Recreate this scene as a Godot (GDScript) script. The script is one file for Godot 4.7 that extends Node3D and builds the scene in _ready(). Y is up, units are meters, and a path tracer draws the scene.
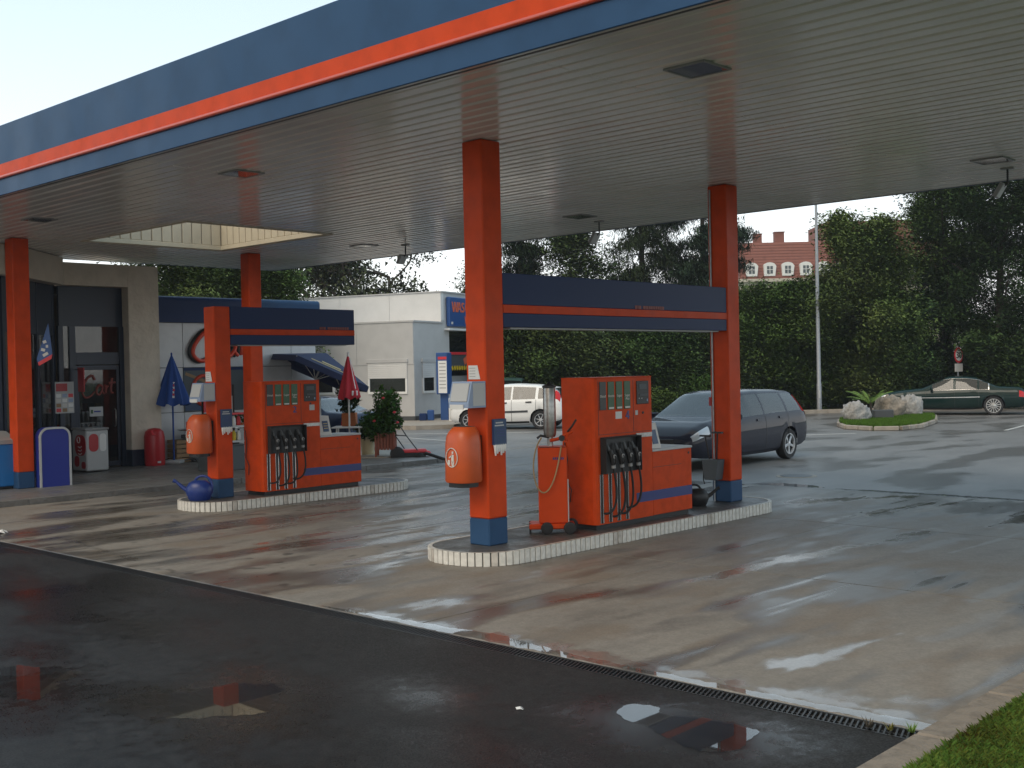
extends Node3D
# A wet forecourt of a filling station under a wide canopy. Units are metres; -x runs along the canopy front, -z along the pump islands.

var mats := {}
var counts := {}
var shared := {}
var rng := RandomNumberGenerator.new()

func _ready() -> void:
	rng.seed = 7
	# ---- camera
	var cam := Camera3D.new()
	cam.name = "camera"
	cam.transform = Transform3D(Basis(Vector3(0.7301, -0.0208, -0.6830), Vector3(0.0053, 0.9997, -0.0247), Vector3(0.6833, 0.0144, 0.7300)).orthonormalized(), Vector3(8.751, 2.05, 8.932))
	cam.fov = 36.87
	cam.near = 0.05
	cam.far = 1500.0
	cam.current = true
	add_child(cam)
	# ---- sky: bright thin overcast, pale blue overhead, white low down
	var sm := ProceduralSkyMaterial.new()
	sm.sky_top_color = Color(0.568, 0.658, 0.725)
	sm.sky_horizon_color = Color(0.918, 0.911, 0.887)
	sm.sky_curve = 0.125
	sm.ground_bottom_color = Color(0.3, 0.3, 0.28)
	sm.ground_horizon_color = Color(0.8, 0.8, 0.8)
	sm.sun_angle_max = 2.0
	sm.energy_multiplier = 1.0
	var sky := Sky.new()
	sky.sky_material = sm
	var env := Environment.new()
	env.background_mode = Environment.BG_SKY
	env.sky = sky
	env.background_energy_multiplier = 1.8
	env.tonemap_mode = Environment.TONE_MAPPER_LINEAR
	env.tonemap_exposure = 1.18
	env.fog_enabled = true
	env.fog_density = 0.0005
	env.fog_light_color = Color(0.94, 0.96, 1.0)
	env.sdfgi_enabled = true
	env.ssao_enabled = true
	env.ssil_enabled = true
	var we := WorldEnvironment.new()
	we.name = "environment"
	we.environment = env
	add_child(we)
	# ---- veiled sun, very soft
	var sun := DirectionalLight3D.new()
	sun.name = "sun"
	sun.light_color = Color(1.0, 0.95, 0.88)
	sun.light_energy = 0.42
	sun.light_angular_distance = 40.0
	sun.shadow_enabled = true
	sun.look_at_from_position(Vector3(1, 14, 13), Vector3.ZERO)
	add_child(sun)
	make_materials()
	build_ground()
	build_canopy()
	build_columns()
	build_islands()
	build_store()
	build_annex()
	build_wash()
	build_far_house()
	build_pumps()
	build_island_things()
	build_shopfront_things()
	build_terrace_things()
	build_yard_things()
	build_cars()
	build_trees()

# ------------------------------------------------------------------ helpers
func lin(r: float, g: float, b: float, a := 1.0) -> Color:
	var c := Color(r, g, b).linear_to_srgb()
	c.a = a
	return c

func mat(key: String, r: float, g: float, b: float, rough := 0.6, metal := 0.0, spec := 0.5) -> StandardMaterial3D:
	var m := StandardMaterial3D.new()
	m.resource_name = key
	m.albedo_color = lin(r, g, b)
	m.roughness = rough
	m.metallic = metal
	m.metallic_specular = spec
	mats[key] = m
	return m

func noise_tex(sd: int, freq: float, size: int, cols: Array, octaves := 4, normal := false, strength := 4.0) -> NoiseTexture2D:
	var n := FastNoiseLite.new()
	n.seed = sd
	n.noise_type = FastNoiseLite.TYPE_SIMPLEX_SMOOTH
	n.frequency = freq
	n.fractal_octaves = octaves
	var t := NoiseTexture2D.new()
	t.width = size
	t.height = size
	t.seamless = true
	t.noise = n
	if normal:
		t.as_normal_map = true
		t.bump_strength = strength
	else:
		var g := Gradient.new()
		var offs := PackedFloat32Array()
		var cc := PackedColorArray()
		for i in cols.size():
			offs.append(float(i) / maxf(1.0, cols.size() - 1))
			cc.append(cols[i])
		g.offsets = offs
		g.colors = cc
		t.color_ramp = g
	return t

func grain(m: StandardMaterial3D, sd: int, scale: float, lo: float, hi: float, freq := 0.012, rlo := -1.0, rhi := -1.0, bump := 0.0) -> void:
	# mottled colour (a multiplier on albedo), roughness and fine relief, laid on by world position
	m.albedo_texture = noise_tex(sd, freq, 512, [lin(lo, lo, lo), lin((lo + hi) * 0.5, (lo + hi) * 0.5, (lo + hi) * 0.5), lin(hi, hi, hi)], 5)
	if rlo >= 0.0:
		m.roughness = 1.0
		m.roughness_texture = noise_tex(sd + 1, freq, 256, [Color(rlo, rlo, rlo), Color(rhi, rhi, rhi)], 5)
	if bump > 0.0:
		m.normal_enabled = true
		m.normal_texture = noise_tex(sd + 2, freq * 4.0, 512, [], 4, true, bump)
	m.uv1_triplanar = true
	m.uv1_world_triplanar = true
	m.uv1_scale = Vector3(scale, scale, scale)

func numbered(nm: String) -> String:
	var k: int = counts.get(nm, 0)
	counts[nm] = k + 1
	return nm if k == 0 else "%s_%03d" % [nm, k]

func thing(nm: String, label: String, cat: String, pos := Vector3.ZERO, yaw := 0.0, group := "") -> Node3D:
	var o := Node3D.new()
	o.name = numbered(nm)
	add_child(o)
	o.position = pos
	o.rotation.y = yaw
	o.set_meta("label", label)
	o.set_meta("category", cat)
	if group != "":
		o.set_meta("group", group)
	return o

func structure(nm: String, pos := Vector3.ZERO) -> Node3D:
	var o := Node3D.new()
	o.name = numbered(nm)
	add_child(o)
	o.position = pos
	o.set_meta("kind", "structure")
	return o

func dup(src: Node3D, pos: Vector3, label: String) -> Node3D:
	var r: Node3D = src.duplicate()
	var base := String(src.name)
	var cut := base.rfind("_")
	if cut > 0 and base.substr(cut + 1).is_valid_int():
		base = base.substr(0, cut)
	r.name = numbered(base)
	add_child(r)
	r.position = pos
	r.set_meta("label", label)
	return r

func mb(flat := true) -> SurfaceTool:
	var st := SurfaceTool.new()
	st.begin(Mesh.PRIMITIVE_TRIANGLES)
	st.set_smooth_group(-1 if flat else 0)
	return st

func tri(st: SurfaceTool, a: Vector3, b: Vector3, c: Vector3) -> void:
	# a, b, c run counter-clockwise seen from outside
	st.add_vertex(a)
	st.add_vertex(c)
	st.add_vertex(b)

func quad(st: SurfaceTool, a: Vector3, b: Vector3, c: Vector3, d: Vector3) -> void:
	tri(st, a, b, c)
	tri(st, a, c, d)

func bx(st: SurfaceTool, c: Vector3, s: Vector3, bs := Basis()) -> void:
	var h := s * 0.5
	var p: Array[Vector3] = []
	for i in 8:
		p.append(c + bs * Vector3(h.x if i & 1 else -h.x, h.y if i & 2 else -h.y, h.z if i & 4 else -h.z))
	quad(st, p[4], p[5], p[7], p[6])
	quad(st, p[1], p[0], p[2], p[3])
	quad(st, p[5], p[1], p[3], p[7])
	quad(st, p[0], p[4], p[6], p[2])
	quad(st, p[6], p[7], p[3], p[2])
	quad(st, p[0], p[1], p[5], p[4])

func cb(st: SurfaceTool, c: Vector3, s: Vector3, ch: float, bs := Basis()) -> void:
	# box with chamfered edges
	var h := s * 0.5
	var ax := [Vector3(1, 0, 0), Vector3(0, 1, 0), Vector3(0, 0, 1)]
	var pt := func(sx: float, sy: float, sz: float, f: int) -> Vector3:
		var v := Vector3(sx * (h.x - ch), sy * (h.y - ch), sz * (h.z - ch))
		if f == 0: v.x = sx * h.x
		elif f == 1: v.y = sy * h.y
		else: v.z = sz * h.z
		return c + bs * v
	var face := func(pts: Array) -> void:
		var a: Vector3 = pts[0]
		var n: Vector3 = (pts[1] - a).cross(pts[2] - a)
		var mid := Vector3.ZERO
		for q in pts:
			mid += q
		mid /= pts.size()
		if n.dot(mid - c) < 0.0:
			pts.reverse()
		for i in range(1, pts.size() - 1):
			tri(st, pts[0], pts[i], pts[i + 1])
	for s1 in [-1.0, 1.0]:
		face.call([pt.call(s1, -1.0, -1.0, 0), pt.call(s1, 1.0, -1.0, 0), pt.call(s1, 1.0, 1.0, 0), pt.call(s1, -1.0, 1.0, 0)])
		face.call([pt.call(-1.0, s1, -1.0, 1), pt.call(1.0, s1, -1.0, 1), pt.call(1.0, s1, 1.0, 1), pt.call(-1.0, s1, 1.0, 1)])
		face.call([pt.call(-1.0, -1.0, s1, 2), pt.call(1.0, -1.0, s1, 2), pt.call(1.0, 1.0, s1, 2), pt.call(-1.0, 1.0, s1, 2)])
		for s2 in [-1.0, 1.0]:
			face.call([pt.call(s1, s2, -1.0, 0), pt.call(s1, s2, 1.0, 0), pt.call(s1, s2, 1.0, 1), pt.call(s1, s2, -1.0, 1)])
			face.call([pt.call(s1, -1.0, s2, 0), pt.call(s1, 1.0, s2, 0), pt.call(s1, 1.0, s2, 2), pt.call(s1, -1.0, s2, 2)])
			face.call([pt.call(-1.0, s1, s2, 1), pt.call(1.0, s1, s2, 1), pt.call(1.0, s1, s2, 2), pt.call(-1.0, s1, s2, 2)])
			for s3 in [-1.0, 1.0]:
				face.call([pt.call(s1, s2, s3, 0), pt.call(s1, s2, s3, 1), pt.call(s1, s2, s3, 2)])

func tube(st: SurfaceTool, pts: Array, r0: float, r1 := -1.0, n := 8, mid := 1.0) -> void:
	# round bar along a path; the radius runs from r0 to r1
	if r1 < 0.0:
		r1 = r0
	st.set_smooth_group(1)
	var rings := []
	var side := Vector3.UP
	for i in pts.size():
		var d: Vector3 = (pts[mini(i + 1, pts.size() - 1)] - pts[maxi(i - 1, 0)]).normalized()
		if absf(d.dot(side)) > 0.95:
			side = Vector3.RIGHT if absf(d.x) < 0.9 else Vector3.BACK
		side = (side - d * side.dot(d)).normalized()
		var other := d.cross(side)
		var t := float(i) / maxf(1.0, pts.size() - 1)
		var r := lerpf(r0, r1, t)
		var ring := []
		for k in n:
			var a := TAU * k / n
			ring.append(pts[i] + (side * cos(a) + other * sin(a)) * r)
		rings.append(ring)
	for i in pts.size() - 1:
		for k in n:
			var k2 := (k + 1) % n
			quad(st, rings[i][k], rings[i][k2], rings[i + 1][k2], rings[i + 1][k])
	st.set_smooth_group(-1)
	for k in range(1, n - 1):
		tri(st, rings[0][0], rings[0][k + 1], rings[0][k])
		tri(st, rings[-1][0], rings[-1][k], rings[-1][k + 1])

func lathe(st: SurfaceTool, prof: Array, n: int, xf := Transform3D(), smooth := true) -> void:
	# prof: Vector2(radius, height) from bottom to top, turned about y
	st.set_smooth_group(2 if smooth else -1)
	for i in prof.size() - 1:
		var a: Vector2 = prof[i]
		var b: Vector2 = prof[i + 1]
		if smooth and i > 0:
			var d0: Vector2 = (prof[i] - prof[i - 1]).normalized()
			var d1: Vector2 = (prof[i + 1] - prof[i]).normalized()
			if d0.dot(d1) < 0.75:
				st.set_smooth_group(3 + i)
		for k in n:
			var t0 := TAU * k / n
			var t1 := TAU * (k + 1) / n
			var p0 := xf * Vector3(a.x * cos(t0), a.y, -a.x * sin(t0))
			var p1 := xf * Vector3(a.x * cos(t1), a.y, -a.x * sin(t1))
			var q0 := xf * Vector3(b.x * cos(t0), b.y, -b.x * sin(t0))
			var q1 := xf * Vector3(b.x * cos(t1), b.y, -b.x * sin(t1))
			if a.x > 1e-5:
				tri(st, p0, p1, q1)
			if b.x > 1e-5:
				tri(st, p0, q1, q0)
	st.set_smooth_group(-1)

func prism(st: SurfaceTool, poly: PackedVector2Array, d0: float, d1: float, xf := Transform3D()) -> void:
	# an outline in x, y extruded along z from d0 to d1
	if Geometry2D.is_polygon_clockwise(poly):
		poly = poly.duplicate()
		poly.reverse()
	var idx := Geometry2D.triangulate_polygon(poly)
	for i in range(0, idx.size(), 3):
		var a := poly[idx[i]]
		var b := poly[idx[i + 1]]
		var c := poly[idx[i + 2]]
		if (b - a).cross(c - a) < 0.0:
			var t := b
			b = c
			c = t
		tri(st, xf * Vector3(a.x, a.y, d1), xf * Vector3(b.x, b.y, d1), xf * Vector3(c.x, c.y, d1))
		tri(st, xf * Vector3(a.x, a.y, d0), xf * Vector3(c.x, c.y, d0), xf * Vector3(b.x, b.y, d0))
	for i in poly.size():
		var a := poly[i]
		var b := poly[(i + 1) % poly.size()]
		quad(st, xf * Vector3(a.x, a.y, d0), xf * Vector3(b.x, b.y, d0), xf * Vector3(b.x, b.y, d1), xf * Vector3(a.x, a.y, d1))

func flat_to(y := 0.0) -> Transform3D:
	# turns a prism's (x, y, z) into (x, height, -y): outlines given as (x, -z)
	return Transform3D(Basis(Vector3(1, 0, 0), Vector3(0, 0, -1), Vector3(0, 1, 0)), Vector3(0, y, 0))

func commit(st: SurfaceTool) -> ArrayMesh:
	st.generate_normals()
	return st.commit()

func inst(nm: String, mesh: Mesh, m: Material, parent: Node, xf := Transform3D()) -> MeshInstance3D:
	var o := MeshInstance3D.new()
	o.name = nm
	o.mesh = mesh
	o.material_override = m
	o.transform = xf
	parent.add_child(o, true)
	return o

func part(nm: String, st: SurfaceTool, m: Material, parent: Node, xf := Transform3D()) -> MeshInstance3D:
	return inst(nm, commit(st), m, parent, xf)

func boxpart(nm: String, c: Vector3, s: Vector3, m: Material, parent: Node, ch := 0.0, bs := Basis()) -> MeshInstance3D:
	var st := mb()
	if ch > 0.0:
		cb(st, Vector3.ZERO, s, ch)
	else:
		bx(st, Vector3.ZERO, s)
	return part(nm, st, m, parent, Transform3D(bs, c))

func words(nm: String, s: String, height: float, m: Material, parent: Node, xf: Transform3D, depth := 0.004, bold := false) -> MeshInstance3D:
	var t := TextMesh.new()
	var f := SystemFont.new()
	f.font_names = PackedStringArray(["Droid Sans"])
	f.font_weight = 700 if bold else 400
	t.font = f
	t.text = s
	t.font_size = 32
	t.pixel_size = height / 23.0
	t.depth = depth
	t.curve_step = 2.0
	return inst(nm, t, m, parent, xf)

func face_x(p: Vector3) -> Transform3D:
	# text plane that faces +x
	return Transform3D(Basis(Vector3(0, 0, -1), Vector3(0, 1, 0), Vector3(1, 0, 0)), p)

func xf_at(p: Vector3, yaw := 0.0) -> Transform3D:
	return Transform3D(Basis(Vector3.UP, yaw), p)

func round_rect(w: float, h: float, r: float, seg := 5) -> PackedVector2Array:
	var out := PackedVector2Array()
	var cs := [Vector2(w / 2 - r, h / 2 - r), Vector2(-w / 2 + r, h / 2 - r), Vector2(-w / 2 + r, -h / 2 + r), Vector2(w / 2 - r, -h / 2 + r)]
	for i in 4:
		for k in seg + 1:
			var a := PI / 2 * (i + float(k) / seg)
			out.append(cs[i] + Vector2(cos(a), sin(a)) * r)
	return out

func arr2(a: Array) -> PackedVector2Array:
	# flat list of x, z pairs -> outline in (x, -z)
	var o := PackedVector2Array()
	for i in range(0, a.size(), 2):
		o.append(Vector2(a[i], -a[i + 1]))
	return o

# ------------------------------------------------------------------ materials (linear base colours)
func make_materials() -> void:
	var m: StandardMaterial3D
	m = mat("orange", 0.61, 0.064, 0.012, 0.45, 0.0, 0.24)
	grain(m, 11, 0.7, 0.8, 1.08, 0.008, 0.3, 0.52)
	m = mat("pump_orange", 0.61, 0.066, 0.011, 0.45, 0.0, 0.24)
	grain(m, 12, 1.1, 0.8, 1.08, 0.008, 0.3, 0.55)
	m = mat("orange_gloss", 0.52, 0.06, 0.018, 0.12, 0.0, 0.7)
	m = mat("bin_orange", 0.55, 0.09, 0.018, 0.38)
	grain(m, 13, 0.8, 0.85, 1.06, 0.012)
	m = mat("navy", 0.028, 0.076, 0.165, 0.4, 0.0, 0.28)
	grain(m, 14, 0.3, 0.82, 1.12, 0.01, 0.32, 0.5)
	m = mat("navy_dark", 0.014, 0.032, 0.1, 0.45, 0.0, 0.3)
	m = mat("stripe_blue", 0.02, 0.035, 0.17, 0.35)
	m = mat("soffit", 0.86, 0.835, 0.805, 0.1, 0.0, 0.75)
	grain(m, 15, 0.25, 0.88, 1.04, 0.01, 0.10, 0.2)
	m = mat("dark_void", 0.03, 0.03, 0.03, 0.9)
	m = mat("well_beige", 0.62, 0.555, 0.43, 0.5)
	grain(m, 16, 0.5, 0.9, 1.05)
	m = mat("store_beige", 0.62, 0.54, 0.44, 0.75)
	grain(m, 17, 0.4, 0.84, 1.08, 0.01, -1.0, -1.0, 1.5)
	m = mat("store_navy", 0.012, 0.022, 0.045, 0.35)
	m = mat("panel_white", 0.60, 0.60, 0.60, 0.3)
	grain(m, 18, 0.5, 0.92, 1.04)
	m = mat("wash_grey", 0.5, 0.5, 0.495, 0.5)
	grain(m, 19, 0.25, 0.9, 1.05)
	m = mat("wash_light", 0.7, 0.7, 0.69, 0.5)
	grain(m, 20, 0.25, 0.92, 1.04)
	m = mat("white", 0.74, 0.74, 0.72, 0.4)
	m = mat("offwhite", 0.6, 0.58, 0.54, 0.5)
	m = mat("grey", 0.28, 0.28, 0.28, 0.5)
	m = mat("light_grey", 0.45, 0.46, 0.46, 0.45)
	m = mat("dark_grey", 0.06, 0.065, 0.07, 0.55)
	m = mat("slate", 0.075, 0.09, 0.1, 0.6)
	m = mat("black", 0.012, 0.012, 0.013, 0.45)
	m = mat("rubber", 0.014, 0.014, 0.015, 0.7)
	m = mat("chrome", 0.55, 0.55, 0.54, 0.22, 1.0)
	m = mat("brushed", 0.42, 0.41, 0.39, 0.35, 1.0)
	grain(m, 21, 3.0, 0.7, 1.1)
	m = mat("galvanised", 0.36, 0.38, 0.4, 0.45, 0.7)
	grain(m, 22, 1.5, 0.8, 1.1)
	m = mat("iron", 0.10, 0.105, 0.11, 0.4, 0.8)
	grain(m, 23, 4.0, 0.6, 1.2)
	m = mat("red", 0.42, 0.012, 0.018, 0.35)
	m = mat("bright_red", 0.6, 0.03, 0.04, 0.4)
	m = mat("logo_orange", 0.62, 0.05, 0.015, 0.35)
	m = mat("green_label", 0.018, 0.085, 0.03, 0.35)
	m = mat("black_label", 0.02, 0.022, 0.022, 0.35)
	m = mat("yellow", 0.6, 0.42, 0.02, 0.5)
	m = mat("cyan_blue", 0.012, 0.15, 0.42, 0.4)
	m = mat("royal_blue", 0.014, 0.03, 0.25, 0.4)
	m = mat("can_blue", 0.012, 0.035, 0.19, 0.35)
	m = mat("parasol_blue", 0.012, 0.06, 0.26, 0.8)
	m = mat("parasol_navy", 0.018, 0.03, 0.085, 0.8)
	m = mat("parasol_red", 0.5, 0.02, 0.035, 0.8)
	m = mat("gold", 0.5, 0.38, 0.16, 0.6)
	m = mat("terracotta", 0.42, 0.12, 0.035, 0.75)
	grain(m, 24, 2.0, 0.8, 1.1)
	m = mat("cream_pot", 0.5, 0.42, 0.26, 0.7)
	m = mat("wood_red", 0.24, 0.065, 0.035, 0.6)
	grain(m, 25, 2.0, 0.7, 1.2)
	m = mat("rope", 0.36, 0.24, 0.12, 0.8)
	m = mat("sheet_blue", 0.016, 0.05, 0.13, 0.4)
	m = mat("plastic_blue", 0.25, 0.32, 0.46, 0.25)
	m = mat("paper", 0.66, 0.66, 0.64, 0.7)
	m = mat("cardboard", 0.3, 0.19, 0.1, 0.8)
	m = mat("asphalt_plain", 0.042, 0.042, 0.043, 0.35)
	grain(m, 26, 0.2, 0.75, 1.25, 0.01, 0.22, 0.5, 2.0)
	m = mat("island_top", 0.085, 0.083, 0.078, 0.45)
	grain(m, 27, 0.6, 0.6, 1.35, 0.014, 0.3, 0.6, 3.0)
	m = mat("tile", 0.74, 0.72, 0.66, 0.3)
	grain(m, 28, 0.9, 0.72, 1.1, 0.02)
	m = mat("tile_worn", 0.58, 0.54, 0.48, 0.4)
	grain(m, 29, 0.9, 0.6, 1.1, 0.02)
	m = mat("mortar", 0.12, 0.115, 0.105, 0.85)
	m = mat("kerb_stone", 0.23, 0.195, 0.155, 0.7)
	grain(m, 30, 0.9, 0.65, 1.25, 0.014, 0.5, 0.8, 3.0)
	m = mat("kerb_far", 0.34, 0.30, 0.25, 0.75)
	grain(m, 31, 0.5, 0.7, 1.2)
	m = mat("paving", 0.155, 0.15, 0.14, 0.5)
	grain(m, 32, 0.3, 0.72, 1.2, 0.012, 0.3, 0.6, 2.0)
	m = mat("soil", 0.06, 0.05, 0.035, 0.9)
	m = mat("lawn", 0.035, 0.075, 0.012, 0.9)
	grain(m, 33, 0.6, 0.6, 1.3)
	m = mat("rock", 0.38, 0.37, 0.35, 0.85)
	grain(m, 34, 0.9, 0.35, 1.35, 0.02, -1.0, -1.0, 6.0)
	m = mat("rock_brown", 0.3, 0.26, 0.21, 0.85)
	grain(m, 35, 0.9, 0.35, 1.35, 0.02, -1.0, -1.0, 6.0)
	m = mat("brick_roof", 0.23, 0.085, 0.06, 0.8)
	grain(m, 36, 0.3, 0.75, 1.2)
	m = mat("plaster", 0.5, 0.46, 0.38, 0.85)
	m = mat("bark", 0.055, 0.043, 0.033, 0.9)
	grain(m, 37, 1.2, 0.6, 1.3, 0.02, -1.0, -1.0, 5.0)
	m = mat("leaf", 1.0, 1.0, 1.0, 0.8, 0.0, 0.2)
	m.vertex_color_use_as_albedo = true
	m.backlight_enabled = true
	m.backlight = Color(0.1, 0.14, 0.05)
	mat("leaf_plain_a", 0.09, 0.17, 0.02, 0.6)
	mat("leaf_plain_b", 0.22, 0.2, 0.04, 0.6)
	mat("fern", 0.16, 0.27, 0.045, 0.6)
	m = mat("needle", 1.0, 1.0, 1.0, 0.8, 0.0, 0.2)
	m.vertex_color_use_as_albedo = true
	m = mat("white_line", 0.55, 0.55, 0.52, 0.5)
	grain(m, 38, 1.5, 0.55, 1.1)
	mat("faint_orange", 0.2, 0.03, 0.02, 0.5)
	m = mat("sign_blue", 0.02, 0.075, 0.24, 0.4)
	m = mat("sign_orange", 0.62, 0.13, 0.06, 0.45)
	# glass and water
	m = mat("glass_dark", 0.008, 0.01, 0.012, 0.03, 0.0, 0.6)
	m.transparency = BaseMaterial3D.TRANSPARENCY_ALPHA
	m.albedo_color.a = 0.55
	m = mat("glass_car", 0.016, 0.022, 0.022, 0.02, 0.0, 0.8)
	m.transparency = BaseMaterial3D.TRANSPARENCY_ALPHA
	m.albedo_color.a = 0.7
	m = mat("glass_clear", 0.1, 0.12, 0.12, 0.03)
	m.transparency = BaseMaterial3D.TRANSPARENCY_ALPHA
	m.albedo_color.a = 0.15
	m = mat("water", 0.02, 0.02, 0.02, 0.015)
	m.transparency = BaseMaterial3D.TRANSPARENCY_ALPHA
	m.albedo_color.a = 0.12
	m = mat("interior", 0.03, 0.03, 0.032, 0.8)
	m = mat("lens_red", 0.5, 0.012, 0.015, 0.12)
	m = mat("lens_clear", 0.55, 0.56, 0.57, 0.08, 0.3)
	# car paints
	for c in [["paint_graphite", 0.02, 0.022, 0.034], ["paint_white", 0.8, 0.8, 0.78], ["paint_green", 0.005, 0.021, 0.019], ["paint_blue", 0.014, 0.024, 0.06], ["paint_teal", 0.05, 0.10, 0.09]]:
		m = mat(c[0], c[1], c[2], c[3], 0.45, 0.0, 0.15)
		m.clearcoat_enabled = true
		m.clearcoat = 0.6
		m.clearcoat_roughness = 0.04

# ------------------------------------------------------------------ ground
const FILMS := [[4.75, 2.1, 4.85, 1.7, 0.13, 1.0], [4.85, 1.7, 4.97, 0.7, 0.07, 0.9], [2.55, 0.1, 2.8, -2.8, 0.16, 0.8], [2.1, 1.5, 2.3, 0.6, 0.1, 0.4], [1.35, 2.2, 1.6, 1.9, 0.2, 0.8],
	[-0.95, 1.5, -1.4, -2.4, 0.2, 1.0], [-0.2, 1.9, -0.75, 0.4, 0.16, 0.9], [-1.75, 0.6, -2.3, -4.2, 0.2, 1.0], [-2.9, 0.9, -3.6, -4.4, 0.2, 1.0], [-0.95, -2.2, -1.2, -6.3, 0.12, 1.0], [-4.5, -0.6, -4.9, -5.6, 0.14, 1.0],
	[-2.5, 1.6, -2.7, 0.4, 0.12, 0.7], [-5.4, 0.6, -5.6, -2.0, 0.1, 0.6], [-3.8, 1.2, -4.0, -1.0, 0.1, 0.7], [0.9, 2.68, 6.05, 2.6, 0.12, 0.9], [5.2, 2.6, 6.0, 2.2, 0.2, 0.7], [5.95, 2.5, 6.0, 0.0, 0.06, 0.6], [-8.2, 1.0, -8.6, -2.6, 0.1, 0.6], [1.6, -4.6, 1.9, -7.0, 0.16, 0.7], [3.4, -5.0, 3.6, -7.6, 0.2, 0.8], [-2.2, -5.2, -2.6, -7.6, 0.2, 0.9], [0.2, -6.2, 1.2, -7.5, 0.3, 0.8], [4.6, -6.5, 5.6, -7.6, 0.3, 0.7], [-5.4, 2.2, -3.0, 2.5, 0.06, 0.6]]

func sstep(a: float, b: float, x: float) -> float:
	var t := clampf((x - a) / (b - a), 0.0, 1.0)
	return t * t * (3.0 - 2.0 * t)

func fnl(sd: int, freq: float, octaves := 3) -> FastNoiseLite:
	var n := FastNoiseLite.new()
	n.seed = sd
	n.noise_type = FastNoiseLite.TYPE_SIMPLEX_SMOOTH
	n.frequency = freq
	n.fractal_octaves = octaves
	return n

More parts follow.
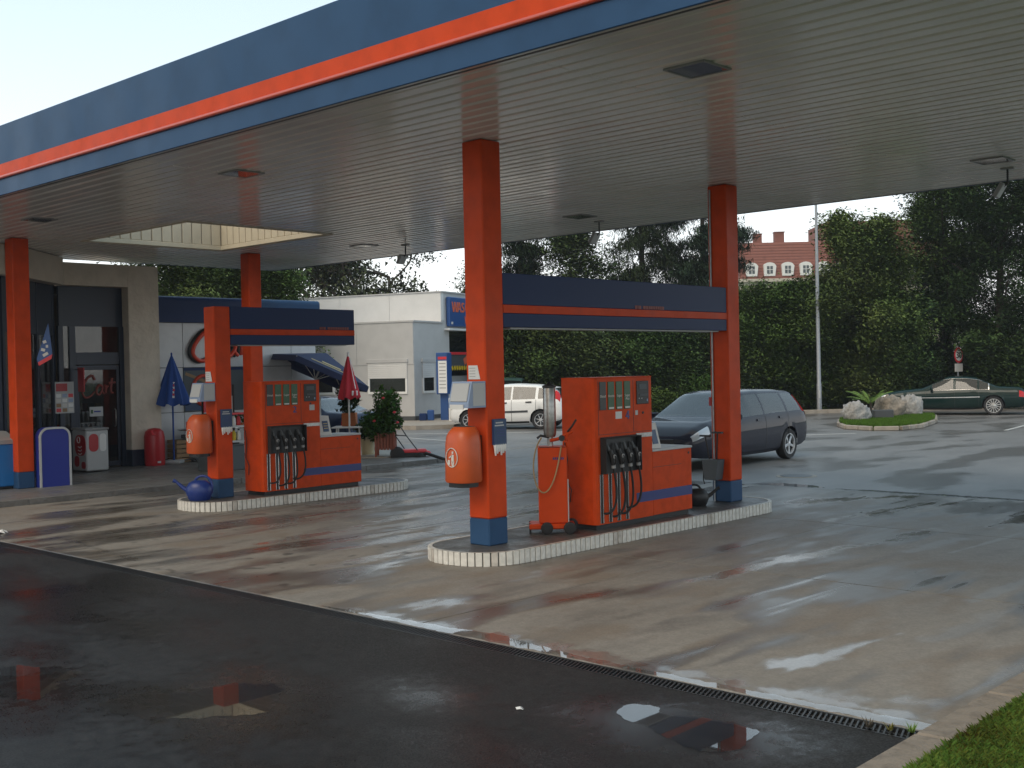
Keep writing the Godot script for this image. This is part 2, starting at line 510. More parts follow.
func ground_material(key: String, x0: float, z0: float, sx: float, sz: float, w: int, h: int) -> StandardMaterial3D:
	# colour: dry and soaked patches, stains and tyre streaks that run along z. Roughness: film of water or damp surface.
	var streak := fnl(101, 1.0, 3)
	var patch := fnl(102, 0.55, 4)
	var fine := fnl(103, 7.0, 3)
	var stain := fnl(104, 1.4, 3)
	var spk := RandomNumberGenerator.new()
	spk.seed = 77
	var drip := fnl(105, 2.6, 2)
	var col := PackedByteArray()
	var rou := PackedByteArray()
	col.resize(w * h * 3)
	rou.resize(w * h)
	var film_at := PackedFloat32Array()
	film_at.resize(w * h)
	if key == "concrete":
		var films := FILMS.duplicate()
		var rr := RandomNumberGenerator.new()
		rr.seed = 19
		for k in 13:
			var fx := rr.randf_range(-5.6, -0.75)
			var fz := rr.randf_range(-5.5, 2.0)
			var fln := rr.randf_range(1.2, 4.5)
			films.append([fx, fz, fx - 0.11 * fln, fz - fln, rr.randf_range(0.1, 0.24), rr.randf_range(0.6, 1.0)])
		for k in 12:
			var fx := rr.randf_range(0.9, 5.6)
			var fz := rr.randf_range(-6.5, 1.5)
			var fln := rr.randf_range(0.8, 2.5)
			films.append([fx, fz, fx + 0.05 * fln, fz - fln, rr.randf_range(0.04, 0.12), rr.randf_range(0.3, 0.6)])
		for fl in films:
			var a := Vector2(fl[0], fl[1])
			var b := Vector2(fl[2], fl[3])
			var wd: float = fl[4]
			var i0 := clampi(int((minf(a.x, b.x) - wd * 2.0 - x0) / sx * w), 0, w - 1)
			var i1 := clampi(int((maxf(a.x, b.x) + wd * 2.0 - x0) / sx * w), 0, w - 1)
			var j0 := clampi(int((minf(a.y, b.y) - wd * 2.0 - z0) / sz * h), 0, h - 1)
			var j1 := clampi(int((maxf(a.y, b.y) + wd * 2.0 - z0) / sz * h), 0, h - 1)
			for j in range(j0, j1 + 1):
				for i in range(i0, i1 + 1):
					var p := Vector2(x0 + sx * (i + 0.5) / w, z0 + sz * (j + 0.5) / h)
					var q := Geometry2D.get_closest_point_to_segment(p, a, b)
					var along := (q - a).length() / maxf((b - a).length(), 0.01)
					var d := p.distance_to(q) / wd + 1.2 * patch.get_noise_2d(p.x * 4.0, p.y * 1.1) + 0.7 * fine.get_noise_2d(p.x * 0.7, p.y * 0.3) + 0.5 * absf(along - 0.5)
					film_at[j * w + i] = maxf(film_at[j * w + i], fl[5] * sstep(1.3, 0.1, d))
	var kind := 0 if key == "concrete" else (1 if key == "asphalt_front" else 2)
	for j in h:
		var z := z0 + sz * (j + 0.5) / h
		for i in w:
			var x := x0 + sx * (i + 0.5) / w
			var f := fine.get_noise_2d(x, z)
			var p := patch.get_noise_2d(x, z * 0.6)
			var c: Color
			var r: float
			if kind == 0:
				var s := streak.get_noise_2d(x * 1.1, z * 0.2)
				var s2 := streak.get_noise_2d(x * 3.7 + 50.0, z * 0.3)
				var st := stain.get_noise_2d(x + 9.0, z * 0.5)
				var wet := sstep(-0.15, 0.35, s * 0.55 + p * 0.8 + s2 * 0.2 + 0.16 * sstep(1.6, -0.8, x) - 0.08 + (0.12 if z < -5.5 else 0.0))
				var film := maxf(film_at[j * w + i], 0.55 * sstep(0.30, 0.5, s2 * 0.6 + s * 0.5 + p * 0.3 - (0.0 if x < -0.7 else 0.12)))
				var base := Color(0.222, 0.205, 0.18) * (1.0 + 0.2 * p + 0.14 * f)
				base = base.lerp(Color(0.17, 0.132, 0.094), 0.5 * sstep(-0.1, 0.5, st + 0.3 * s))
				base = base.lerp(Color(0.07, 0.065, 0.06), 0.32 * sstep(0.2, 0.8, -st + 0.4 * s2))
				# tyre tracks along the lanes and oil drips
				var tr := 0.0
				for tx in [-4.05, -2.55, 1.75, 3.2]:
					tr = maxf(tr, sstep(0.22, 0.05, absf(x - tx - 0.25 * sin(z * 0.4 + tx))))
				base = base * (1.0 - 0.14 * tr * (0.6 + s2))
				base = base * (1.0 - 0.55 * sstep(0.42, 0.6, drip.get_noise_2d(x, z)) * sstep(1.6, 0.6, absf(absf(x + 3.3) - 2.0)))
				c = base * (1.0 - 0.6 * wet) * (1.0 - 0.2 * film)
				c = c * (0.86 + 0.28 * spk.randf())
				r = lerpf(0.62, 0.3, wet)
				r = lerpf(r, 0.19 if x < -0.6 else 0.11, film) + f * 0.03
			elif kind == 1:
				var big := patch.get_noise_2d(x * 0.55 + 30.0, z * 0.8)
				c = Color(0.016, 0.0156, 0.0152) * (1.0 + 0.35 * p + 0.5 * f)
				var wet := sstep(-0.05, 0.35, big)
				c = c * (1.0 - 0.3 * wet)
				var sp := spk.randf()
				c = c * (0.55 + 0.9 * sp)
				if sp > 0.985:
					c = c * 2.2
				var damp := 0.0
				for e in [[4.98, 3.6, 0.75, 0.4, 1.0], [2.45, 4.95, 0.7, 0.65, 1.0], [1.05, 5.5, 0.7, 0.5, 1.0], [3.35, 4.1, 0.6, 0.36, 0.8], [0.2, 4.2, 1.2, 0.35, 0.6], [-2.5, 3.9, 1.4, 0.4, 0.5]]:
					var ex: float = (x - e[0]) / e[2]
					var ez: float = (z - e[1]) / e[3]
					var dd := sqrt(ex * ex + ez * ez) + 0.9 * p
					damp = maxf(damp, e[4] * sstep(1.7, 0.1, dd + 0.5 * f))
				r = lerpf(lerpf(0.6, 0.36, wet), 0.17, damp) + (spk.randf() - 0.5) * 0.3 * (1.0 - 0.7 * damp)
			else:
				var s3 := streak.get_noise_2d(x * 0.5, z * 0.22)
				var wet := sstep(-0.1, 0.4, s3 + p * 0.6)
				c = Color(0.17, 0.163, 0.154) * (1.0 + 0.25 * p + 0.2 * f)
				c = c * (1.0 - 0.35 * wet)
				r = lerpf(0.5, 0.3, wet) + f * 0.04
			c = Color(clampf(c.r, 0.004, 1.0), clampf(c.g, 0.004, 1.0), clampf(c.b, 0.004, 1.0)).linear_to_srgb()
			var k := (j * w + i) * 3
			col[k] = int(c.r * 255.0)
			col[k + 1] = int(c.g * 255.0)
			col[k + 2] = int(c.b * 255.0)
			rou[j * w + i] = int(clampf(r, 0.04, 1.0) * 255.0)
	var m := StandardMaterial3D.new()
	m.resource_name = key
	m.albedo_texture = ImageTexture.create_from_image(Image.create_from_data(w, h, false, Image.FORMAT_RGB8, col))
	m.roughness = 1.0
	m.roughness_texture = ImageTexture.create_from_image(Image.create_from_data(w, h, false, Image.FORMAT_L8, rou))
	m.texture_repeat = false
	mats[key] = m
	return m

func ground_piece(nm: String, parent: Node, m: Material, x0: float, x1: float, z0: float, z1: float, top: float, thick: float, u0: float, v0: float, us: float, vs: float) -> MeshInstance3D:
	# a slab whose top carries texture coordinates that run over the whole area; bevelled rim
	var st := mb()
	var b := 0.006
	var put := func(x: float, y: float, z: float) -> void:
		st.set_uv(Vector2((x - u0) / us, (z - v0) / vs))
		st.add_vertex(Vector3(x, y, z))
	var q := func(a: Array, bb: Array, c: Array, d: Array) -> void:
		for v in [a, c, bb, a, d, c]:
			put.call(v[0], v[1], v[2])
	var yb := top - b
	var yl := top - thick
	q.call([x0 + b, top, z1 - b], [x1 - b, top, z1 - b], [x1 - b, top, z0 + b], [x0 + b, top, z0 + b])
	var o := [[x0, z1], [x1, z1], [x1, z0], [x0, z0]]
	var n := [[x0 + b, z1 - b], [x1 - b, z1 - b], [x1 - b, z0 + b], [x0 + b, z0 + b]]
	for i in 4:
		var k := (i + 1) % 4
		q.call([o[i][0], yb, o[i][1]], [o[k][0], yb, o[k][1]], [n[k][0], top, n[k][1]], [n[i][0], top, n[i][1]])
		q.call([o[i][0], yl, o[i][1]], [o[k][0], yl, o[k][1]], [o[k][0], yb, o[k][1]], [o[i][0], yb, o[i][1]])
	st.generate_normals()
	return inst(nm, st.commit(), m, parent)

func puddle(outline: Array, y: float, sd: int, rough := 0.07) -> void:
	# thin sheet of standing water with a ragged rim
	var src := arr2(outline)
	var n := fnl(200 + sd, 2.2, 3)
	var pts := PackedVector2Array()
	var m := src.size()
	for i in m:
		var a := src[i]
		var b := src[(i + 1) % m]
		var steps := maxi(4, int(a.distance_to(b) / 0.03))
		for k in steps:
			var p := a.cubic_interpolate(b, src[(i + m - 1) % m], src[(i + 2) % m], float(k) / steps)
			var nn := Vector2(b.y - a.y, a.x - b.x).normalized()
			pts.append(p + nn * (n.get_noise_2d(p.x * 2.0, p.y * 2.0) + 0.5 * n.get_noise_2d(p.x * 9.0, p.y * 9.0)) * rough * 1.6)
	var idx := Geometry2D.triangulate_polygon(pts)
	if idx.is_empty():
		pts = src
		idx = Geometry2D.triangulate_polygon(pts)
	var st := mb()
	for i in range(0, idx.size(), 3):
		var t: Array[Vector3] = []
		for k in 3:
			t.append(Vector3(pts[idx[i + k]].x, y, -pts[idx[i + k]].y))
		if (t[1] - t[0]).cross(t[2] - t[0]).y < 0.0:
			tri(st, t[0], t[2], t[1])
		else:
			tri(st, t[0], t[1], t[2])
	var o := part(numbered("puddle"), st, mats.water, self)
	o.set_meta("kind", "structure")

func build_ground() -> void:
	var g := structure("ground")
	boxpart("terrain", Vector3(-20, -0.4, -60), Vector3(700, 0.3, 700), mats.lawn, g)
	# concrete forecourt in slabs
	var conc := ground_material("concrete", -10.9, -7.9, 17.0, 10.7, 1280, 800)
	conc.normal_enabled = true
	var pav := structure("forecourt")
	var xs := [-10.9, -6.65, -2.4, 1.85, 6.09]
	var zs := [-7.9, -4.4, -0.87, 2.8]
	for i in 4:
		for j in 3:
			ground_piece("slab", pav, conc, xs[i] + 0.004, xs[i + 1] - 0.004, zs[j] + 0.004, zs[j + 1] - 0.004, 0.0, 0.1, -10.9, -7.9, 17.0, 10.7)
	boxpart("joint_bed", Vector3(-2.4, -0.1, -2.55), Vector3(16.9, 0.16, 10.6), mats.mortar, pav)
	conc.detail_enabled = true
	conc.detail_uv_layer = BaseMaterial3D.DETAIL_UV_2
	conc.uv2_triplanar = true
	conc.uv2_world_triplanar = true
	conc.uv2_scale = Vector3(0.9, 0.9, 0.9)
	conc.detail_normal = noise_tex(45, 0.12, 512, [], 3, true, 1.2)
	conc.normal_texture = noise_tex(46, 0.02, 256, [], 1, true, 0.15)
	# asphalt before and behind
	var fa := ground_material("asphalt_front", -7.4, 2.99, 13.49, 4.6, 2040, 696)
	fa.detail_enabled = true
	fa.detail_uv_layer = BaseMaterial3D.DETAIL_UV_2
	fa.uv2_triplanar = true
	fa.uv2_world_triplanar = true
	fa.uv2_scale = Vector3(1.1, 1.1, 1.1)
	fa.detail_normal = noise_tex(41, 0.18, 512, [], 3, true, 2.5)
	fa.normal_enabled = true
	fa.normal_texture = noise_tex(44, 0.02, 256, [], 1, true, 0.2)
	fa.metallic_specular = 0.4
	var fr := structure("road")
	ground_piece("asphalt", fr, fa, -7.4, 6.09, 2.99, 7.59, 0.0, 0.2, -7.4, 2.99, 13.49, 4.6)
	boxpart("asphalt", Vector3(-10.65, -0.1, 7.98), Vector3(6.5, 0.2, 9.98), mats.asphalt_plain, fr)
	boxpart("asphalt", Vector3(-0.655, -0.1, 10.28), Vector3(13.49, 0.2, 5.38), mats.asphalt_plain, fr)
	boxpart("asphalt", Vector3(-32, -0.1, 17.98), Vector3(36.2, 0.2, 30.0), mats.asphalt_plain, fr)
	boxpart("asphalt", Vector3(-3.9, -0.1, 23.0), Vector3(19.98, 0.2, 20.0), mats.asphalt_plain, fr)
	var ya := ground_material("asphalt_yard", -45.0, -46.0, 80.0, 38.1, 1024, 512)
	var yd := structure("yard")
	ground_piece("asphalt", yd, ya, -45.0, 35.0, -46.0, -7.91, -0.002, 0.2, -45.0, -46.0, 80.0, 38.1)
	# slotted drain between asphalt and concrete
	var dr := structure("drain_channel")
	boxpart("channel", Vector3(-3.9, -0.17, 2.895), Vector3(20.0, 0.1, 0.18), mats.dark_void, dr)
	var gst := mb()
	for s in [-0.079, 0.079]:
		bx(gst, Vector3(0, -0.012, s), Vector3(0.996, 0.022, 0.012))
	for k in 30:
		bx(gst, Vector3(-0.481 + k * 0.0332, -0.014, 0), Vector3(0.011, 0.02, 0.146), Basis(Vector3.UP, 0.32))
	bx(gst, Vector3(0, -0.02, 0), Vector3(0.99, 0.012, 0.008))
	var gm := commit(gst)
	for k in 20:
		inst("grate", gm, mats.iron, dr, xf_at(Vector3(-13.4 + k, 0, 2.895)))
	# kerb and lawn on the right
	var kb := structure("kerb")
	for k in 16:
		var st := mb()
		cb(st, Vector3(6.2, -0.05, 8.0 - k - 0.5), Vector3(0.215, 0.2, 0.992), 0.018)
		part("kerb_stone", st, mats.kerb_stone, kb)
	var lw := structure("lawn")
	boxpart("turf", Vector3(16.31, -0.06, 0.0), Vector3(20.0, 0.2, 16.0), mats.lawn, lw)
	grass_patch("grass", 6.34, 8.6, -4.5, 5.2, 0.04, 190000, 0.034, 3)
	for k in 3:
		weeds(Vector3(6.02 - 0.11 * k, 0.0, 2.86 + 0.03 * k), 40 + k)
	# raised walkway in front of the shop
	var wk := structure("walkway")
	var nz := 12
	for i in 3:
		for j in nz:
			var st := mb()
			cb(st, Vector3(-14.25 + i * 1.55 + 0.775, 0.0, 2.75 - j - 0.5), Vector3(1.544, 0.2, 0.994), 0.008)
			part("paving_slab", st, mats.paving, wk)
	# far verge
	var vg := structure("verge")
	var lines := [Vector3(-27.5, 0, -12.5), Vector3(-18.3, 0, -25.2), Vector3(-13.2, 0, -32.6), Vector3(-7.5, 0, -39.2), Vector3(2.5, 0, -46.0)]
	for i in lines.size() - 1:
		var a: Vector3 = lines[i]
		var b: Vector3 = lines[i + 1]
		if i == 0:
			continue
		var d := (b - a).normalized()
		var nn := Vector3(d.z, 0, -d.x)
		if nn.dot(Vector3(-0.7, 0, -0.7)) < 0:
			nn = -nn
		var ln := a.distance_to(b)
		var cnt := int(ln)
		for k in cnt:
			var c := a + d * (ln * (k + 0.5) / cnt)
			boxpart("kerb_stone", c + Vector3(0, 0.04, 0), Vector3(0.16, 0.2, ln / cnt - 0.01), mats.kerb_far, vg, 0.015, Basis(Vector3.UP, atan2(d.x, d.z)))
		boxpart("turf", (a + b) * 0.5 + nn * 6.1 + Vector3(0, 0.02, 0), Vector3(12.0, 0.12, ln), mats.lawn, vg, 0.0, Basis(Vector3.UP, atan2(d.x, d.z)))
	# standing water
	puddle([4.55,3.57,4.52,3.41,4.65,3.36,4.78,3.44,4.98,3.37,5.29,3.36,5.37,3.39,5.42,3.54,5.43,3.72,5.33,3.85,5.16,3.84,4.87,3.70,4.67,3.68], 0.004, 1, 0.02)
	puddle([2.58,4.56,2.42,4.51,2.27,4.64,2.19,4.82,2.06,5.07,1.89,5.32,2.00,5.48,2.46,5.43,2.69,5.24,2.86,5.00,2.85,4.85], 0.004, 2, 0.05)
	puddle([0.53,5.51,0.79,5.30,1.09,5.19,1.28,5.43,1.55,5.69,1.25,5.81], 0.004, 3, 0.05)
	puddle([0.9,2.785,1.5,2.70,2.1,2.66,2.6,2.60,3.0,2.66,3.6,2.70,4.2,2.72,4.9,2.71,5.5,2.69,6.0,2.66,6.08,2.66,6.08,2.785], 0.003, 13, 0.02)
	puddle([-1.58,-7.98,-1.21,-8.35,-0.61,-8.3,-0.26,-8.05,-0.66,-7.94,-1.14,-7.94], 0.003, 14, 0.06)
	puddle([-0.07,-7.99,0.58,-8.12,1.38,-8.13,2.78,-8.1,3.30,-8.05,3.9,-8.0,3.9,-7.94,2.68,-7.94,1.65,-7.94,0.70,-7.94], 0.003, 15, 0.04)
	# manhole and painted lines in the yard
	var mh := thing("manhole_cover", "round iron manhole cover in the wet yard behind the right column", "manhole", Vector3(-1.63, 0.0, -9.55))
	var mst := mb()
	lathe(mst, [Vector2(0.36, -0.01), Vector2(0.36, 0.004), Vector2(0.30, 0.006), Vector2(0.0, 0.006)], 28)
	part("ring", mst, mats.kerb_far, mh)
	mst = mb()
	lathe(mst, [Vector2(0.285, 0.006), Vector2(0.285, 0.011), Vector2(0.0, 0.011)], 28)
	part("lid", mst, mats.iron, mh)
	var ml := structure("road_markings")
	for l in [[-7.6, -19.4, -6.3, -21.2, 0.13], [-6.5, -25.76, -6.89, -28.21, 0.15], [-17.2, -14.1, -13.6, -13.5, 0.12], [-3.2, -24.0, -4.2, -31.0, 0.12], [-19.5, -14.9, -11.0, -21.2, 0.12]]:
		var a := Vector3(l[0], 0.002, l[1])
		var b := Vector3(l[2], 0.002, l[3])
		var d := b - a
		boxpart("painted_line", (a + b) * 0.5, Vector3(l[4], 0.004, d.length()), mats.white_line, ml, 0.0, Basis(Vector3.UP, atan2(d.x, d.z)))
	# scraps of litter
	var lt := [[Vector3(-6.6, 0.0, 2.46), "crumpled white paper scrap on the concrete by the left image edge", 0.07], [Vector3(4.05, 0.0, 3.9), "tiny white paper scrap on the dark asphalt near the puddle", 0.022]]
	for l in lt:
		var t := thing("paper_scrap", l[1], "litter", l[0])
		var st := mb()
		var r := RandomNumberGenerator.new()
		r.seed = 5
		for k in 7:
			var a := TAU * k / 7.0
			var a2 := TAU * (k + 1) / 7.0
			var s: float = l[2]
			tri(st, Vector3(0, s * 0.7, 0), Vector3(cos(a2) * s * 1.4, s * 0.3 * ((k + 1) % 2), sin(a2) * s), Vector3(cos(a) * s * 1.4, s * 0.3 * (k % 2), sin(a) * s))
		part("sheet", st, mats.paper, t)

func grass_patch(nm: String, x0: float, x1: float, z0: float, z1: float, y: float, n: int, len: float, sd: int) -> void:
	var r := RandomNumberGenerator.new()
	r.seed = sd
	var st := mb()
	for k in 5:
		var a := TAU * k / 5.0
		var d := Vector3(cos(a), 0, sin(a))
		var s := Vector3(-d.z, 0, d.x) * 0.0035
		var b := d * 0.008
		tri(st, b - s, b + s, b + d * 0.018 + Vector3(0, 0.7, 0) * 0.07 + s * 0.4)
		tri(st, b + d * 0.018 + Vector3(0, 0.049, 0) - s * 0.4, b + s, b + d * 0.045 + Vector3(0, 0.062, 0))
	var mesh := commit(st)
	var mm := MultiMesh.new()
	mm.transform_format = MultiMesh.TRANSFORM_3D
	mm.use_colors = true
	mm.mesh = mesh
	mm.instance_count = n
	var nz := fnl(sd + 70, 1.3, 3)
	for i in n:
		var p := Vector3(r.randf_range(x0, x1), y, r.randf_range(z0, z1))
		var s := len / 0.06 * r.randf_range(0.6, 1.5)
		mm.set_instance_transform(i, Transform3D(Basis(Vector3.UP, r.randf() * TAU).scaled(Vector3(s, s * r.randf_range(0.6, 1.3), s)), p))
		var v := 0.75 + 0.5 * nz.get_noise_2d(p.x, p.z) + r.randf_range(-0.25, 0.3)
		mm.set_instance_color(i, Color(0.09 * v + 0.045 * r.randf(), 0.195 * v, 0.035 * v))
	var o := MultiMeshInstance3D.new()
	o.name = numbered(nm)
	o.multimesh = mm
	o.material_override = mats.leaf
	o.set_meta("kind", "stuff")
	o.set_meta("label", "short green lawn grass beside the kerb")
	add_child(o)

func weeds(p: Vector3, sd: int) -> void:
	var r := RandomNumberGenerator.new()
	r.seed = sd
	var w := thing("weed", "small %s weed sprouting at the drain end by the kerb" % ["green", "yellowish", "brown"][sd - 40], "weed", p, 0.0, "weeds at the drain end")
	var st := mb()
	for k in 13:
		var a := r.randf() * TAU
		var d := Vector3(cos(a), 0, sin(a))
		var s := Vector3(-d.z, 0, d.x) * 0.007
		var l := r.randf_range(0.025, 0.06)
		var b := d * 0.02 * r.randf()
		tri(st, b - s, b + s, b + d * l * 0.7 + Vector3(0, l, 0))
	var m: StandardMaterial3D = [mats.leaf_plain_a, mats.leaf_plain_b, mats.soil][sd - 40] if mats.has("leaf_plain_a") else mats.lawn
	part("blades", st, m, w)

# ------------------------------------------------------------------ canopy
const CX0 := -14.5
const CX1 := 9.4
const CZ0 := -7.6
const CZ1 := 2.27
const WX0 := -11.07
const WX1 := -7.69
const WZ0 := -3.88
const WZ1 := -1.08

func build_canopy() -> void:
	var c := thing("canopy", "wide flat filling station canopy with navy and orange fascia and ribbed grey soffit", "canopy")
	# soffit of narrow metal panels along x; three butt joints
	var cuts := [CX0 + 0.03, -9.35, -3.4, 2.6, CX1 - 0.03]
	var pitch := 0.2
	var n := int((2.12 - CZ0 - 0.06) / pitch)
	for j in n:
		var z := 2.12 - pitch * (j + 0.5)
		for i in 4:
			var segs := [[cuts[i] + 0.003, cuts[i + 1] - 0.003]]
			if z < WZ1 and z > WZ0:
				var keep := []
				for s in segs:
					if s[0] < WX0 and s[1] > WX0:
						keep.append([s[0], WX0])
						if s[1] > WX1:
							keep.append([WX1, s[1]])
					elif s[0] < WX1 and s[1] > WX1:
						keep.append([WX1, s[1]])
					elif s[1] <= WX0 or s[0] >= WX1:
						keep.append(s)
				segs = keep
			for s in segs:
				var st := mb()
				var l: float = s[1] - s[0]
				# shallow tray profile: flat face, rolled edges
				var prof := PackedVector2Array([Vector2(-0.094, 0.038), Vector2(-0.094, 0.022), Vector2(-0.076, 0.004), Vector2(-0.064, 0.0), Vector2(0.064, 0.0), Vector2(0.076, 0.004), Vector2(0.094, 0.022), Vector2(0.094, 0.038)])
				prism(st, prof, -l / 2, l / 2, Transform3D(Basis(Vector3(0, 0, 1), Vector3(0, 1, 0), Vector3(-1, 0, 0)), Vector3.ZERO))
				part("soffit_panel", st, mats.soffit, c, xf_at(Vector3((s[0] + s[1]) / 2, 4.5 + 0.002 * sin(j * 2.3 + i), z)))
	boxpart("edge_trim", Vector3((CX0 + CX1) / 2, 4.513, 2.183), Vector3(CX1 - CX0 - 0.14, 0.02, 0.118), mats.soffit, c)
	boxpart("edge_trim", Vector3((CX0 + CX1) / 2, 4.513, CZ0 + 0.07), Vector3(CX1 - CX0 - 0.14, 0.02, 0.08), mats.soffit, c)
	# deck above, with the light well left open
	for b in [[CX0 + 0.02, WX0 - 0.05, CZ0 + 0.02, CZ1 - 0.02], [WX1 + 0.05, CX1 - 0.02, CZ0 + 0.02, CZ1 - 0.02], [WX0 - 0.05, WX1 + 0.05, CZ0 + 0.02, WZ0 - 0.05], [WX0 - 0.05, WX1 + 0.05, WZ1 + 0.05, CZ1 - 0.02]]:
		boxpart("deck", Vector3((b[0] + b[1]) / 2, 4.60, (b[2] + b[3]) / 2), Vector3(b[1] - b[0], 0.1, b[3] - b[2]), mats.dark_void, c)
	# light well lined with narrow upright panels
	var hgt := 1.05
	var nx := 16
	var nzz := 13
	for i in nx:
		var w := (WX1 - WX0) / nx
		for zz in [WZ0, WZ1]:
			var st := mb()
			cb(st, Vector3.ZERO, Vector3(w - 0.022, hgt, 0.03), 0.008)
			part("well_panel", st, mats.well_beige, c, xf_at(Vector3(WX0 + w * (i + 0.5), 4.58 + hgt / 2, zz - (0.015 if zz == WZ0 else -0.015))))
	for i in nzz:
		var w := (WZ1 - WZ0) / nzz
		for xx in [WX0, WX1]:
			var st := mb()
			cb(st, Vector3.ZERO, Vector3(0.03, hgt, w - 0.022), 0.008)
			part("well_panel", st, mats.well_beige, c, xf_at(Vector3(xx - (0.015 if xx == WX0 else -0.015), 4.58 + hgt / 2, WZ0 + w * (i + 0.5))))
	for b in [[Vector3((WX0 + WX1) / 2, 5.02, WZ0 - 0.05), Vector3(WX1 - WX0 + 0.2, 1.08, 0.035)], [Vector3((WX0 + WX1) / 2, 5.02, WZ1 + 0.05), Vector3(WX1 - WX0 + 0.2, 1.08, 0.035)], [Vector3(WX0 - 0.05, 5.02, (WZ0 + WZ1) / 2), Vector3(0.035, 1.08, WZ1 - WZ0 + 0.06)], [Vector3(WX1 + 0.05, 5.02, (WZ0 + WZ1) / 2), Vector3(0.035, 1.08, WZ1 - WZ0 + 0.06)]]:
		boxpart("well_backing", b[0], b[1], mats.store_beige, c)
	for b in [[Vector3((WX0 + WX1) / 2, 4.535, WZ0 - 0.018), Vector3(WX1 - WX0, 0.085, 0.05)], [Vector3((WX0 + WX1) / 2, 4.535, WZ1 + 0.018), Vector3(WX1 - WX0, 0.085, 0.05)], [Vector3(WX0 - 0.018, 4.535, (WZ0 + WZ1) / 2), Vector3(0.05, 0.085, WZ1 - WZ0 + 0.08)], [Vector3(WX1 + 0.018, 4.535, (WZ0 + WZ1) / 2), Vector3(0.05, 0.085, WZ1 - WZ0 + 0.08)]]:
		boxpart("well_trim", b[0], b[1], mats.well_beige, c, 0.006)
	# fascia in panels on all sides
	var span := CX1 - CX0
	var np := 1
	for i in np:
		var w := span / np
		var x := CX0 + w * (i + 0.5)
		for zz in [CZ1, CZ0]:
			var sg := 1.0 if zz == CZ1 else -1.0
			boxpart("fascia_panel", Vector3(x, 5.17, zz - sg * 0.012), Vector3(w - 0.004, 0.52, 0.024), mats.navy, c, 0.004)
			boxpart("lower_fascia", Vector3(x, 4.606, zz - sg * 0.012), Vector3(w - 0.004, 0.212, 0.024), mats.navy, c, 0.006)
			var st := mb()
			var pr := PackedVector2Array([Vector2(-0.02, 0.195), Vector2(-0.02, 0.0), Vector2(0.012, 0.0), Vector2(0.012, 0.195)])
			prism(st, pr, -(w - 0.003) / 2, (w - 0.003) / 2, Transform3D(Basis(Vector3(0, 0, sg), Vector3(0, 1, 0), Vector3(-sg, 0, 0)), Vector3(x, 4.715, zz)))
			part("fascia_stripe", st, mats.orange, c)
			st = mb()
			tube(st, [Vector3(x - w / 2, 4.735, zz + sg * 0.012), Vector3(x + w / 2, 4.735, zz + sg * 0.012)], 0.024, 0.024, 20)
			part("stripe_lip", st, mats.orange_gloss, c)
	for i in 3:
		var w := (CZ1 - CZ0 - 0.13) / 3
		var z := CZ0 + 0.065 + w * (i + 0.5)
		for xx in [CX0, CX1]:
			var sg := 1.0 if xx == CX1 else -1.0
			boxpart("fascia_panel", Vector3(xx - sg * 0.03, 5.17, z), Vector3(0.06, 0.52, w - 0.004), mats.navy, c, 0.004)
			boxpart("lower_fascia", Vector3(xx - sg * 0.03, 4.626, z), Vector3(0.06, 0.252, w - 0.004), mats.navy, c, 0.006)
			boxpart("fascia_stripe", Vector3(xx + sg * 0.012, 4.83, z), Vector3(0.024, 0.15, w - 0.003), mats.orange, c, 0.006)
	# backing of the fascia
	for b in [[Vector3((CX0 + CX1) / 2, 4.95, CZ1 - 0.08), Vector3(span - 0.14, 0.9, 0.03)], [Vector3((CX0 + CX1) / 2, 4.95, CZ0 + 0.08), Vector3(span - 0.14, 0.9, 0.03)], [Vector3(CX0 + 0.08, 4.95, (CZ0 + CZ1) / 2), Vector3(0.03, 0.9, CZ1 - CZ0 - 0.2)], [Vector3(CX1 - 0.08, 4.95, (CZ0 + CZ1) / 2), Vector3(0.03, 0.9, CZ1 - CZ0 - 0.2)]]:
		boxpart("fascia_frame", b[0], b[1], mats.dark_grey, c)
	# square lamps let into the soffit, switched off
	var where := ["front right", "front middle", "front left", "rear right", "rear middle", "rear left"]
	var k := 0
	for zz in [0.83, -5.65]:
		for xx in [3.35, -3.3, -8.8]:
			var l := thing("soffit_lamp", "square switched-off lamp in the canopy soffit, %s one" % where[k], "ceiling lamp", Vector3(xx, 4.5, zz), 0.0, "square lamps in the canopy soffit")
			k += 1
			for s in [-1.0, 1.0]:
				boxpart("frame", Vector3(s * 0.195, -0.008, 0), Vector3(0.02, 0.02, 0.41), mats.grey, l, 0.004)
				boxpart("frame", Vector3(0, -0.008, s * 0.195), Vector3(0.368, 0.02, 0.02), mats.grey, l, 0.004)
			boxpart("reflector", Vector3(0, -0.003, 0), Vector3(0.368, 0.004, 0.368), mats.light_grey, l)
			var gl := boxpart("glass", Vector3(0, -0.012, 0), Vector3(0.366, 0.004, 0.366), mats.glass_clear, l)
			gl.name = "glass"
	# flood lamps hanging near the rear edge
	var fl := [[Vector3(3.26, 4.5, -6.4), "right"], [Vector3(-3.5, 4.5, -6.4), "middle"], [Vector3(-8.2, 4.5, -6.2), "left"]]
	for f in fl:
		var t := thing("flood_lamp", "small grey flood lamp hanging on a rod from the canopy rear, %s one" % f[1], "flood lamp", f[0], 0.15, "flood lamps hanging from the canopy")
		boxpart("plate", Vector3(0, -0.012, 0), Vector3(0.16, 0.02, 0.09), mats.grey, t, 0.004)
		var st := mb()
		tube(st, [Vector3(0, -0.02, 0), Vector3(0, -0.2, 0), Vector3(-0.08, -0.26, 0)], 0.014)
		part("rod", st, mats.dark_grey, t)
		var tilt := Basis(Vector3(0, 0, 1), -0.55)
		boxpart("housing", Vector3(-0.10, -0.28, 0), Vector3(0.05, 0.2, 0.22), mats.grey, t, 0.01, tilt)
